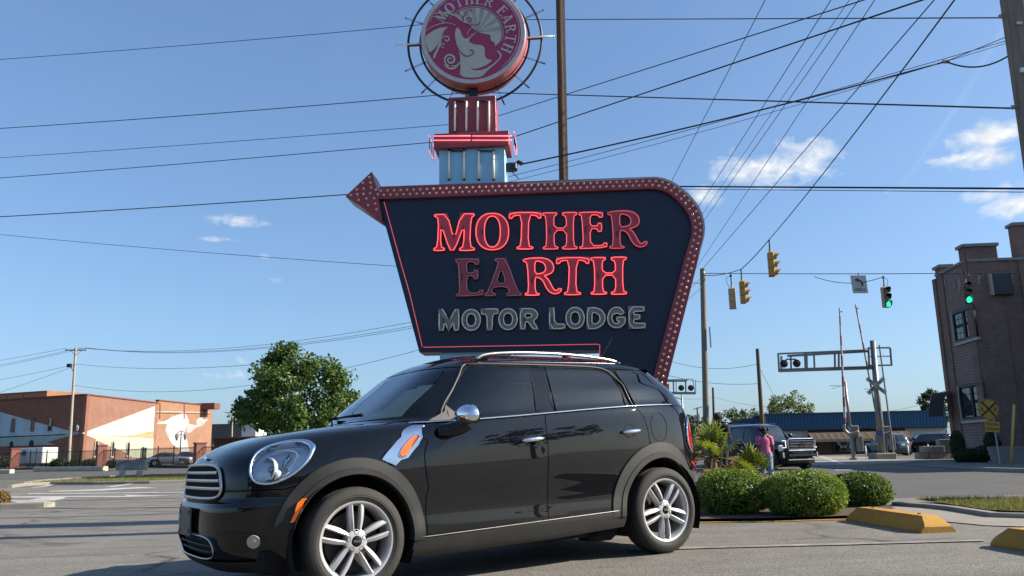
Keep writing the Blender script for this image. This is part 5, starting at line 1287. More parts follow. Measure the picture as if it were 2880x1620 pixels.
# tall pole rising behind the panel
PT, ptb, ptt = pole('tall dark brown post rising behind the top edge of the panel', 1600, 14.2, -140, .075, .070, W_BROWN, utop=1571, name='tall_post')
for k in range(14):
    p_ = Vector((0, 0, 0)).lerp(ptt, .45 + .04 * k); MB().box(p_ + Vector((.085, -.02, 0)), (.02, .03, .03)).build('step_bolt', C_DARK, PT)
MB().bar(ptt * .40 + Vector((.07, -.03, 0)), ptt + Vector((.07, -.03, 0)), .05).build('conduit', mat('tan_conduit', (.34, .25, .17), .7, var=.15), PT)
# wires that run from the crossing over the car park
for i, (u0, v0, u1, v1, hh, r) in enumerate(((1889, 509, 2152, 0, 10.8, .010), (1951, 604, 2337, 0, 10.6, .011), (1959, 626, 2381, 11, 10.6, .008), (1964, 643, 2415, 0, 10.5, .010), (1973, 732, 2460, 0, 10.0, .010))):
    a, b = PZ(u0, v0, hh), PZ(u1, v1, hh); d = b - a
    wire(f"steep overhead wire above the right half of the picture, {('leftmost', 'second', 'third', 'fourth', 'fifth')[i]} from the left", a - d * .9, b + d * .55, r, .0)
# span-wire pole and signals
PS, psb, pst = pole('grey wooden span pole right of the sign carrying the signals', 1989, 43, 756, .17, .14, W_GREY, utop=1976)
MB().lathe([(.05, 0), (.06, .03), (.05, .12)], 10, Matrix.Translation(pst - Vector((0, .16, .3)))).build('span_clamp', K_STEEL, PS)
MB().bar(pst + Vector((.12, -.14, -3.2)), pst + Vector((.12, -.14, -4.3)), .06).build('conduit', K_STEEL, PS)
sp0 = psb + pst
wire('thick wire from the top of the span pole to the upper right', sp0, PZ(2640, -15, 9.6), .013, .0)
A1 = sp0 + Vector((0, 0, -.35)); S1 = P(2085, 757, 39.5); S2 = P(2163, 674, 35); ENDP = PZ(2690, -8, 9.4)
wire('signal span cable from the span pole to the first signal', A1, S1, .02, .12); wire('signal span cable between the two yellow signals', S1, S2, .022, .05); wire('signal span cable from the second yellow signal to the upper right', S2, ENDP, .018, .12)
wire('level span wire from the span pole to the right edge', sp0 + Vector((0, 0, -.25)), P(2960, 766, 39.5), .02, .05); R1 = P(2400, 783, 44)
wire('short guy wire slanting down left from the span pole, upper of two', sp0 + Vector((0, 0, -.4)), P(1900, 845, 40), .014, .05); wire('short guy wire slanting down left from the span pole, lower of two', sp0 + Vector((0, 0, -.9)), P(1890, 880, 40), .014, .05)
wire('slack loop of cable hanging beside the ONLY sign', P(2290, 778, 42.2), P(2485, 778, 41.6), .018, .35)
M_SIGY = mat('signal_yellow', (.42, .225, .04), .5, var=.12, dirt=.3); M_SIGT = mat('signal_tan', (.42, .30, .17), .55, var=.12, dirt=.3)
K_OFF = mat('dark_lens', (.02, .012, .012), .2, var=.05, coat=.5); K_GREEN = mat('green_signal_light', (.01, .8, .42), .3, var=0, emit=(.02, 1, .48), estr=.8)
def signal(label, at, rz, body, lit=None, hang=.55, sc=1.0, vis=True, visor_m=None):
    """a three-section traffic signal hanging from its span wire; lenses face local -y"""
    o = thing('traffic_signal', label, 'traffic light', at, rz, group='traffic signals on the span wires')
    z0 = -hang
    MB().tube([(0, 0, .03), (0, 0, z0)], .03 * sc, 8).box((0, 0, -.05), (.10, .05, .12)).build('hanger', C_DARK, o)
    MB().tube(chaikin([(.03, 0, -.05), (.22, 0, -.12), (.24, 0, -.35), (.10, 0, z0 + .02)], 2, False), .012, 5).build('cable_loop', K_WIRE, o)
    MB().tube([(0, 0, z0 + .16), (0, 0, z0)], .055 * sc, 8).build('hub', body, o)
    for k in range(3):
        zc = z0 - (.19 + .36 * k) * sc
        s_ = MB().box((0, 0, zc), (.36 * sc, .26 * sc, .352 * sc), bev=.025).build('section', body, o)
        if vis:
            MB().lathe([(.002, 0), (.145 * sc, 0), (.15 * sc, .01), (.155 * sc, .01)], 20, Matrix.Translation((0, -.132 * sc, zc)) @ Matrix.Rotation(math.pi / 2, 4, 'X')).build('lens', K_GREEN if lit == k else K_OFF, s_)
            rows = []
            for i in range(17):
                an = rad(-40 + 260 * i / 16); L = (.12 + .16 * max(0, math.sin(an))) * sc
                rows.append([(.165 * sc * math.cos(an), -.13 * sc, zc + .165 * sc * math.sin(an)), (.165 * sc * math.cos(an), -.13 * sc - L, zc + .165 * sc * math.sin(an) - .02)])
            MB().sheet(rows).build('visor', visor_m or body, s_, smooth=True)
    return o
signal('yellow traffic signal hanging highest, visors to the right, right of the sign', P(2163, 676, 35), rad(78), M_SIGY)
signal('lower yellow traffic signal with visors to the right, beside the tan box', P(2084, 760, 38.6), rad(80), M_SIGY)
signal('tan signal seen from its plain back, hanging nearest the span pole', P(2055, 773, 41), rad(168), M_SIGT, vis=True, hang=.7)
signal('traffic signal showing green between the ONLY sign and the brick house', P(2484, 778, 41.6), rad(10), M_SIGT, lit=2, visor_m=C_DARK)
signal('traffic signal showing green in front of the brick house wall', P(2711, 764, 40.4), rad(-6), mat('signal_brown', (.16, .10, .06), .6, var=.1), lit=2, visor_m=C_DARK)
# lane sign on the span wire
os_ = thing('lane_sign', 'white hanging sign with a left-turn arrow and the word ONLY', 'sign', P(2416, 775, 41.8), 0)
b4 = [P(*Z(1900, 640, 3.45)(x, y), 41.8) - WM[os_.name].translation for x, y in ((1695, 466), (1843, 464), (1868, 636), (1722, 638))]
MB().prism([p + Vector((0, -.02, 0)) for p in b4], (0, -1, 0), .03).build('panel', mat('sign_white', (.40, .41, .40), .5, var=.06), os_)
cc = sum(b4, Vector()) / 4; ex = (b4[1] - b4[0]).normalized(); ez = (b4[0] - b4[3]).normalized()
def on_sign(pts): return [[cc + ex * x + ez * y + Vector((0, -.026, 0)) for x, y in pts]]
arw = [(.20, -.10), (.20, .06), (.12, .20), (-.02, .27), (-.02, .34), (-.24, .24), (-.02, .12), (-.02, .19), (.06, .13), (.11, .03), (.11, -.10)]
MB().prism(on_sign(arw)[0], (0, -1, 0), .006).build('arrow', C_DARK, os_)
text_mesh('word', 'ONLY', .22, .006, C_DARK, os_, Matrix.Translation(cc + ez * -.30 + Vector((0, -.03, 0))) @ Matrix.Rotation(math.pi / 2, 4, 'X') @ Matrix.Rotation(rad(-1.5), 4, 'Z'))
MB().bar(cc + Vector((0, 0, .45)), cc + Vector((0, 0, .62)), .03).build('hanger', C_DARK, os_)
# ------------------------------------------------------------------ level crossing
K_ALU = mat('crossing_aluminium', (.21, .21, .205), .45, metal=.6, var=.1, dirt=.2)
def stripes(name):
    M = bpy.data.materials.new(name); M.use_nodes = True; t = NT(M.node_tree); b = t.n['Principled BSDF']; sp_ = t.add('ShaderNodeSeparateXYZ'); t.link(t.add('ShaderNodeTexCoord').outputs['Object'], sp_.inputs[0])
    f = t.math('GREATER_THAN', t.math('FRACT', t.math('MULTIPLY', sp_.outputs[2], 1 / 1.3)), .52); t.link(t.mix(f, (.36, .35, .34), (.22, .022, .026)), b.inputs['Base Color']); b.inputs['Roughness'].default_value = .5
    return M
K_STRIPE = stripes('red_white_stripe')
def flasher(o, c, sc=1.0, par=None):
    h = MB().lathe([(.002, -.03), (.255 * sc, -.03), (.255 * sc, 0), (.16 * sc, .0)], 24, Matrix.Translation(c) @ Matrix.Rotation(math.pi / 2, 4, 'X')).build('flasher_disc', C_DARK, par or o)
    MB().lathe([(.002, .01), (.15 * sc, .005), (.16 * sc, 0)], 20, Matrix.Translation(c) @ Matrix.Rotation(math.pi / 2, 4, 'X')).build('flasher_lens', mat('dim_red_lens', (.010, .006, .007), .5, var=.05), h)
    MB().tube([c + Vector((.19 * sc * math.cos(a), -.0, .19 * sc * math.sin(a))) + Vector((0, -.2 * sc * (i_ % 2), 0)) for i_, a in enumerate([rad(x) for x in (0, 30, 60, 90, 120, 150, 180)])], .012, 4).build('flasher_hood', C_DARK, h)
XY = 53.0
xb = base_at(2482, XY)
CL = thing('crossing_cantilever', 'tall level-crossing signal mast with cantilever cage and crossbuck', 'signal mast', xb)
def xp(u, v, dy=0.0): return P(u, v, XY + dy) - xb
MB().tube([(0, 0, 0), xp(2454, 958)], [.22, .17], 16).build('mast', K_ALU, CL, smooth=True); MB().box((0, 0, .18), (1.3, 1.3, .40), bev=.05).build('footing', M_CONC, CL)
for a, b, w in (((2215, 1001), (2440, 988), .14), ((2190, 1042), (2452, 1034), .22), ((2187, 994), (2432, 984), .06), ((2187, 994), (2190, 1043), .05), ((2196, 1000), (2196, 1040), .05), ((2262, 990), (2264, 1040), .05), ((2267, 992), (2268, 1040), .05), ((2346, 988), (2347, 1037), .05), ((2289, 995), (2291, 1040), .09), ((2359, 992), (2359, 1037), .10),
                ((2440, 978), (2502, 977), .05), ((2502, 977), (2506, 1026), .05), ((2440, 1027), (2506, 1026), .05), ((2441, 978), (2443, 1027), .05), ((2441, 1002), (2503, 1001), .03)):
    MB().bar(xp(*a), xp(*b), w).build('cage_bar', K_ALU, CL)
    if w <= .06: MB().bar(xp(a[0] + 3, a[1] + 2, .7), xp(b[0] + 3, b[1] + 2, .7), w).build('cage_bar', K_ALU, CL)
MB().bar(xp(2224, 1001), xp(2225, 1036), .09).build('flasher_post', K_ALU, CL); MB().tube(chaikin([xp(2205, 1018), xp(2215, 1009), xp(2225, 1012), xp(2235, 1009), xp(2245, 1018)], 1, False), .05, 6).build('flasher_yoke', C_DARK, CL)
flasher(CL, xp(2205, 1023, -.2)); flasher(CL, xp(2241, 1022, -.2))
MB().tube([(.95, .4, 0), xp(2473, 970, .4)], .055, 8).build('ladder_rail', K_ALU, CL)
cb = xp(2464, 1085, -.35)
for sg in (1, -1):
    Rr = Matrix.Rotation(rad(41 * sg), 3, 'Y'); bl = MB().box(cb + Vector((0, -.02 * (sg > 0), 0)), (1.5, .02, .24), M=Rr).build('crossbuck_blade', mat('sign_white', (.40, .41, .40)), CL)
    text_mesh('blade_text', 'CROSSING' if sg < 0 else 'RAIL   ROAD', .20, .004, C_DARK, bl, Matrix.Translation(cb + Vector((0, -.04 if sg > 0 else -.016, 0))) @ Matrix.Rotation(rad(41 * sg), 4, 'Y') @ Matrix.Rotation(math.pi / 2, 4, 'X'))
MB().box(xp(2473, 1219, -.24), (.42, .05, .26)).build('blue_plate', mat('notice_blue', (.04, .10, .30), .5, var=.1), CL); MB().box(xp(2472, 1236, -.26), (.44, .05, .46)).build('box', K_ALU, CL)
def gate(label, ub, Y, utop, vtop, vpiv):
    b = base_at(ub, Y); o = thing('crossing_gate', label, 'crossing gate', b, group='raised crossing gates'); q_ = lambda u, v, dy=0: P(u, v, Y + dy) - b
    MB().tube([(0, 0, 0), (0, 0, .12)], .28, 12).tube([(0, 0, 0), (0, 0, 1.5)], .13, 12).build('pedestal', K_ALU, o, smooth=True, angle=40)
    pv = q_(utop + (ub - utop) * .95, vpiv); pv.x = -.1
    MB().box((0.15, 0, 1.75), (.55, .5, .75), bev=.06).build('gate_motor', K_ALU, o); MB().box((.38, -.2, 1.0), (.34, .3, .95), bev=.03).build('relay_case', K_ALU, o)
    MB().tube(chaikin([(.3, -.3, 1.75), (-.25, -.3, 1.55), (-.55, -.3, 1.85), (-.5, -.3, 2.2)], 2, False), .10, 8).build('counterweight_arm', K_ALU, o, smooth=True)
    s_, t_ = Vector((-.45, -.3, 2.3)), q_(utop, vtop)
    A = MB().tube([s_, t_], [.09, .05], 8).build('arm', K_STRIPE, o)
    for f in (.28, .62, .97): p_ = s_.lerp(t_, f); MB().ball(p_ + Vector((.13, 0, -.03)), .055, 8, 6).bar(p_, p_ + Vector((.13, 0, -.03)), .03).build('arm_lamp', mat('arm_lamp_red', (.10, .015, .02), .3, var=.1), o)
    MB().tube([(.02, .1, 1.4), (-.05, .1, 4.9)], .09, 8).build('mast', K_ALU, o, smooth=True); MB().bar((-.05, .1, 4.6), (-1.0, .1, 4.65), .03).bar((-.35, .1, 4.62), (-.9, .1, 4.45), .02).build('aerial', K_ALU, o)
    return o
gate('raised striped gate arm standing left of the signal mast', 2402, 52, 2361, 866, 1214); gate('raised striped gate arm leaning just behind the signal mast', 2494, 56, 2406, 856, 1200)
for i, (u, Y) in enumerate(((2437, 60), (2556, 62), (2613, 62))):
    b = base_at(u, Y); o = MB().tube([(0, 0, -.02), (0, 0, .80)], .05, 8).ball((0, 0, .80), (.05, .05, .03), 8, 4).build('marker_post', mat('white_post', (.5, .5, .48), .5, var=.1), None, smooth=True); o.location = b
    tag(o, ('short white marker post left of the signal mast', 'short white marker post behind the blue crossover', 'short white marker post by the concrete blocks')[i], 'post', 'marker posts by the crossing')
# second, distant cantilever seen beside the sign's lower tip
q0 = base_at(1842, 70); C2 = thing('crossing_cantilever', 'distant cantilever cage with two round flashers beside the sign\'s lower tip', 'signal mast', q0); qp = lambda u, v, dy=0: P(u, v, 70 + dy) - q0
MB().tube([(0, 0, 0), qp(1838, 1050)], [.22, .17], 12).build('mast', K_ALU, C2, smooth=True)
for a, b, w in (((1830, 1072), (1932, 1071), .16), ((1830, 1105), (1956, 1106), .20), ((1830, 1069), (1948, 1066), .05), ((1948, 1066), (1955, 1106), .05), ((1956, 1069), (1957, 1105), .05), ((1893, 1068), (1895, 1104), .10), ((1901, 1069), (1902, 1104), .05), ((1928, 1070), (1929, 1103), .10)): MB().bar(qp(*a), qp(*b), w).build('cage_bar', K_ALU, C2)
flasher(C2, qp(1916, 1091, -.2)); flasher(C2, qp(1943, 1091, -.2)); MB().box(qp(1877, 1091, .6), (.35, .3, .75), bev=.04).build('rear_flasher', M_SIGY, C2)
# street lamp and far poles
q1 = base_at(1927, 90); SLM = thing('street_lamp', 'distant street lamp with one long arm beside the sign\'s lower tip', 'street lamp', q1); lp = lambda u, v: P(u, v, 90) - q1
MB().tube([(0, 0, 0), lp(1917, 1104)], [.14, .09], 10).build('column', K_STEEL, SLM, smooth=True); MB().tube(chaikin([lp(1918, 1124), lp(1900, 1117), lp(1886, 1115), lp(1878, 1116)], 2, False), .05, 6).build('arm', K_STEEL, SLM); MB().box(lp(1872, 1117), (.55, .22, .12), bev=.03).build('lamp_head', K_STEEL, SLM)
F1, f1b, f1t = pole('leaning dark wooden pole behind the person in pink', 2150, 62, 981, .18, .13, W_BROWN, utop=2130); F2, f2b, f2t = pole('bare far wooden pole just right of the span pole', 2011, 95, 1090, .17, .12, W_BROWN, utop=2005)
F3, f3b, f3t = pole('farthest small pole with crossarm and transformer left of the span pole', 1964, 140, 1146, .18, .12, W_BROWN, utop=1961)
MB().bar(f3t + Vector((-.7, 0, -.3)), f3t + Vector((.9, 0, .1)), .12).build('crossarm', W_BROWN, F3); MB().tube([f3t + Vector((.1, -.3, -1.2)), f3t + Vector((.1, -.3, -2.3))], .33, 10).build('transformer', K_STEEL, F3); MB().box(f3t + Vector((-.5, -.3, -1.8)), (.4, .3, 1.1), bev=.04).build('transformer', K_STEEL, F3)
for lb, a, b, sg_ in (('faint wire sagging from behind the sign to the leaning dark pole', P(1880, 1014, 66), f1b + f1t * .86, .5), ('faint lower wire from behind the sign to the leaning dark pole', P(1880, 1056, 66), f1b + f1t * .68, .3), ('faint wire from the distant cantilever to the bare far pole', P(1880, 1117, 90), f2b + f2t * .85, .2), ('faint wire from the bare far pole sloping down right to the trees', f2b + f2t * .86, P(2200, 1146, 100), .3),
                      ('faint wire slanting from the leaning dark pole to the tree', f1b + f1t * .85, P(2190, 1132, 90), .2), ('faint far wire from the store roof up to the brick house, upper of two', P(2420, 1166, 110), P(2700, 1110, 80), .3), ('faint far wire from the store roof up to the brick house, lower of two', P(2560, 1163, 110), P(2700, 1128, 80), .3), ('faint wire from the bare far pole to the transformer pole', f2b + f2t * .4, f3b + f3t * .9, .4)):
    wire(lb, a, b, .016, sg_)
# round railway warning sign
q2 = base_at(2813, 36); RW = thing('railroad_sign', 'round yellow railroad sign lettered R R above a yellow ROUGH CROSSING plate', 'sign', q2); rp_ = lambda u, v, dy=0: P(u, v, 36 + dy) - q2
M_YEL = mat('sign_yellow', (.46, .26, .02), .5, var=.08, dirt=.25); rcn = rp_(2780, 1151)
MB().tube([(0, 0, -.02), rp_(2788, 1140, .05)], .035, 6).build('post', K_STEEL, RW)
MB().lathe([(.002, 0), (.455, 0), (.455, .02), (.002, .02)], 36, Matrix.Translation(rcn) @ Matrix.Rotation(math.pi / 2, 4, 'X')).build('disc', M_YEL, RW)
MB().tube([rcn + Vector((.425 * math.cos(2 * math.pi * i / 36), -.022, .425 * math.sin(2 * math.pi * i / 36))) for i in range(36)], .012, 4, closed=True).build('disc_border', C_DARK, RW)
tl_ = rad(6)
for sg in (1, -1): MB().box(rcn + Vector((0, -.024 - .002 * (sg > 0), 0)), (.82, .006, .085), M=Matrix.Rotation(rad(45) * sg + tl_, 3, 'Y')).build('cross_stroke', C_DARK, RW)
for sg in (1, -1): text_mesh('letter', 'R', .26, .006, C_DARK, RW, Matrix.Translation(rcn + Vector((.28 * sg, -.026, -.02 - .02 * sg * 0))) @ Matrix.Rotation(math.pi / 2, 4, 'X') @ Matrix.Rotation(-tl_, 4, 'Z'))
rc2 = rp_(2791, 1200); PLT = MB().box(rc2, (.64, .02, .46), M=Matrix.Rotation(rad(5), 3, 'Y')).build('plate', M_YEL, RW)
for k, wd in enumerate(('ROUGH', 'CROSSING')): text_mesh('word', wd, .14, .005, C_DARK, PLT, Matrix.Translation(rc2 + Vector((0, -.014, .10 - .20 * k))) @ Matrix.Rotation(rad(5), 4, 'Y') @ Matrix.Rotation(math.pi / 2, 4, 'X'))
gb, gt = base_at(2843, 33), P(2852, 1138, 33)
GM = MB().tube([Vector((0, 0, -.02)), gt - gb], .05, 8).build('guy_marker', mat('guy_yellow', (.50, .33, .07), .6, var=.1), None, smooth=True); GM.location = gb
tag(GM, 'thin yellow guy-wire marker in front of the dark brick wall', 'marker')
# ------------------------------------------------------------------ buildings
def brick_mat(name, c1, c2, mortar, scale=1.0, stain=.4, bumpd=.012, bw=.215, rh=.075, msize=.012):
    """brickwork with real brick sizes in metres, laid along whichever wall direction the face has"""
    M = bpy.data.materials.new(name); M.use_nodes = True; t = NT(M.node_tree); b = t.n['Principled BSDF']
    co = t.add('ShaderNodeTexCoord').outputs['Object']; sp_ = t.add('ShaderNodeSeparateXYZ'); t.link(co, sp_.inputs[0])
    nn = t.add('ShaderNodeNewGeometry'); sn = t.add('ShaderNodeSeparateXYZ'); t.link(nn.outputs['True Normal'], sn.inputs[0])
    f = t.math('GREATER_THAN', t.math('ABSOLUTE', sn.outputs[0]), t.math('ABSOLUTE', sn.outputs[1]))
    h = t.math('ADD', t.math('MULTIPLY', sp_.outputs[1], f), t.math('MULTIPLY', sp_.outputs[0], t.math('SUBTRACT', 1.0, f)))
    cv = t.add('ShaderNodeCombineXYZ'); t.link(h, cv.inputs[0]); t.link(sp_.outputs[2], cv.inputs[1])
    br = t.add('ShaderNodeTexBrick', offset=.5); t.link(cv.outputs[0], br.inputs['Vector'])
    for k, v in (('Scale', 1.0), ('Mortar Size', msize * scale), ('Mortar Smooth', .2), ('Bias', .1), ('Brick Width', bw * scale), ('Row Height', rh * scale)): br.inputs[k].default_value = v
    br.inputs['Color1'].default_value = (*c1, 1); br.inputs['Color2'].default_value = (*c2, 1); br.inputs['Mortar'].default_value = (*mortar, 1)
    big = t.noise(co, .35, 6, .65, .6); mid = t.noise(co, 2.6, 5, .6)
    c = t.mix(t.math('MULTIPLY', t.ramp(big, (.4, 0.0), (.75, 1.0)), stain), br.outputs['Color'], tuple(x * .45 for x in c1))
    c = t.mix(t.math('MULTIPLY', t.ramp(mid, (.5, 0.0), (.8, 1.0)), stain * .6), c, tuple(min(1, x * 1.5 + .05) for x in c1))
    t.link(c, b.inputs['Base Color']); b.inputs['Roughness'].default_value = .9; b.inputs['Specular IOR Level'].default_value = .2
    bn = t.add('ShaderNodeBump'); bn.inputs['Strength'].default_value = .7; bn.inputs['Distance'].default_value = bumpd; t.link(t.math('ADD', t.math('MULTIPLY', br.outputs['Fac'], -1.0), t.math('MULTIPLY', mid, .3)), bn.inputs['Height']); t.link(bn.outputs[0], b.inputs['Normal'])
    return M
BR_RED = brick_mat('red_brick', (.30, .115, .068), (.23, .085, .052), (.235, .155, .12), 1.0, .45)
BR_ORG = brick_mat('orange_brick', (.36, .135, .062), (.28, .10, .05), (.28, .20, .145), 1.0, .4)
BR_DARK = brick_mat('dark_house_brick', (.25, .140, .110), (.170, .102, .085), (.26, .215, .19), 1.0, .5, .02, msize=.012)
K_WGLASS = mat('window_glass', (.02, .024, .028), .06, var=.2, vscale=2, coat=1.0)
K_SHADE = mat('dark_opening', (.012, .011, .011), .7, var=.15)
def wall_frame(a, b):
    """frame of a wall from ground point a to b seen from outside on its right-hand side"""
    a, b = Vector(a), Vector(b); d = (b - a).to_3d(); d.z = 0; L = d.length; d.normalize(); n = Vector((d.y, -d.x, 0)); return a, d, n, L
class Wall:
    def __init__(s, root, a, b, z0, z1, thick, material, name='wall'):
        s.o, s.d, s.n, s.L = wall_frame(a, b); s.root = root; s.M = Matrix(((s.d.x, -s.n.x, 0, s.o.x), (s.d.y, -s.n.y, 0, s.o.y), (0, 0, 1, 0), (0, 0, 0, 1))); s.loc = WM[root.name].inverted() @ s.M
        s.w = MB().box((s.L / 2, thick / 2, (z0 + z1) / 2), (s.L, thick, z1 - z0)); s.part = mesh_obj(name, s.w.mesh(name), material, root, M=s.loc)
    def uv(s, u, v):
        d = ray(u, v); t = (s.o - CAM).dot(s.n) / d.dot(s.n); q = CAM + d * t - s.o; return Vector((q.dot(s.d), q.z))
    def paint(s, name, pts, material, lay=1, smooth=0, parent=None):
        p = chaikin(pts, smooth) if smooth else pts
        return flat_mesh(name, [p], .012, material, s.part, Matrix.Translation((0, -.008 - .014 * lay, 0)) @ Matrix.Rotation(math.pi / 2, 4, 'X'))
    def px(s, z, pts): return [s.uv(*z(*p)) for p in pts]
    def window(s, x0, x1, z0, z1, arch=0.0, frame=None, glass=None, sill=True, fr=.08, depth=.10, name='window', mull=0, rails=0, dy=.010):
        w = x1 - x0; top = [(x0 + w / 2 + w / 2 * math.cos(a), z1 - arch + arch * math.sin(a)) for a in [math.pi * i / 8 for i in range(9)]] if arch else [(x1, z1), (x0, z1)]
        lp = [(x0, z0), (x1, z0)] + top
        g = flat_mesh(name, [lp], .02, glass or K_WGLASS, s.part, Matrix.Translation((0, -dy, 0)) @ Matrix.Rotation(math.pi / 2, 4, 'X'))
        if frame:
            inn = offset2(lp, -fr); flat_mesh('frame', [lp, inn], depth, frame, g, Matrix.Translation((0, 0, depth / 2)))
            for k in range(mull): xx = x0 + w * (k + 1) / (mull + 1); flat_mesh('mullion', [[(xx - fr * .4, z0), (xx + fr * .4, z0), (xx + fr * .4, z1), (xx - fr * .4, z1)]], depth * .8, frame, g, Matrix.Translation((0, 0, depth * .4)))
            for k in range(rails): zz = z0 + (z1 - z0) * (k + 1) / (rails + 1); flat_mesh('rail', [[(x0, zz - fr * .35), (x1, zz - fr * .35), (x1, zz + fr * .35), (x0, zz + fr * .35)]], depth * .78, frame, g, Matrix.Translation((0, 0, depth * .39)))
        if sill: flat_mesh('sill', [[(x0 - .08, z0 - .14), (x1 + .08, z0 - .14), (x1 + .08, z0), (x0 - .08, z0)]], .16, mat('stone_sill', (.36, .34, .31), .8, var=.12), g, Matrix.Translation((0, 0, .05)))
        return g
# ---------------- the mural warehouse on the left
GL = .0                                                          # level of the yard behind the street
zm = Z(0, 940, 3.578)
c0 = P(*zm(822, 1300), 120); c0.z = GL
c1 = Vector((c0.x + 1.0, 142, GL)); c2 = Vector((c0.x + 3.3, 161.5, GL)); cl = Vector((-84, 129, GL)); cl2 = Vector((-112, 142, GL))
H1 = P(*zm(835, 610), 120).z
WHB = thing('brick_warehouse', 'long red brick warehouse with pale painted triangles and a white bird mural', 'building', c0)
M_TRIM = mat('warehouse_coping', (.16, .06, .045), .8, var=.15)
WS_ = Wall(WHB, cl2, cl, GL - .3, H1, .5, BR_RED); WS1 = Wall(WHB, cl, c0, GL - .3, H1, .5, BR_RED); WE = Wall(WHB, c0, c1, GL - .3, H1, .5, BR_RED); WE2 = Wall(WHB, c1, c2, GL - .3, H1 + .45, .5, BR_ORG)
for w_, h in ((WS_, H1), (WS1, H1), (WE, H1), (WE2, H1 + .45)): mesh_obj('coping', MB().box((w_.L / 2, .2, h + .06), (w_.L + .1, .75, .18)).mesh('coping'), M_TRIM, WHB, M=w_.loc)
mesh_obj('roof_slab', MB().add([Vector((p.x, p.y, H1 - .4)) - c0 for p in (cl2, cl, c0, c1, c2, c2 + Vector((-50, 10, 0)), cl2 + Vector((-10, 30, 0)))], [[0, 1, 2, 3, 4, 5, 6]]).mesh('roof_slab'), mat('flat_roof', (.2, .19, .18), .9), WHB)
P_SKY, P_WHITE, P_MINT, P_HILL, P_CREAM = mat('mural_pale_blue', (.40, .50, .56), .85, var=.12, vscale=.5, dirt=.3), mat('mural_white', (.37, .37, .355), .85, var=.09, vscale=.4, dirt=.3), mat('mural_pale_green', (.37, .39, .29), .85, var=.10, vscale=.5), mat('mural_ochre', (.32, .27, .13), .85, var=.15, vscale=.5), mat('mural_cream', (.45, .42, .32), .85, var=.1, vscale=.5)
P_TEAL, P_GREY = mat('mural_grey_green', (.32, .40, .38), .85, var=.12, vscale=.5, dirt=.3), mat('mural_grey', (.32, .31, .305), .85, var=.15, vscale=.8)
WE.paint('mural_field', WE.px(zm, [(822, 996), (1558, 722), (1545, 985), (1450, 1000), (1300, 1022), (1100, 1020), (870, 1002)]), P_WHITE)
WE.paint('mural_field', WE.px(zm, [(1270, 1022), (1400, 1006), (1470, 985), (1545, 975), (1543, 1040), (1380, 1034), (1240, 1026)]), P_HILL, 2)
WE.paint('mural_field', WE.px(zm, [(830, 1001), (1100, 1022), (1380, 1036), (1543, 1044), (1538, 1250), (1330, 1240), (1250, 1185), (1060, 1110), (940, 1046)]), P_MINT)
WS1.paint('mural_field', WS1.px(zm, [(0, 782), (350, 880), (600, 945), (815, 996), (600, 1005), (0, 1040)]), P_SKY); WS1.paint('mural_field', WS1.px(zm, [(0, 1040), (500, 1012), (815, 998), (600, 1050), (470, 1090), (560, 1110), (0, 1130)]), P_TEAL)
WS1.paint('string_course', WS1.px(zm, [(0, 1030), (660, 1006), (660, 1013), (0, 1042)]), K_SHADE, 2)
for x0, x1, y0, y1 in ((112, 160, 845, 985), (312, 355, 840, 978), (487, 533, 838, 972)):
    a, b = WS1.uv(*zm(x0, y1)), WS1.uv(*zm(x1, y0)); WS1.window(a.x, b.x, a.y, b.y, .35, mat('window_boards', (.20, .12, .085), .8, var=.2), mat('boarded_panel', (.23, .15, .11), .8, var=.2) if x0 < 400 else K_SHADE, sill=False, dy=.07)
a, b = WS1.uv(*zm(492, 925)), WS1.uv(*zm(530, 840)); WS1.paint('blind', [(a.x, a.y), (a.x + .4 * (b.x - a.x), (a.y + b.y) / 2), (a.x, b.y), (b.x, b.y), (b.x - .2 * (b.x - a.x), (a.y + b.y) / 2), (b.x, a.y)], P_CREAM, 7)
for x0, x1, y0, y1 in ((95, 140, 1075, 1160), (295, 345, 1065, 1125)):
    a, b = WS1.uv(*zm(x0, y1)), WS1.uv(*zm(x1, y0)); WS1.window(a.x, b.x, a.y, b.y, .4, None, K_SHADE, sill=False, dy=.07)
for x0, x1, y0, y1 in ((936, 985, 1062, 1232), (1105, 1150, 1072, 1236), (1262, 1305, 1078, 1228)):
    a, b = WE.uv(*zm(x0, y1)), WE.uv(*zm(x1, y0)); WE.window(a.x, b.x, a.y, b.y, .6, P_CREAM, K_SHADE, fr=.12, dy=.07)
a, b = WE.uv(*zm(1410, 1262)), WE.uv(*zm(1470, 1138)); DW = WE.window(a.x, b.x, a.y, b.y, 0, K_STEEL, K_SHADE, sill=False, mull=1, rails=1, name='door', dy=.07)
# the bird, painted flat on the far bay
WE2.paint('bird_wing', WE2.px(zm, [(1690, 860), (1720, 835), (1800, 805), (1855, 790), (1880, 820), (1905, 885), (1880, 920), (1860, 980), (1880, 1060), (1895, 1130), (1915, 1215), (1850, 1215), (1800, 1150), (1740, 1120), (1700, 1060), (1690, 980), (1665, 930), (1690, 900), (1600, 905), (1565, 895), (1610, 885), (1580, 860), (1620, 885)]), P_WHITE, 1, 1)
WE2.paint('bird_neck', WE2.px(zm, [(1880, 890), (1930, 910), (1975, 915), (1970, 880), (1985, 850), (2020, 840), (2045, 858), (2098, 852), (2060, 885), (2040, 920), (2000, 930), (1960, 950), (1900, 1000), (1870, 985)]), P_GREY, 2, 1)
WE2.paint('bird_head', WE2.px(zm, [(1985, 850), (2020, 836), (2050, 858), (2098, 852), (2060, 880), (2030, 885), (2000, 870)]), P_WHITE, 3, 1)
WE2.paint('bird_shade', WE2.px(zm, [(1665, 930), (1690, 910), (1680, 960), (1690, 1010), (1700, 1060), (1670, 1010), (1660, 970)]), P_GREY, 2, 1)
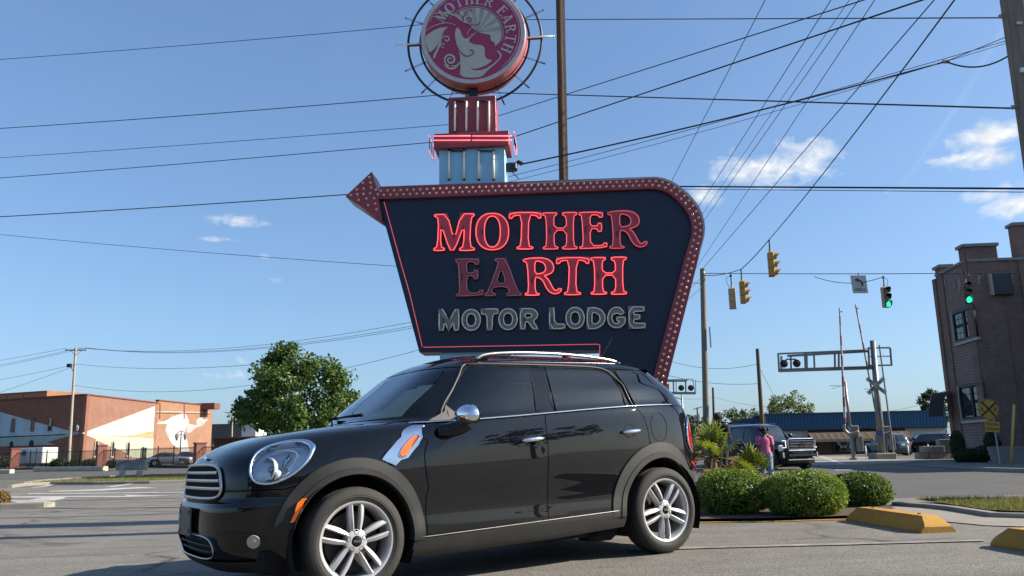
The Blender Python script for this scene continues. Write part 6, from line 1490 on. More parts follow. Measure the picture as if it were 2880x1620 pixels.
for y in (775, 790): WE2.paint('worn_band', WE2.px(zm, [(1560, y), (2110, y + 10), (2110, y + 15), (1560, y + 6)]), P_CREAM if y < 780 else K_SHADE, 1)
for x in (1605, 1850, 2055): WE2.paint('downpipe', WE2.px(zm, [(x, 695), (x + 10, 695), (x + 6, 850), (x - 4, 850)]), M_TRIM, 4)
MB().box(P(*zm(2030, 727), 158) - c0, (6.0, 3.0, 1.1)).build('roof_plant', M_TRIM, WHB)
cvb = P(40, 1295, 165); UPB = thing('brick_block', 'higher sunlit orange brick block behind the warehouse at the left edge', 'building', Vector((cvb.x, 165, GL)))
tz = P(60, 1108, 165).z; UW = Wall(UPB, Vector((-125, 172, GL)), Vector((P(128, 1150, 158).x, 158, GL)), GL, tz, 8.0, BR_ORG)
for u in (20, 66): a = UW.uv(u, 1106); UW.paint('pilaster', [(a.x - .2, tz - 4), (a.x + .2, tz - 4), (a.x + .2, tz), (a.x - .2, tz)], M_TRIM, 2)
UW.paint('parapet_band', [(0, tz - .35), (UW.L, tz - .35), (UW.L, tz - .05), (0, tz - .05)], M_TRIM, 3)
# far grey block, white gable and maroon wall right of the mural
def block(name, label, cat, u0, u1, v0, v1, Y, depth, material, roof=None):
    a, b = P(u0, v1, Y), P(u1, v0, Y); z1_ = P((u0 + u1) / 2, v0, Y).z; c = Vector(((a.x + b.x) / 2, Y + depth / 2, 0)); o = thing(name, label, cat, (c.x, c.y, gz(c.x, c.y)))
    MB().box((0, 0, (z1_ + .25) / 2 - .02), (b.x - a.x, depth, z1_ + .25)).build('wall', material, o); MB().box((0, 0, z1_ + .25 + .06), (b.x - a.x + .3, depth + .3, .2)).build('parapet', roof or material, o)
    return o, b.x - a.x, z1_
FB_, fw_, fz_ = block('office_block', 'far dark grey flat-roofed block between the mural and the tree', 'building', 592, 688, 1194, 1255, 230, 20, mat('grey_block', (.085, .085, .085), .8, var=.12, vscale=.3))
for i in range(3): MB().box((-fw_ / 2 + 1.6 + 2.6 * i, -10.05, fz_ * .62), (1.6, .1, 1.0)).build('window', K_SHADE, FB_)
MB().box((-fw_ / 2 + 3, 0, fz_ + .9), (3, 3, 1.6)).build('roof_plant', K_STEEL, FB_)
block('white_house', 'small white gable wall glimpsed beside the tree', 'building', 678, 720, 1198, 1245, 180, 8, mat('white_render', (.62, .60, .55), .8, var=.06))
block('maroon_wall', 'long low maroon brick wall behind the car hood', 'wall', 600, 1010, 1229, 1300, 118, .6, brick_mat('maroon_brick', (.075, .028, .025), (.055, .022, .02), (.09, .06, .05)), M_TRIM)
T2, t2b, t2t = pole('small T-shaped wooden pole between the mural and the tree', 650, 170, 1150, .2, .15, W_PALE, utop=654); MB().bar(t2t + Vector((-1.6, 0, -.7)), t2t + Vector((1.2, 0, -.9)), .14).build('crossarm', W_PALE, T2)
# ---------------- fence with brick piers in front of the yard
sheet_poly('yard', [(-150, 97.6), (-44, 97.6), (-31, 79.4), (-14, 79.4), (-14, 210), (-150, 210)], .235, M_FAR)
K_FENCE = mat('fence_black', (.012, .012, .013), .6, var=.1)
BR_PIER = brick_mat('pier_brick', (.30, .10, .07), (.23, .08, .06), (.25, .17, .14))
fence_pts = []
def pier(u, vtop, Y, label):
    p = P(u, 1305, Y); p.z = GL; zt = P(u, vtop, Y).z; o = thing('brick_pier', label, 'pier', p, rad(38), group='brick fence piers')
    MB().box((0, 0, zt / 2 - .05), (.92, .92, zt + .1)).build('shaft', BR_PIER, o); MB().box((0, 0, zt + .06), (1.06, 1.06, .14)).build('cap', M_TRIM, o); fence_pts.append(p); return o
fence_pts.append(Vector((P(-160, 1305, 104).x, 104, GL)))
pier(40, 1263, 100, 'brick fence pier beside the white trailer'); pier(283, 1254, 93, 'brick fence pier in front of the mural windows'); pier(560, 1248, 81, 'brick fence pier right of the silver sedan')
fence_pts.append(Vector((P(700, 1300, 77).x, 77, GL)))
for i, (a, b) in enumerate(zip(fence_pts, fence_pts[1:])):
    o = thing('iron_fence', ('black iron fence run at the far left edge', 'black iron fence run between the trailer pier and the middle pier', 'black iron fence run in front of the silver sedan', 'black iron fence run right of the last pier')[i], 'fence', a, group='iron fence runs'); d = b - a; L = d.length; d.normalize()
    for hz_ in (.18, 1.72): MB().bar(d * .5 + Vector((0, 0, hz_)), d * (L - .5) + Vector((0, 0, hz_)), .05).build('rail', K_FENCE, o)
    pk = MB(); n_ = int((L - 1) / .17)
    for k in range(n_): q_ = d * (.5 + .17 * k); pk.bar(q_ + Vector((0, 0, .02)), q_ + Vector((0, 0, 1.85)), .028)
    pk.build('pickets', K_FENCE, o)['kind'] = 'stuff'
    for k in range(1, int(L / 3)): q_ = d * (k * 3); MB().bar(q_ + Vector((0, 0, -.02)), q_ + Vector((0, 0, 2.0)), .09).build('post', K_FENCE, o)
kerb('kerb', [(-150, 97.0), (-44, 97.0), (-31, 78.8), (-12, 76.4)], .6, .26, mat('dark_kerb', (.045, .043, .042)))
# white trailer behind the fence
tb = P(105, 1300, 108); TR = thing('travel_trailer', 'white box trailer parked behind the iron fence at the far left', 'trailer', (tb.x, 108, GL), rad(-24))
TRW = mat('trailer_white', (.60, .59, .57), .5, var=.05, dirt=.15)
MB().box((0, 0, 1.45), (4.6, 2.2, 2.0), bev=.06).build('body', TRW, TR); MB().box((1.2, -1.12, 1.4), (.06, .04, 1.9)).build('seam', K_SHADE, TR); MB().box((-1.1, -1.13, 1.45), (.8, .05, 1.75)).build('door', mat('trailer_door', (.42, .45, .48), .5, var=.06), TR); MB().box((-1.1, -1.16, 1.75), (.55, .05, .6)).build('door_window', K_SHADE, TR); MB().box((-1.9, -1.13, 1.7), (.45, .05, .4)).build('window', K_SHADE, TR)
for x in (-.4, .5):
    for y in (-.95, .95): MB().lathe([(.02, -.1), (.33, -.1), (.36, 0), (.33, .1), (.02, .1)], 16, Matrix.Translation((x, y, .36)) @ Matrix.Rotation(math.pi / 2, 4, 'X')).build('wheel', K_RUBBER, TR)
# lantern posts
def lantern(label, u, vtop, Y, sc=1.0):
    p = P(u, 1300, Y); p.z = GL; h = P(u, vtop, Y).z; o = thing('lantern_post', label, 'street lamp', p, group='twin lantern posts')
    MB().tube([(0, 0, 0), (0, 0, .8), (0, 0, h)], [.13, .07, .05], 8).build('column', K_FENCE, o); MB().bar((-.55, 0, h - .45), (.55, 0, h - .45), .06).tube(chaikin([(-.5, 0, h - .4), (-.25, 0, h), (.25, 0, h), (.5, 0, h - .4)], 2, False), .035, 6).build('arm', K_FENCE, o)
    for sx in (-.5, .5): MB().lathe([(.06, -.75), (.20, -.35), (.22, -.15), (.08, .05), (.02, .12)], 8, Matrix.Translation((sx, 0, h - .35))).build('lantern', mat('lantern_glass', (.20, .21, .22), .3, var=.1), o)
lantern('twin lantern post behind the pale wooden pole', 199, 1190, 112); lantern('twin lantern post in front of the bird mural', 505, 1212, 96)
# shrubs along the fence are added with the vegetation
# ---------------- wooden parking notice on the grass strip
sb = G(*zl(1560, 200)); zn = Z(300, 1120, 6.04)
PKS = thing('parking_sign', 'low grey parking notice board on two posts standing on the grass strip', 'sign', (sb.x, sb.y, gz(sb.x, sb.y) + .05)); YS = sb.y
pp = lambda x, y, dy=0: P(*zn(x, y), YS + dy) - WM[PKS.name].translation
BRD = mat('weathered_board', (.30, .31, .31), .8, var=.15, vscale=5, dirt=.3); bl_, tr_ = pp(160, 1230), pp(668, 1040)
MB().box(((bl_.x + tr_.x) / 2, 0, (bl_.z + tr_.z) / 2), (tr_.x - bl_.x, .10, tr_.z - bl_.z), bev=.01).build('board', BRD, PKS); MB().box((tr_.x + .05, .02, (bl_.z + tr_.z) / 2), (.10, .16, tr_.z - bl_.z + .06)).build('end_post', mat('pale_post', (.42, .40, .34), .8, var=.1), PKS)
for x in (268, 560): q_ = pp(x, 1240); MB().box((q_.x, 0, q_.z / 2), (.28, .16, q_.z + .06)).build('post', mat('pale_post', (.55, .52, .44)), PKS)
for k, wd in enumerate(('QUEEN STREET', 'COFFEE WAREHOUSE', 'PUBLIC', 'PARKING')):
    yy = (1075, 1110, 1155, 1200)[k]; q_ = pp(440, yy); text_mesh('wording', wd, .20, .006, mat('faded_lettering', (.11, .10, .10), .8, var=.1), PKS, Matrix.Translation((q_.x, -.054, q_.z)) @ Matrix.Rotation(math.pi / 2, 4, 'X'), space=1.05)
q_ = pp(215, 1140); MB().prism([Vector((q_.x - .18, -.056, q_.z)), Vector((q_.x + .05, -.056, q_.z + .20)), Vector((q_.x - .02, -.056, q_.z + .05)), Vector((q_.x + .15, -.056, q_.z)), Vector((q_.x - .02, -.056, q_.z - .05)), Vector((q_.x + .05, -.056, q_.z - .20))], (0, -1, 0), .004).build('pointer', mat('faded_red', (.30, .16, .15), .8, var=.1), PKS)
# ---------------- blue-fronted store
SY = 78.0; zs_ = Z(2280, 1060, 5.795); s0 = P(2158, 1280, SY); s1 = P(2672, 1280, SY); gs_ = gz(20, 60)
ST = thing('store', 'long low store with a blue metal fascia, brown awnings and white siding', 'building', (s0.x, SY, gs_))
ztop, zeave = P(2400, 1162, SY).z, P(2400, 1206, SY).z
SW = Wall(ST, s1, s0, gs_ - .2, zeave + .1, .4, mat('store_brown', (.085, .05, .035), .8, var=.2, vscale=.6)) if False else Wall(ST, s0, s1, gs_ - .2, zeave + .1, .4, mat('store_brown', (.085, .05, .035), .8, var=.2, vscale=.6))
M_BLUE = mat('blue_metal', (.020, .085, .165), .45, metal=.2, var=.10, vscale=.5, dirt=.15)
# fascia: separate pressed panels, each with its rib
pan = MB().box((0, 0, 0), (.30, .06, ztop - zeave)).box((.14, -.045, 0), (.03, .05, ztop - zeave)).mesh('fascia_panel'); pan.materials.append(M_BLUE)
k = 0; xq = .15
while xq < SW.L - .1: mesh_obj('fascia_panel', pan, None, ST, M=SW.loc @ Matrix.Translation((xq, -.45 + (.004 if k % 2 else 0), (ztop + zeave) / 2))); xq += .302; k += 1
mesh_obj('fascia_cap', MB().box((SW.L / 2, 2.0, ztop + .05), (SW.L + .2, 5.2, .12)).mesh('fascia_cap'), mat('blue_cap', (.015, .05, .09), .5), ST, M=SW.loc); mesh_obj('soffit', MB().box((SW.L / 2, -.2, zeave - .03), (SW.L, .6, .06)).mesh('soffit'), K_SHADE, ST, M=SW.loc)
mesh_obj('store_body', MB().box((SW.L / 2, 6.5, (zeave + gs_) / 2), (SW.L, 12, zeave - gs_ - .05)).mesh('store_body'), mat('store_brown', (.085, .05, .035)), ST, M=SW.loc)
sl0 = P(2052, 1188, SY + 22)                                     # the fascia returns along the left side
zr0 = P(2052, 1185, SY + 22); LW = wall_frame(Vector((sl0.x, SY + 22, gs_)), s0); LM = WM[ST.name].inverted() @ Matrix(((LW[1].x, -LW[2].x, 0, LW[0].x), (LW[1].y, -LW[2].y, 0, LW[0].y), (0, 0, 1, 0), (0, 0, 0, 1)))
k = 0; xq = .15
while xq < LW[3] - .1 and k < 90: mesh_obj('fascia_panel', pan, None, ST, M=LM @ Matrix.Translation((xq, -.02 + (.004 if k % 2 else 0), (ztop + zeave) / 2))); xq += .302; k += 1
mesh_obj('side_wall', MB().box((LW[3] / 2, .3, (zeave + gs_) / 2), (LW[3], .4, zeave - gs_ + .1)).mesh('side_wall'), mat('store_siding', (.44, .43, .41), .7, var=.06, vscale=.4), ST, M=LM)
sid = MB().box((0, 0, 0), (.46, .05, zeave - gs_ - .1)).box((.235, .01, 0), (.02, .05, zeave - gs_ - .1)).mesh('siding_board'); sid.materials.append(mat('store_siding', (.50, .49, .47)))
def store_x(px_): return SW.uv(px_, 1240).x
for u0, u1 in ((2158, 2282), (2548, 2672)):
    xq = store_x(u0) + .24
    while xq < store_x(u1) - .1: mesh_obj('siding_board', sid, None, ST, M=SW.loc @ Matrix.Translation((xq, -.04, (zeave + gs_) / 2))); xq += .48
for x0, x1, y0, y1 in ((385, 660, 935, 1275), (1000, 1075, 930, 1275), (1240, 1460, 910, 1275)):
    a, b = SW.uv(*zs_(x0, y1)), SW.uv(*zs_(x1, y0)); SW.window(a.x, b.x, a.y + .1, b.y, 0, mat('shop_frame', (.03, .028, .027), .5, var=.1), K_WGLASS, sill=False, mull=2, name='shop_window')
for x, y in ((430, 1075), (455, 1115), (495, 1160), (555, 1160), (980, 1050), (980, 1110), (870, 1190), (640, 1160), (1330, 970)):
    a = SW.uv(*zs_(x, y)); SW.paint('notice', [(a.x - .12, a.y - .12), (a.x + .12, a.y - .12), (a.x + .12, a.y + .12), (a.x - .12, a.y + .12)], mat('paper_notice', (.42, .42, .36), .8, var=.2), 9)
a, b = SW.uv(*zs_(1495, 1065)), SW.uv(*zs_(1530, 955)); SW.window(a.x, b.x, a.y, b.y, 0, C_DARK, K_WGLASS, sill=False)
aw_m = mat('awning_brown', (.085, .057, .040), .85, var=.15, vscale=3)  # brown darkened to stand for the shade below the fascia
def awn():
    mb = MB(); rows = []
    for i in range(7):
        f = i / 6; sag_ = .10 * math.sin(math.pi * f); rows.append([(-.5 + f, 0, .62), (-.5 + f, -.55, .40 - sag_ * .4), (-.5 + f, -.95, .05 - sag_ * .2), (-.5 + f, -1.0, -.10 - .02 * math.sin(math.pi * f))])
    mb.sheet(rows); return mb.mesh('awning', smooth=False)
AWN = awn(); AWN.materials.append(aw_m)
for u0, u1, n_ in ((2268, 2382, 6), (2404, 2456, 2), (2494, 2548, 2)):
    x0, x1 = store_x(u0), store_x(u1); w_ = (x1 - x0) / n_; ws_ = max(.8, w_)
    for k in range(n_): mesh_obj('awning', AWN, None, ST, M=SW.loc @ Matrix.Translation((x0 + w_ * (k + .5), -.42, zeave - .95)) @ Matrix.Diagonal((w_ * .99, 1, 1.15, 1)))
    mesh_obj('awning_rail', MB().box(((x0 + x1) / 2, -1.40, zeave - 1.12), (x1 - x0, .05, .06)).mesh('awning_rail'), mat('rail_grey', (.25, .24, .23), .5), ST, M=SW.loc)
# ---------------- dark brick house at the right edge
zh = Z(2580, 640, 4.0267); HY = 42.0
h0 = P(2790, 1280, HY); h0.z = gz(h0.x, HY)
hl_ = Vector((h0.x + .35, HY + 6.0, h0.z))                       # left face runs away from the corner
HS = thing('brick_house', 'dark brick two-storey house with stepped parapet piers at the right edge', 'building', h0)
zc_ = P(2780, 735, HY).z                                         # height of the parapet wall at the corner
def zat(v, Y, u=2780): return P(u, v, Y).z
# left face plane follows the line of sight of its far edge
ufar = 2674
for _ in range(30):
    pu = proj(hl_ + Vector((0, 0, 4)))[0]; hl_.y += (pu - ufar) * .02
HW = Wall(HS, hl_, h0, h0.z - .3, zc_, .45, BR_DARK); HF = Wall(HS, h0, h0 + Vector((14, -1.2, 0)), h0.z - .3, zc_, .45, BR_DARK)
mesh_obj('rear_core', MB().box((HF.L / 2, 3.2, (zc_ + h0.z) / 2 - .6), (HF.L - 1.2, 5.0, zc_ - h0.z - .4)).mesh('rear_core'), K_SHADE, HS, M=HF.loc)
M_COP = mat('stone_coping', (.22, .21, .20), .8, var=.12)
for w_ in (HW, HF): mesh_obj('coping', MB().box((w_.L / 2, .2, zc_ + .05), (w_.L, .66, .14)).mesh('coping'), M_COP, HS, M=w_.loc)
def hpier(w_, x, wd, z1_, name='parapet_pier'):
    pr_ = mesh_obj(name, MB().box((x, .2, (z1_ + h0.z) / 2), (wd, .54, z1_ - h0.z)).mesh(name), BR_DARK, HS, M=w_.loc); mesh_obj('pier_cap', MB().box((x, .2, z1_ + .06), (wd + .16, .78, .16)).mesh('pier_cap'), M_COP, HS, M=w_.loc); return pr_
pz = HW.uv(*zh(160, 500)); hpier(HW, .40, .8, zc_ + .38); hpier(HW, HW.L - .28, .62, zc_ + .80)
xq = HF.uv(*zh(890, 240)).x; hpier(HF, xq / 2, xq, zc_ + .80)
xq = HF.uv(*zh(1085, 60)).x; hpier(HF, xq + .7, 1.4, HF.uv(*zh(1200, 20)).y)
mesh_obj('corner_buttress', MB().box((-.18, .25, (HW.uv(*zh(150, 660)).y + h0.z) / 2), (.40, .8, HW.uv(*zh(150, 660)).y - h0.z)).mesh('corner_buttress'), BR_DARK, HS, M=HW.loc)
M_SASH = mat('brown_sash', (.030, .020, .018), .5, var=.1); K_BRIGHT = mat('sky_lit_pane', (.10, .12, .13), .03, metal=.7, var=.08)
for x0, x1, y0, y1, zz_ in ((436, 668, 930, 1345, zh), (490, 735, 470, 905, Z(2580, 960, 3.813))):
    a = HW.uv(*zz_(x0 + 20, y1)); b = HW.uv(*zz_(x1 - 10, y0 + 10)); zlo, zhi = (HW.uv(*zz_((x0 + x1) / 2, y1 - 15)).y, HW.uv(*zz_((x0 + x1) / 2, y0 + 25)).y)
    wn = HW.window(a.x, b.x, zlo, zhi, 0, M_SASH, K_SHADE, fr=.14, mull=1)
    hw_ = (b.x - a.x) / 2
    for k in range(2):
        xa, xb_ = a.x + hw_ * k + .22, a.x + hw_ * (k + 1) - .20; zm_ = (zlo + zhi) / 2
        for r_ in range(2):
            za, zb_ = (zlo + .16, zm_ - .07) if r_ == 0 else (zm_ + .07, zhi - .18)
            for ii in range(2):
                for jj in range(2):
                    px0 = xa + (xb_ - xa) * ii / 2 + .02; px1 = xa + (xb_ - xa) * (ii + 1) / 2 - .02; pz0 = za + (zb_ - za) * jj / 2 + .02; pz1 = za + (zb_ - za) * (jj + 1) / 2 - .02
                    flat_mesh('pane', [[(px0, pz0), (px1, pz0), (px1, pz1), (px0, pz1)]], .02, K_BRIGHT, wn, Matrix.Translation((0, 0, .03)))
    flat_mesh('lintel_reveal', [[(a.x - .12, zlo), (a.x, zlo), (a.x, zhi), (a.x - .12, zhi)]], .14, mat('stone_sill', (.36, .34, .31)), wn, Matrix.Translation((0, 0, .04)))
a = HW.uv(*zh(485, 675)); HW.paint('stone_diamond', [(a.x, a.y - .55), (a.x + .22, a.y), (a.x, a.y + .55), (a.x - .22, a.y)], M_COP, 1)
for x_, y_ in ((320, 660), (430, 690), (708, 640)): a = HW.uv(*zh(x_, y_)); HW.paint('stone_mark', [(a.x - .1, a.y - .2), (a.x + .1, a.y - .2), (a.x + .1, a.y + .2), (a.x - .1, a.y + .2)], M_COP, 1)
a, b = HF.uv(*zh(858, 820)), HF.uv(*zh(1045, 572)); mesh_obj('window_unit', MB().box(((a.x + b.x) / 2, -.16, (a.y + b.y) / 2), (b.x - a.x, .30, b.y - a.y), bev=.02).mesh('window_unit'), mat('unit_dark', (.020, .022, .03), .4, var=.1), HS, M=HF.loc); mesh_obj('window_unit_side', MB().box((a.x - .10, -.15, (a.y + b.y) / 2), (.16, .28, b.y - a.y + .02)).mesh('window_unit_side'), mat('unit_tan', (.32, .27, .22), .6), HS, M=HF.loc)
# dark awning on the hidden rear wall, house steps, block wall
q3 = P(2652, 1130, HW.o.y); AW = MB()
rows = [[(q3.x + .25 - .62 * math.sin(rad(a_)), q3.y - .6 + y_, q3.z - .8 + 1.35 * math.cos(rad(a_)) ) for y_ in (0, 1.6)] for a_ in range(0, 91, 10)]
AW.sheet([[Vector(p) - WM[HS.name].translation for p in r] for r in rows]).build('side_awning', mat('dark_canvas', (.012, .012, .014), .9, var=.1), HS)
stp = thing('steps', 'grey concrete steps in front of the dark brick house at the right edge', 'steps', base_at(2880, 37))
for k in range(4): MB().box((.3 + .15 * k, .35 * k, .09 + .19 * k), (3.2, .40, .19)).box((.3 + .15 * k, .35 * k + .2, .06), (3.1, .2, .12)).build('step', mat('step_concrete', (.20, .19, .18), .9, var=.15, dirt=.3), stp)
cb_ = thing('block_wall', 'broken grey concrete block wall beside the black parked crossover', 'wall', base_at(2650, 50)); blk = MB().box((0, 0, 0), (.62, .5, .38), bev=.02).mesh('block'); blk.materials.append(mat('grey_block_stone', (.24, .22, .22), .9, var=.15, dirt=.3))
random.seed(5)
for r_, (n_, x0) in enumerate(((4, -1.2), (3, -.9), (2, .2))):
    for k in range(n_): mesh_obj('block', blk, None, cb_, M=Matrix.Translation((x0 + .64 * k + random.uniform(-.05, .05), random.uniform(-.06, .06), .19 + .385 * r_)) @ Matrix.Rotation(random.uniform(-.06, .06), 4, 'Z'))
# unseen row on the right whose shadow lies across the road, and the motel behind the camera that the car mirrors
def plain(name, label, x, y, w, d, h, material, rz=0.0, nwin=6):
    o = thing(name, label, 'building', (x, y, gz(x, y)), rz); MB().box((0, 0, h / 2 - .05), (w, d, h + .1)).build('wall', material, o); MB().box((0, 0, h + .1), (w + .4, d + .4, .25)).build('cornice', M_COP, o)
    for fl_ in range(max(1, int(h / 3.2))):
        for k in range(nwin):
            x_ = -w / 2 + w * (k + .5) / nwin; g = MB().box((x_, d / 2 + .02, 1.7 + 3.1 * fl_), (1.1, .06, 1.5)).build('window', K_WGLASS, o)
            g2 = MB().box((x_, -d / 2 - .02, 1.7 + 3.1 * fl_), (1.1, .06, 1.5)).build('window', K_WGLASS, o)
    return o
plain('brick_shop', 'brick shop row out of view beyond the right edge', 36.5, 35.0, 15, 13, 9.0, BR_DARK)
plain('motel', 'low cream motel wing behind the camera', 4, -34, 52, 9, 4.2, mat('motel_cream', (.48, .44, .36), .8, var=.08, vscale=.3), 0, 12)
# ------------------------------------------------------------------ vegetation
def leaf_mat(name, c_lo, c_hi, rough=.5, trans=.25):
    M = bpy.data.materials.new(name); M.use_nodes = True; t = NT(M.node_tree); b = t.n['Principled BSDF']; out = t.n['Material Output']
    co = t.add('ShaderNodeTexCoord').outputs['Object']; n = t.noise(co, 2.3, 4, .6); f = t.noise(co, 23, 2, .5)
    c = t.ramp(t.math('ADD', t.math('MULTIPLY', n, .5), t.math('MULTIPLY', f, .5)), (.32, c_lo), (.68, c_hi))
    t.link(c, b.inputs['Base Color']); b.inputs['Roughness'].default_value = rough; b.inputs['Specular IOR Level'].default_value = .4
    tr = t.add('ShaderNodeBsdfTranslucent'); t.link(t.mix(1.0, c, (1.25, 1.35, .5), 'MULTIPLY'), tr.inputs[0]); mx = t.add('ShaderNodeMixShader'); mx.inputs[0].default_value = trans
    t.link(b.outputs[0], mx.inputs[1]); t.link(tr.outputs[0], mx.inputs[2]); t.link(mx.outputs[0], out.inputs[0])
    return M
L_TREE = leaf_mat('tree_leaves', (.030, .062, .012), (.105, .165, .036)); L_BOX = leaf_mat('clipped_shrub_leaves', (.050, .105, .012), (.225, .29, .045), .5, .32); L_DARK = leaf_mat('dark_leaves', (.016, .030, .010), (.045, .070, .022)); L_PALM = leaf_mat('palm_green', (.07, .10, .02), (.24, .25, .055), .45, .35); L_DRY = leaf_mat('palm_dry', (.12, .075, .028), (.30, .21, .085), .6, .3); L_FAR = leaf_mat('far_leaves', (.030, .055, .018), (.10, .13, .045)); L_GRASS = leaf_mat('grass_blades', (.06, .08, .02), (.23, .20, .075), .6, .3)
BARK = wood('bark', (.13, .10, .075))
def leaves(pts, size, rnd, up=.3, asp=.55):
    """small two-triangle leaves at the given (point, outward) pairs"""
    vs, fs = [], []
    for p, n in pts:
        s_ = size * rnd.uniform(.6, 1.35); d = Vector((rnd.gauss(0, 1), rnd.gauss(0, 1), rnd.gauss(0, .8) + up)) + n * .9
        if d.length < 1e-3: continue
        d.normalize(); x = d.cross(Vector((rnd.gauss(0, 1), rnd.gauss(0, 1), rnd.gauss(0, 1))))
        if x.length < 1e-3: continue
        x.normalize(); y = d * .35 + x.cross(d) * .94; k = len(vs); w = s_ * asp * .5
        vs += [p, p + y * s_ * .5 + x * w + d * s_ * .12, p + y * s_, p + y * s_ * .5 - x * w + d * s_ * .12]; fs.append((k, k + 1, k + 2, k + 3))
    return vs, fs
def leaf_mesh(name, pts, size, rnd, material, parent, up=.3, asp=.55, kind='stuff'):
    vs, fs = leaves(pts, size, rnd, up, asp); me = bpy.data.meshes.new(name); me.from_pydata([tuple(v) for v in vs], [], fs); me.update()
    o = mesh_obj(name, me, material, parent)
    return o
def rdir(rnd):
    z = rnd.uniform(-1, 1); a = rnd.uniform(0, 2 * math.pi); r = math.sqrt(1 - z * z); return Vector((r * math.cos(a), r * math.sin(a), z))
def tree(label, base, h, rx, crown_z, rz, nclump, nleaf, size, seed, material=L_TREE, trunk_r=.16, group=None, lobes=None):
    """tapered trunk with forking limbs; the crown is leaf clumps round the limb tips"""
    rnd = random.Random(seed); o = thing('tree', label, 'tree', base, group=group); mb = MB(); tips = []
    def limb(p, d, L, r, lev):
        pts = [p]; q_ = p.copy(); dd = d.copy()
        for k in range(4): dd = (dd + Vector((rnd.gauss(0, .12), rnd.gauss(0, .12), rnd.gauss(.03, .08)))).normalized(); q_ = q_ + dd * L / 4; pts.append(q_)
        mb.tube(pts, [r * (1 - .14 * k) for k in range(5)], 7 if lev < 2 else 5)
        tips.append(q_)
        if lev < 3:
            for _ in range(3 if lev else 5):
                a = rnd.uniform(0, 2 * math.pi); s_ = rnd.uniform(.5, 1.0); side = dd.orthogonal().normalized(); side = Matrix.Rotation(a, 3, dd) @ side
                limb(q_ - dd * L * rnd.uniform(0, .25), (dd * .8 + side * s_).normalized(), L * rnd.uniform(.55, .8), r * .55, lev + 1)
    limb(Vector((0, 0, -.1)), Vector((0, 0, 1)), h * .32, trunk_r, 0); mb.build('trunk', BARK, o, smooth=True)
    c = Vector((0, 0, crown_z)); pts = []; lobes = lobes or []
    for _ in range(nclump):
        d = rdir(rnd); rr = rnd.uniform(.35, 1.0) ** .55; wob = 1 + .22 * noise.noise(d * 2.1 + Vector((seed, 0, 0))); cc_ = c + Vector((d.x * rx, d.y * rx, d.z * rz)) * rr * wob
        if rnd.random() < .25 and lobes: lb = rnd.choice(lobes); cc_ = c + Vector(lb[:3]) + rdir(rnd) * lb[3] * rnd.random() ** .5
        cr = rx * rnd.uniform(.10, .20)
        for _ in range(nleaf // nclump): e = rdir(rnd); pts.append((cc_ + e * cr * rnd.random() ** .45, (e + d * .6).normalized()))
    leaf_mesh('crown', pts, size, rnd, material, o)
    return o
tb_ = base_at(838, 46); tree('broad green tree left of the car windscreen', tb_, 6.8, 3.35, 3.9, 2.75, 210, 22000, .23, 3, trunk_r=.22, lobes=[(-1.6, 0, 2.2, .8), (-.6, -.2, 2.6, .7), (2.6, 0, .4, .9), (-2.9, 0, -.3, .7), (3.0, 0, -1.4, .6)])
tree('low dark tree clump behind the store roof, left one', base_at(2098, 112), 5.6, 3.6, 3.5, 2.0, 70, 5000, .34, 5, L_FAR, .2, 'far trees behind the store'); tree('taller pale tree rising behind the store roof', base_at(2226, 118), 8.6, 3.6, 5.2, 3.0, 90, 5200, .36, 9, leaf_mat('pale_leaves', (.07, .10, .03), (.20, .22, .09)), .2, 'far trees behind the store')
tree('dark tree just left of the brick house', base_at(2648, 92), 7.2, 1.8, 5.0, 2.0, 40, 2600, .30, 12, L_DARK, .16, 'far trees behind the store'); tree('distant tree glimpsed left of the span pole', base_at(1945, 150), 7, 4.0, 3.6, 2.6, 50, 2600, .5, 14, L_FAR, .2, 'far trees behind the store')
tree('pale shrubby tree in front of the far grey block', base_at(640, 165), 4.5, 4.2, 2.6, 1.8, 40, 2200, .4, 16, leaf_mat('olive_leaves', (.05, .07, .02), (.13, .13, .05)), .15)
def shrub(label, c, rx, rz, n, size, seed, material=L_BOX, group=None, zc=None, name='shrub', box=2.4):
    """a clipped shrub: twigs inside, dense small leaves over an uneven clipped surface"""
    rnd = random.Random(seed); o = thing(name, label, 'shrub', c, group=group); zc = rz if zc is None else zc; pts = []
    mb = MB()
    for k in range(16):
        d = rdir(rnd); d.z = abs(d.z) + .3; d.normalize(); mb.tube([(0, 0, 0), Vector((d.x * rx, d.y * rx, d.z * rz)) * .6 + Vector((0, 0, zc * .3)), Vector((d.x * rx * .85, d.y * rx * .85, zc * .55 + d.z * rz * .6))], [.012, .008, .004], 4)
    mb.build('twigs', BARK, o)
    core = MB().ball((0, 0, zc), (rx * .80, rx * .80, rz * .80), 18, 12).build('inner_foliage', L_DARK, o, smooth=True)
    for _ in range(n):
        d = rdir(rnd); k = (abs(d.x) ** box + abs(d.y) ** box + abs(d.z) ** box) ** (-1 / box); wob = 1 + .05 * noise.noise(d * 2.4 + Vector((seed, 3, 0))) + .05 * noise.noise(d * 7 + Vector((0, seed, 0))); rr = 1 - .16 * rnd.random() ** 1.6
        if rnd.random() < .04: rr += .05
        p = Vector((d.x * rx * k, d.y * rx * k, zc + d.z * rz * k)) * 1.0; p = Vector((p.x * wob * rr, p.y * wob * rr, zc + (p.z - zc) * wob * rr))
        if p.z > .02: pts.append((p, d))
    leaf_mesh('foliage', pts, size, rnd, material, o, up=.25, asp=.62)
    return o
def shrub_px(label, u, v0, v1, wpx, Y, n, size, seed, **kw):
    b = base_at(u, Y); zt = P(u, v0, Y).z - b.z; rx = wpx / 2 / FPX * Y * .98; return shrub(label, b, rx, zt / 2 * .98, n, size, seed, **kw)
GB = 'clipped shrubs in the planter'
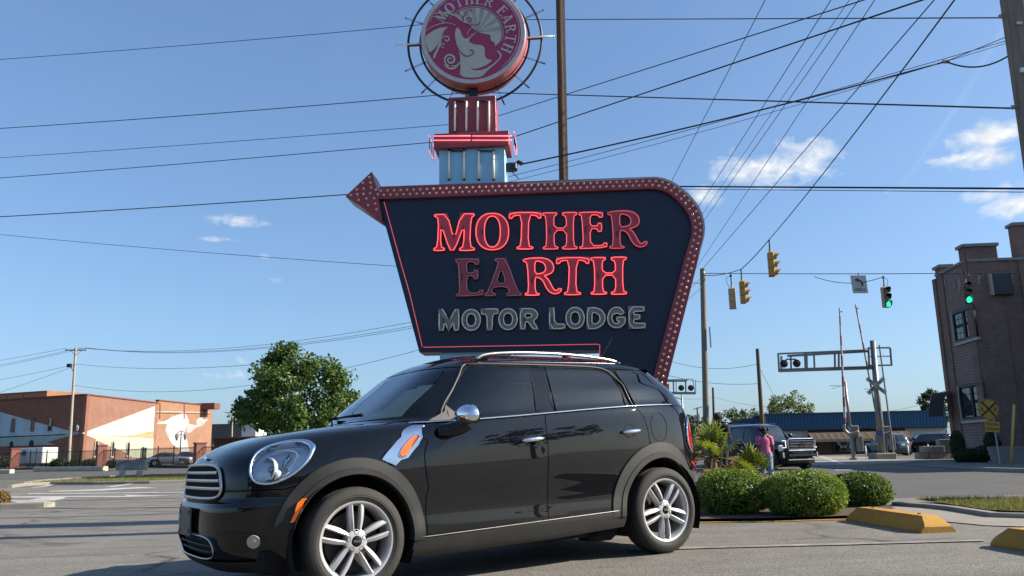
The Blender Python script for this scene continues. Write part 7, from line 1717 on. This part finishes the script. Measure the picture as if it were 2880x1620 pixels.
shrub_px('clipped round green shrub nearest the car tail lamp', 2062, 1317, 1460, 194, 9.7, 9500, .030, 21, group=GB); shrub_px('clipped round green shrub in the middle of the three', 2266, 1322, 1462, 214, 9.2, 10500, .030, 22, group=GB); shrub_px('darker clipped shrub at the right end of the three', 2422, 1330, 1442, 160, 10.1, 8000, .030, 23, group=GB, material=leaf_mat('shaded_shrub_leaves', (.036, .076, .009), (.15, .205, .034), .5, .3))
# planter soil and its yellow kerb
pk = [G(1900, 1478).to_2d(), G(1960, 1470).to_2d(), G(2150, 1468).to_2d(), G(2388, 1461).to_2d(), G(2520, 1440).to_2d(), Vector((4.7, 11.3)), Vector((3.6, 12.4)), Vector((2.0, 13.6)), Vector((-1.8, 13.4)), Vector((-2.2, 11.0)), Vector((0.4, 9.6))]
sheet_poly('planter_soil', pk, .04, M_SOIL); kerb('kerb', [G(1860, 1482).to_2d(), G(1960, 1471).to_2d(), G(2150, 1469).to_2d(), G(2388, 1462).to_2d()], -.06, .014, M_YPAINT)
# fan palms: each frond is a part of its own
def palm(label, base, h, n, seed, flen, dry=.3, spread=(20, 80)):
    rnd = random.Random(seed); o = thing('fan_palm', label, 'palm', base, group='fan palms in the planter')
    tr = MB(); tr.tube([(0, 0, -.03), (0, 0, h * .4), (0, 0, h)], [.10, .085, .06], 9)
    for k in range(26):
        a = k * 2.4; z_ = h * (.1 + .9 * k / 26); tr.bar(Vector((.08 * math.cos(a), .08 * math.sin(a), z_)), Vector((.15 * math.cos(a), .15 * math.sin(a), z_ + .10)), .03, .01)
    tr.build('trunk', BARK, o)
    for k in range(n):
        a = k * 2.39996 + rnd.uniform(-.2, .2); f = k / n; el = rad(85 - (85 + 25) * f ** .9 + rnd.uniform(-8, 8)); d = Vector((math.cos(a) * math.cos(el), math.sin(a) * math.cos(el), math.sin(el)))
        L = flen * rnd.uniform(.8, 1.1); st = Vector((0, 0, h)); hub = st + d * L * .75 - Vector((0, 0, .10 * L * f)); mb = MB().tube([st, (st + hub) / 2 + Vector((0, 0, .02)), hub], [.010, .008, .007], 5)
        x = d.cross(Vector((0, 0, 1))); x = x.normalized() if x.length > .05 else Vector((1, 0, 0)); y = x.cross(d).normalized(); nb = 15
        x = (Matrix.Rotation(rnd.uniform(-.6, .6), 3, d) @ x); y = x.cross(d).normalized()
        for i in range(nb):
            b_ = rad(-115 + 230 * i / (nb - 1)); dd = (d * math.cos(b_) + x * math.sin(b_) + y * .18 * math.cos(b_)).normalized(); ll = L * (.72 - .18 * abs(b_) / 2) * rnd.uniform(.9, 1.08); w_ = .019; sd_ = dd.cross(y).normalized()
            m1 = hub + dd * ll * .55 + y * .004; tip = hub + dd * ll - Vector((0, 0, .16 * ll * (.4 + f)))
            kf = len(mb.v); mb.v += [hub + sd_ * w_ * .25, hub - sd_ * w_ * .25, m1 - sd_ * w_, m1 + y * .006, m1 + sd_ * w_, tip]; mb.f += [[kf, kf + 1, kf + 2, kf + 3], [kf, kf + 3, kf + 4], [kf + 2, kf + 5, kf + 3], [kf + 3, kf + 5, kf + 4]]
        isdry = f > 1 - dry
        mb.build('frond', L_DRY if isdry else L_PALM, o, recalc=False)
    return o
p1 = base_at(2012, 11.6); p1.z += .04; palm('spiky fan palm beside the car tail lamp', p1, P(2012, 1288, 11.6).z - p1.z, 17, 31, .40, .30)
p2 = base_at(2128, 11.0); p2.z += .04; palm('smaller dull fan palm behind the shrubs', p2, P(2128, 1348, 11.0).z - p2.z, 15, 33, .36, .45)
# grasses: dry verge on the right, strip on the left
def tufts(name, label, area, n, hgt, seed, dz=.05, material=L_GRASS):
    rnd = random.Random(seed); xs = [p[0] for p in area]; ys = [p[1] for p in area]; vs, fs = [], []; c_ = 0
    while c_ < n:
        x, y = rnd.uniform(min(xs), max(xs)), rnd.uniform(min(ys), max(ys))
        if not in_poly((x, y), area): continue
        c_ += 1; z_ = gz(x, y) + dz; a = rnd.uniform(0, 6.3); w_ = hgt * .07; h_ = hgt * rnd.uniform(.5, 1.3); lx, ly = rnd.gauss(0, .35) * h_, rnd.gauss(0, .35) * h_; k = len(vs)
        vs += [(x - w_ * math.cos(a), y - w_ * math.sin(a), z_), (x + w_ * math.cos(a), y + w_ * math.sin(a), z_), (x + lx, y + ly, z_ + h_)]; fs.append((k, k + 1, k + 2))
    me = bpy.data.meshes.new(name); me.from_pydata(vs, [], fs); me.update(); o = mesh_obj(name, me, material); tag(o, label, 'grass', kind='stuff'); return o
tufts('grass', 'dry grass on the verge at the right edge', [(p[0], p[1]) for p in gv], 14000, .045, 41); tufts('grass', 'short green grass on the strip with the parking notice', [(p[0], p[1]) for p in gs], 16000, .10, 42)
# hedging by the fence and against the brick house
for i, (u, v0, v1, w_, Y) in enumerate(((165, 1292, 1312, 44, 97), (212, 1290, 1312, 26, 97), (255, 1293, 1311, 40, 96), (315, 1296, 1310, 30, 94), (410, 1290, 1310, 60, 92), (15, 1285, 1312, 50, 103))):
    shrub_px(('low dark shrub behind the fence left of the pale pole', 'low dark shrub behind the fence right of the pale pole', 'low dark shrub at the foot of the middle pier', 'low dark shrub right of the middle pier', 'wide dark shrub behind the parking notice', 'dark shrub at the far left edge behind the fence')[i], u, v0, v1, w_, Y, 1500, .22, 50 + i, material=L_DARK, group='low shrubs along the iron fence')
for i, (u, v0, w_, Y) in enumerate(((2700, 1212, 34, 40.6), (2722, 1262, 60, 40.2), (2772, 1255, 56, 39.8), (2798, 1215, 40, 39.6))):
    b = base_at(u, Y); zt = P(u, v0, Y).z - b.z; shrub(('narrow dark shrub left of the ground-floor house window', 'low dark shrub under the house window, left one', 'low dark shrub under the house window, right one', 'narrow dark shrub behind the round railroad sign')[i], b, w_ / 2 / FPX * Y, zt / 2, 2600, .075, 60 + i, material=L_DARK, group='dark shrubs against the brick house')
# small planted island at the far left edge, and rocks
isl = [G(*zl(-260, 585)).to_2d(), G(*zl(0, 600)).to_2d(), G(*zl(440, 592)).to_2d(), G(*zl(470, 560)).to_2d(), G(*zl(0, 545)).to_2d(), G(*zl(-260, 540)).to_2d()]
sheet_poly('planting_bed', isl, .03, M_SOIL); kerb('kerb', [G(*zl(-260, 612)).to_2d(), G(*zl(0, 606)).to_2d(), G(*zl(440, 592)).to_2d(), G(*zl(555, 588)).to_2d()], .14, .13, M_CONC)
kerb('kerb', [G(*zl(450, 572)).to_2d(), G(*zl(556, 580)).to_2d()], .22, .11, M_KPALE)
bq = G(*zl(-30, 590)); shrub('spiky brownish shrub cut by the left edge', (bq.x, bq.y, gz(bq.x, bq.y) + .03), .20, .16, 1400, .05, 71, material=L_DRY)
# trees behind the camera, seen only as reflections in the car
for i, (x, y, h) in enumerate(((-22, -24, 9), (-12, -27, 8), (14, -22, 9), (26, -20, 8), (36, -8, 10), (24, -26, 9))):
    tree(('leafy tree behind the camera, far left', 'leafy tree behind the camera, left of the motel', 'leafy tree behind the camera, right of the motel', 'leafy tree behind the camera, far right', 'leafy tree out of view to the right of the car park', 'leafy tree behind the camera beyond the motel end')[i], (x, y, gz(x, y)), h, h * .45, h * .58, h * .38, 50, 2200, .5, 80 + i, L_DARK, .2, 'trees behind the camera')
# ------------------------------------------------------------------ wheel stops
M_STOP = mat('wheel_stop_yellow', (.42, .215, .028), .75, var=.14, vscale=3, bump=.4, bscale=70, dirt=.45)
def wheel_stop(label, a, b):
    a, b = Vector((*a, 0)), Vector((*b, 0)); c = (a + b) / 2; d = b - a; L = d.length; o = thing('wheel_stop', label, 'wheel stop', (c.x, c.y, gz(c.x, c.y) + .004), math.atan2(d.y, d.x), group='yellow concrete wheel stops')
    sl_ = math.atan((gz(b.x, b.y) - gz(a.x, a.y)) / L); w, h, e = .155, .135, .11; rows = []
    for x, hh, ww in ((-L / 2, .005, w * .8), (-L / 2, .06, w * .8), (-L / 2 + e, h, .075), (L / 2 - e, h, .075), (L / 2, .06, w * .8), (L / 2, .005, w * .8)): rows.append((x, hh, ww))
    mb = MB(); vs = []
    prof = lambda x, hb, ht, wb, wt: [(x, -wb, hb), (x, -wb, hb + .045), (x, -wt, ht), (x, wt, ht), (x, wb, hb + .045), (x, wb, hb)]
    R_ = [prof(-L / 2, -.03, .05, w, w * .8), prof(-L / 2 + .02, -.03, .07, w, w * .72), prof(-L / 2 + e, -.03, h, w, .072), prof(-L / 4, -.03, h + .002, w, .070), prof(0, -.03, h, w, .072), prof(L / 4, -.03, h + .001, w, .071), prof(L / 2 - e, -.03, h, w, .072), prof(L / 2 - .02, -.03, .07, w, w * .72), prof(L / 2, -.03, .05, w, w * .8)]
    mb.sheet([r + r[:1] for r in R_]); mb.f += [[0, 1, 2, 3, 4, 5]]; k = len(mb.v) - 7; mb.f += [[k + i for i in (5, 4, 3, 2, 1, 0)]]
    mb.v = [Vector((v.x, v.y, v.z + v.x * math.tan(sl_))) for v in mb.v]; mb.build('block', M_STOP, o)
    for x in (-L * .3, L * .3): MB().lathe([(.004, .0), (.016, .0), (.016, .012), (.004, .014)], 10, Matrix.Translation((x, 0, h + x * math.tan(sl_) - .002))).build('anchor_pin', mat('rusty_pin', (.16, .09, .05), .8, var=.2), o)
    return o
wheel_stop('yellow concrete wheel stop right of the clipped shrubs', (3.52, 8.66), (3.63, 7.30)); wheel_stop('yellow concrete wheel stop cut by the right edge', (3.68, 6.36), (3.80, 4.86))
# ------------------------------------------------------------------ other vehicles
def generic_car(name, label, M, L, W, H, kind, paint, group='vehicles in the background', face=None):
    """kind: 'sedan' or 'suv'; x forward from the front axle"""
    o = thing(name, label, 'car', M=M, group=group); hb = W / 2; R = .33 if kind == 'sedan' else (.36 if H < 1.8 else .40); fo = .88; ro = L - fo - (L * .6); wb = L * .6; xb = -(wb + ro)
    hood = H * (.60 if kind != 'sedan' else .62); cow = -.50 if H < 1.8 else -.35; gnd = .22 if H < 1.8 else .28
    bz_ = H * .64; tz_ = H
    rz_ = .28 if kind == 'sedan' else .12
    xf = [(gnd, fo - .10), (gnd + .12, fo - .02), (H * .38, fo), (H * .50, fo - .03), (hood - .04, fo - .10), (hood, fo - .28), (bz_ - .02, cow + .12), (bz_, cow), (H * .8, cow - (.45 if kind == 'sedan' else .30)), (H * .95, cow - (.85 if kind == 'sedan' else .60)), (tz_, cow - (1.2 if kind == 'sedan' else 1.0))]
    xf = [(a + i * 1e-4, b) for i, (a, b) in enumerate(xf)]
    xr = [(gnd, xb + .12), (H * .35, xb), (H * .55, xb + .02), (bz_, xb + (.10 if kind != 'sedan' else .30)), (H * .8, xb + (.22 if kind != 'sedan' else .80)), (H * .95, xb + (.42 if kind != 'sedan' else 1.35)), (tz_, xb + (.8 if kind != 'sedan' else 1.7))]
    w = [(gnd, hb * .92), (H * .28, hb * .98), (H * .48, hb), (H * .60, hb * .985), (bz_ + .02, hb * .94), (H * .8, hb * .85), (H * .93, hb * .76), (H * .97, hb * .66), (tz_, hb * .42)]
    bd = Body(xf, xr, w, [(gnd, 4), (H * .5, 4.5), (bz_, 4.2), (tz_, 4.2)], [(gnd, 4), (H * .5, 4.6), (tz_, 4)], [(gnd, (fo + xb) / 2), (bz_, (fo + xb) / 2 - .1), (tz_, (cow + xb) / 2 - .3)])
    cr = Car(o, bd); lev = [gnd + (bz_ - gnd) * i / 10 for i in range(11)]; phs = [rad(a) for a in range(-180, 181, 5)]
    lo = MB().sheet([[bd.pt(p, z_) for p in phs] for z_ in lev]); lo.f = [f for f in lo.f if not any(math.hypot(lo.v[i].x - cx, lo.v[i].z - R) < R * 1.12 and abs(lo.v[i].y) > hb * .6 for i in f for cx in (0, -wb))]
    lo.build('body', paint, o, smooth=True)
    up_ = MB().sheet([[bd.pt(p, z_) for p in phs] for z_ in [bz_ + (tz_ * .925 - bz_) * i / 5 for i in range(6)]]); GLS = up_.build('glass', K_WGLASS, o, smooth=True)
    rf = MB().sheet([[bd.off(p, z_, .006) for p in phs] for z_ in [tz_ * .92, tz_ * .95, tz_ * .975, tz_]]); rf.add([bd.off(p, tz_, .006) for p in phs[:-1]], [list(range(len(phs) - 1))]); rf.build('roof', paint, o, smooth=True, angle=60)
    xs_ = [cow - .1, cow - 1.15, cow - 2.1, xb + .45]
    for sg in (1, -1):
        for xa, lean in ((cow - .02, -.62), (cow - 1.25, -.05), (cow - 2.2, .05)) + (((xb + .35, .25),) if kind != 'sedan' else ((xb + .75, .9),)):
            q0_, q1_ = bd.side(xa, bz_), bd.side(xa + lean * (1 if kind != 'sedan' else 1.3), tz_ * .93); a, b = bd.off(q0_[0], q0_[1], .004), bd.off(q1_[0], q1_[1], .004); MB().bar((a.x, a.y * sg, a.z), (b.x, b.y * sg, b.z), .07, .02, up=(0, 1, 0)).build('pillar', paint if xa == cow - .02 else C_DARK, o)
        for cx in (0, -wb): make_wheel('wheel', R, R * .66, .22, 5, False, .3, sg, None, o, (cx, (hb - .13) * sg, R), simple=True)
        for xa, zz in ((cow - 1.0, .60), (cow - 2.0, .62)): q0_ = bd.side(xa, H * .56); a = bd.off(q0_[0], q0_[1], .02); MB().box((a.x, a.y * sg, a.z), (.20, .03, .035), bev=.008).build('handle', K_CHROME if paint is not K_PAINT else K_SATIN, o)
        mx = bd.side(cow - .15, bz_ + .05); a = bd.off(mx[0], mx[1], .12); MB().ball((a.x, a.y * sg, a.z + .05), (.07, .12, .09), 10, 8).bar((a.x, (a.y - .1) * sg, a.z), (a.x, a.y * sg, a.z + .02), .05).build('mirror', C_DARK, o, smooth=True)
        tl0 = bd.front(hb * .80, H * .53, True); a = bd.off(tl0[0], tl0[1], .01); MB().ball((a.x, a.y * sg, a.z), (.08, .10, .12 if kind == 'sedan' else .17), 10, 8).build('tail_lamp', K_RED, o, smooth=True)
        hl0 = bd.front(hb * .78, H * .46); a = bd.off(hl0[0], hl0[1], .005); MB().box((a.x - .04, a.y * sg, a.z), (.12, .34, .17 if H < 1.8 else .26), bev=.03).build('headlamp', K_LENS if False else mat('lamp_white', (.62, .63, .62), .15, var=.05, coat=1.0), o)
    MB().box((-(wb) / 2, 0, gnd + .1), (L * .86, W * .8, .22)).build('underbody', K_DARK, o)
    for cx in (0, -wb): MB().box((cx, 0, R + .05), (R * 2.1, W * .72, R * 1.6)).build('wheel_well', K_DARK, o)
    gp_ = bd.front(0, H * .42); a = bd.off(gp_[0], gp_[1], .01)
    MB().box((a.x - .02, 0, H * .42), (.06, W * .52, H * .14), bev=.02).build('grille', K_DARK, o)
    rp2 = bd.front(0, H * .50, True); a2 = bd.off(rp2[0], rp2[1], .012); MB().box((a2.x, 0, H * .50), (.02, .32, .16)).build('number_plate', mat('plate_white', (.5, .52, .55), .5, var=.05), o)
    return o, bd, cr
def at_M(u, Y, head, dz=0):
    b = base_at(u, Y); return Matrix.Translation((b.x, b.y, b.z + dz)) @ Matrix.Rotation(head, 4, 'Z')
BLUEB = paint_mat('dark_blue_paint', (.010, .017, .035)); SILV = paint_mat('silver_paint', (.32, .34, .37), .3, .5); TEALG = paint_mat('grey_blue_paint', (.05, .075, .095), .3, .3)
# the big dark SUV behind the shrubs, nose towards the camera and a little right
hd = rad(-66); SM = at_M(2218, 35.2, hd); SUV, sbd, scr = generic_car('large_suv', 'large dark blue SUV facing the camera behind the person in pink', SM, 5.35, 2.06, 1.94, 'suv', BLUEB)
gz_ = sbd.front(0, .95); ga = sbd.off(gz_[0], gz_[1], .02)
GR_ = MB().box((ga.x - .01, 0, 1.02), (.06, 1.36, .46), bev=.04).build('main_grille', K_DARK, SUV)
for k, zz in enumerate((.85, .96, 1.07, 1.18)): MB().box((ga.x + .028, 0, zz), (.03, 1.28, .035), bev=.008).build('grille_bar', mat('dull_chrome', (.20, .20, .21), .3, metal=.8), GR_)
MB().tube([(ga.x + .02, -.70, .80), (ga.x + .02, -.72, 1.22), (ga.x + .02, -.60, 1.27), (ga.x + .02, .60, 1.27), (ga.x + .02, .72, 1.22), (ga.x + .02, .70, .80)], .03, 8, closed=True).build('grille_surround', K_CHROME, GR_)
text_mesh('badge', 'GMC', .17, .02, mat('badge_red', (.10, .012, .016), .4), GR_, Matrix.Translation((ga.x + .055, 0, 1.03)) @ Matrix.Rotation(math.pi / 2, 4, 'Z') @ Matrix.Rotation(math.pi / 2, 4, 'X'))
MB().box((ga.x + .03, 0, .60), (.06, 1.5, .10), bev=.02).build('lower_intake', K_DARK, SUV); MB().box((ga.x + .02, 0, .42), (.06, 1.55, .05), bev=.02).build('skid_plate', K_SATIN, SUV)
for sg in (1, -1):
    MB().tube([(ga.x - .14, .88 * sg, 1.20), (ga.x - .06, .78 * sg, 1.20), (ga.x - .05, .78 * sg, .92), (ga.x - .12, .90 * sg, .92)], .022, 6).build('lamp_signature', mat('lamp_lit_white', (.9, .92, .85), .3, emit=(1, 1, .9), estr=.5, var=0), SUV); MB().box((ga.x - .10, .90 * sg, .62), (.05, .05, .22)).build('fog_strip', K_CHROME, SUV)
    MB().tube([(-1.4, .70 * sg, 1.95), (-2.4, .70 * sg, 1.985), (-3.6, .70 * sg, 1.96)], .02, 6).build('roof_rail', K_SATIN, SUV)
generic_car('dark_suv', 'black SUV mostly hidden behind the large dark blue SUV', at_M(2140, 40.5, rad(-70)), 5.1, 2.0, 1.88, 'suv', paint_mat('plain_black_paint', (.008, .008, .009)))
generic_car('blue_crossover', 'grey-blue crossover seen from behind beside the signal mast', at_M(2468, 67, rad(98)), 4.5, 1.85, 1.68, 'suv', TEALG); generic_car('black_crossover', 'black crossover parked side-on by the white store siding', at_M(2548, 67.5, rad(168)), 4.6, 1.86, 1.68, 'suv', paint_mat('plain_black_paint_two', (.010, .010, .011)))
sd_p = P(520, 1306, 87); generic_car('silver_sedan', 'silver sedan parked behind the iron fence below the mural', Matrix.Translation((sd_p.x, 87, GL)) @ Matrix.Rotation(rad(8), 4, 'Z'), 4.6, 1.8, 1.42, 'sedan', SILV)
sd_p = P(575, 1304, 92); generic_car('dark_sedan', 'dark sedan half hidden behind the pier next to the silver sedan', Matrix.Translation((sd_p.x, 92, GL)) @ Matrix.Rotation(rad(12), 4, 'Z'), 4.6, 1.8, 1.42, 'sedan', paint_mat('plain_black_paint_three', (.012, .012, .013)))
# ------------------------------------------------------------------ people
def skin_body(name, joints, edges, material, parent, sub=2):
    """one continuous body grown round a posed skeleton"""
    me = bpy.data.meshes.new(name); names = list(joints); me.from_pydata([joints[k][0] for k in names], [(names.index(a), names.index(b)) for a, b in edges], []); me.update()
    o = bpy.data.objects.new(name, me); COL.objects.link(o); md = o.modifiers.new('skin', 'SKIN'); md.use_smooth_shade = True; md.branch_smoothing = .4
    sv_ = me.skin_vertices[0].data
    for i, k in enumerate(names):
        r = joints[k][1]; sv_[i].radius = r if isinstance(r, tuple) else (r, r)
        sv_[i].use_root = (i == 0)
    sd2 = o.modifiers.new('sub', 'SUBSURF'); sd2.levels = sub; sd2.render_levels = sub
    dg = bpy.context.evaluated_depsgraph_get(); me2 = bpy.data.meshes.new_from_object(o.evaluated_get(dg)); me2.name = name
    bpy.data.objects.remove(o); me2.materials.clear(); me2.shade_smooth()
    return mesh_obj(name, me2, material, parent)
def cloth(name, rings, material, parent, n=20, lift=0.0):
    """garment lofted through elliptical rings: (centre, rx, ry, turn)"""
    rows = []
    for c, rx, ry, tn in rings:
        row = []
        for k in range(n + 1):
            a = 2 * math.pi * k / n; w_ = 1 + .03 * math.sin(a * 5 + c[2] * 21) + .025 * math.sin(a * 9 - c[2] * 33); x, y = rx * w_ * math.cos(a), ry * w_ * math.sin(a); row.append((c[0] + x * math.cos(tn) - y * math.sin(tn), c[1] + x * math.sin(tn) + y * math.cos(tn), c[2]))
        rows.append(row)
    return MB().sheet(rows).build(name, material, parent, smooth=True)
def person(label, loc, rz, hgt, skin, top_m, leg_m, hair_m, lean=.0, stride=.12, arms='down', hair='puffs', shoe_m=None):
    """figure facing local -y away from the camera when rz = 180"""
    k = hgt / 1.72; o = thing('person', label, 'person', loc, rz); V = lambda x, y, z: (x * k, (y - lean * max(0, z - .9)) * k, z * k)
    J = {'pelvis': (V(0, 0, .95), (.135 * k, .10 * k)), 'waist': (V(0, .0, 1.10), (.125 * k, .095 * k)), 'chest': (V(0, -.01, 1.30), (.155 * k, .105 * k)), 'neckb': (V(0, 0, 1.45), (.075 * k, .065 * k)), 'neck': (V(0, 0, 1.51), (.05 * k, .05 * k)), 'head0': (V(0, -.015, 1.58), (.088 * k, .098 * k)), 'head1': (V(0, -.01, 1.655), (.100 * k, .118 * k)), 'head2': (V(0, 0, 1.71), (.062 * k, .075 * k))}
    for s_, sx in (('l', 1), ('r', -1)):
        st = stride * sx
        J[s_ + 'hip'] = (V(.085 * sx, 0, .90), (.10 * k, .10 * k)); J[s_ + 'thigh'] = (V(.095 * sx, -st * .3, .72), (.088 * k, .088 * k)); J[s_ + 'knee'] = (V(.095 * sx, -st * .7, .50), (.062 * k, .062 * k)); J[s_ + 'calf'] = (V(.095 * sx, -st * .75 + .03, .34), (.060 * k, .060 * k)); J[s_ + 'ank'] = (V(.095 * sx, -st * .9 + .02, .09), (.040 * k, .042 * k)); J[s_ + 'toe'] = (V(.105 * sx, -st * .9 - .15, .035), (.042 * k, .034 * k))
        J[s_ + 'sho'] = (V(.175 * sx, 0, 1.40), (.072 * k, .068 * k)); el = V(.235 * sx, .02, 1.13) if arms == 'down' else V(.24 * sx, -.05, 1.14); hd_ = V(.235 * sx, -.05, .90) if arms == 'down' else V(.20 * sx, -.28, 1.10)
        J[s_ + 'elb'] = (el, (.043 * k, .043 * k)); J[s_ + 'wri'] = (hd_, (.030 * k, .028 * k)); d = (Vector(hd_) - Vector(el)).normalized(); pm = Vector(hd_) + d * .07 * k; J[s_ + 'palm'] = (tuple(pm), (.036 * k, .022 * k))
        for f_ in range(4): J[f'{s_}f{f_}'] = (tuple(pm + d * (.085 - .008 * abs(f_ - 1.3)) * k + Vector((.0, (f_ - 1.5) * .019, 0)) * k), .0085 * k)
        J[s_ + 'th'] = (tuple(pm + d * .02 * k + Vector((-.01 * sx, -.045, 0)) * k), .0095 * k)
    E_ = [('pelvis', 'waist'), ('waist', 'chest'), ('chest', 'neckb'), ('neckb', 'neck'), ('neck', 'head0'), ('head0', 'head1'), ('head1', 'head2')]
    for s_ in 'lr': E_ += [('pelvis', s_ + 'hip'), (s_ + 'hip', s_ + 'thigh'), (s_ + 'thigh', s_ + 'knee'), (s_ + 'knee', s_ + 'calf'), (s_ + 'calf', s_ + 'ank'), (s_ + 'ank', s_ + 'toe'), ('neckb', s_ + 'sho'), (s_ + 'sho', s_ + 'elb'), (s_ + 'elb', s_ + 'wri'), (s_ + 'wri', s_ + 'palm'), (s_ + 'palm', s_ + 'th')] + [(s_ + 'palm', f'{s_}f{f_}') for f_ in range(4)]
    body = skin_body('body', J, E_, skin, o)
    hc = Vector(J['head1'][0])
    MB().tube([hc + Vector((0, -.115, -.005)) * k, hc + Vector((0, -.14, -.03)) * k, hc + Vector((0, -.115, -.045)) * k], .013 * k, 6).build('nose', skin, body, smooth=True)
    for sx in (1, -1): MB().ball(hc + Vector((.036 * sx, -.108, .005)) * k, .011 * k, 8, 6).build('eye', C_DARK, body); MB().ball(hc + Vector((.102 * sx, .005, -.02)) * k, (.012 * k, .022 * k, .032 * k), 8, 6).build('ear', skin, body, smooth=True)
    MB().box(hc + Vector((0, -.108, -.075)) * k, (.045 * k, .012 * k, .012 * k), bev=.004).build('mouth', mat('lip', (.10, .03, .03), .5), body)
    cz = [V(0, .0, z_) for z_ in (.90, 1.0, 1.10, 1.22, 1.32, 1.40, 1.455)]; rr_ = [(.185, .135), (.178, .130), (.168, .122), (.176, .126), (.192, .130), (.185, .118), (.085, .085)]
    sh = cloth('shirt', [(c, a * k, b * k, 0) for c, (a, b) in zip(cz, rr_)], top_m, o, 22)
    for sx in (1, -1):
        a = Vector(J[('l' if sx > 0 else 'r') + 'sho'][0]); b = a.lerp(Vector(J[('l' if sx > 0 else 'r') + 'elb'][0]), .72); MB().tube([a + Vector((-.06 * sx, 0, .03)) * k, a + Vector((.01 * sx, 0, .01)) * k, a.lerp(b, .5), b], [.085 * k, .092 * k, .080 * k, .074 * k], 14, cap=False).build('sleeve', top_m, sh, smooth=True)
        s_ = 'l' if sx > 0 else 'r'; MB().tube([Vector(J[s_ + 'hip'][0]) + Vector((-.015 * sx, 0, .08)) * k] + [Vector(J[s_ + q_][0]) for q_ in ('hip', 'thigh', 'knee', 'calf', 'ank')], [.125 * k, .125 * k, .108 * k, .082 * k, .078 * k, .070 * k], 16, cap=False).build('trouser_leg', leg_m, o, smooth=True)
        t_ = Vector(J[s_ + 'toe'][0]); an = Vector(J[s_ + 'ank'][0]); MB().ball((t_ + an) / 2 + Vector((0, 0, -.018)) * k, (.052 * k, .145 * k, .048 * k), 14, 8).build('shoe', shoe_m or mat('shoe_white', (.5, .5, .5), .6, var=.1), o, smooth=True)
    hr = MB()
    hr.ball(hc + Vector((0, .012, .022)) * k, (.106 * k, .124 * k, .100 * k), 18, 12)
    hr.f = [f for f in hr.f if not (sum((hr.v[i].y for i in f), 0) / len(f) < hc.y - .055 * k and sum((hr.v[i].z for i in f), 0) / len(f) < hc.z + .055 * k)]
    H_ = hr.build('hair', hair_m, o, smooth=True)
    if hair == 'puffs':
        for sx in (1, -1): MB().ball(hc + Vector((.115 * sx, .02, .045)) * k, .066 * k, 14, 10).build('hair_puff', hair_m, H_, smooth=True)
        MB().ball(hc + Vector((0, .075, -.045)) * k, (.075 * k, .055 * k, .06 * k), 12, 8).build('hair_back', hair_m, H_, smooth=True)
    return o
SK = mat('brown_skin', (.105, .050, .032), .5, var=.08, sub=.05); HAIR = mat('black_hair', (.010, .008, .008), .75, var=.3, vscale=60, bump=.8, bscale=150)
pb_ = base_at(2160, 20.5); person('person in a pink T-shirt and pale jeans seen from behind near the dark SUV', pb_, rad(176), P(2150, 1200, 20.5).z - pb_.z - .04, SK, mat('pink_cotton', (.50, .115, .22), .85, var=.07, vscale=5), mat('pale_denim', (.18, .225, .30), .85, var=.14, vscale=7), HAIR, .03)
pb_ = base_at(2032, 20.0); person('person in dark clothes standing behind the fan palm', pb_, rad(150), P(2024, 1166, 20.0).z - pb_.z, mat('dark_skin', (.055, .032, .024), .5, var=.08), mat('black_cotton', (.012, .012, .014), .9, var=.15), mat('charcoal_trousers', (.018, .018, .02), .9, var=.15), HAIR, .02, .05, 'bent', 'short', mat('black_shoe', (.012, .012, .012), .6))
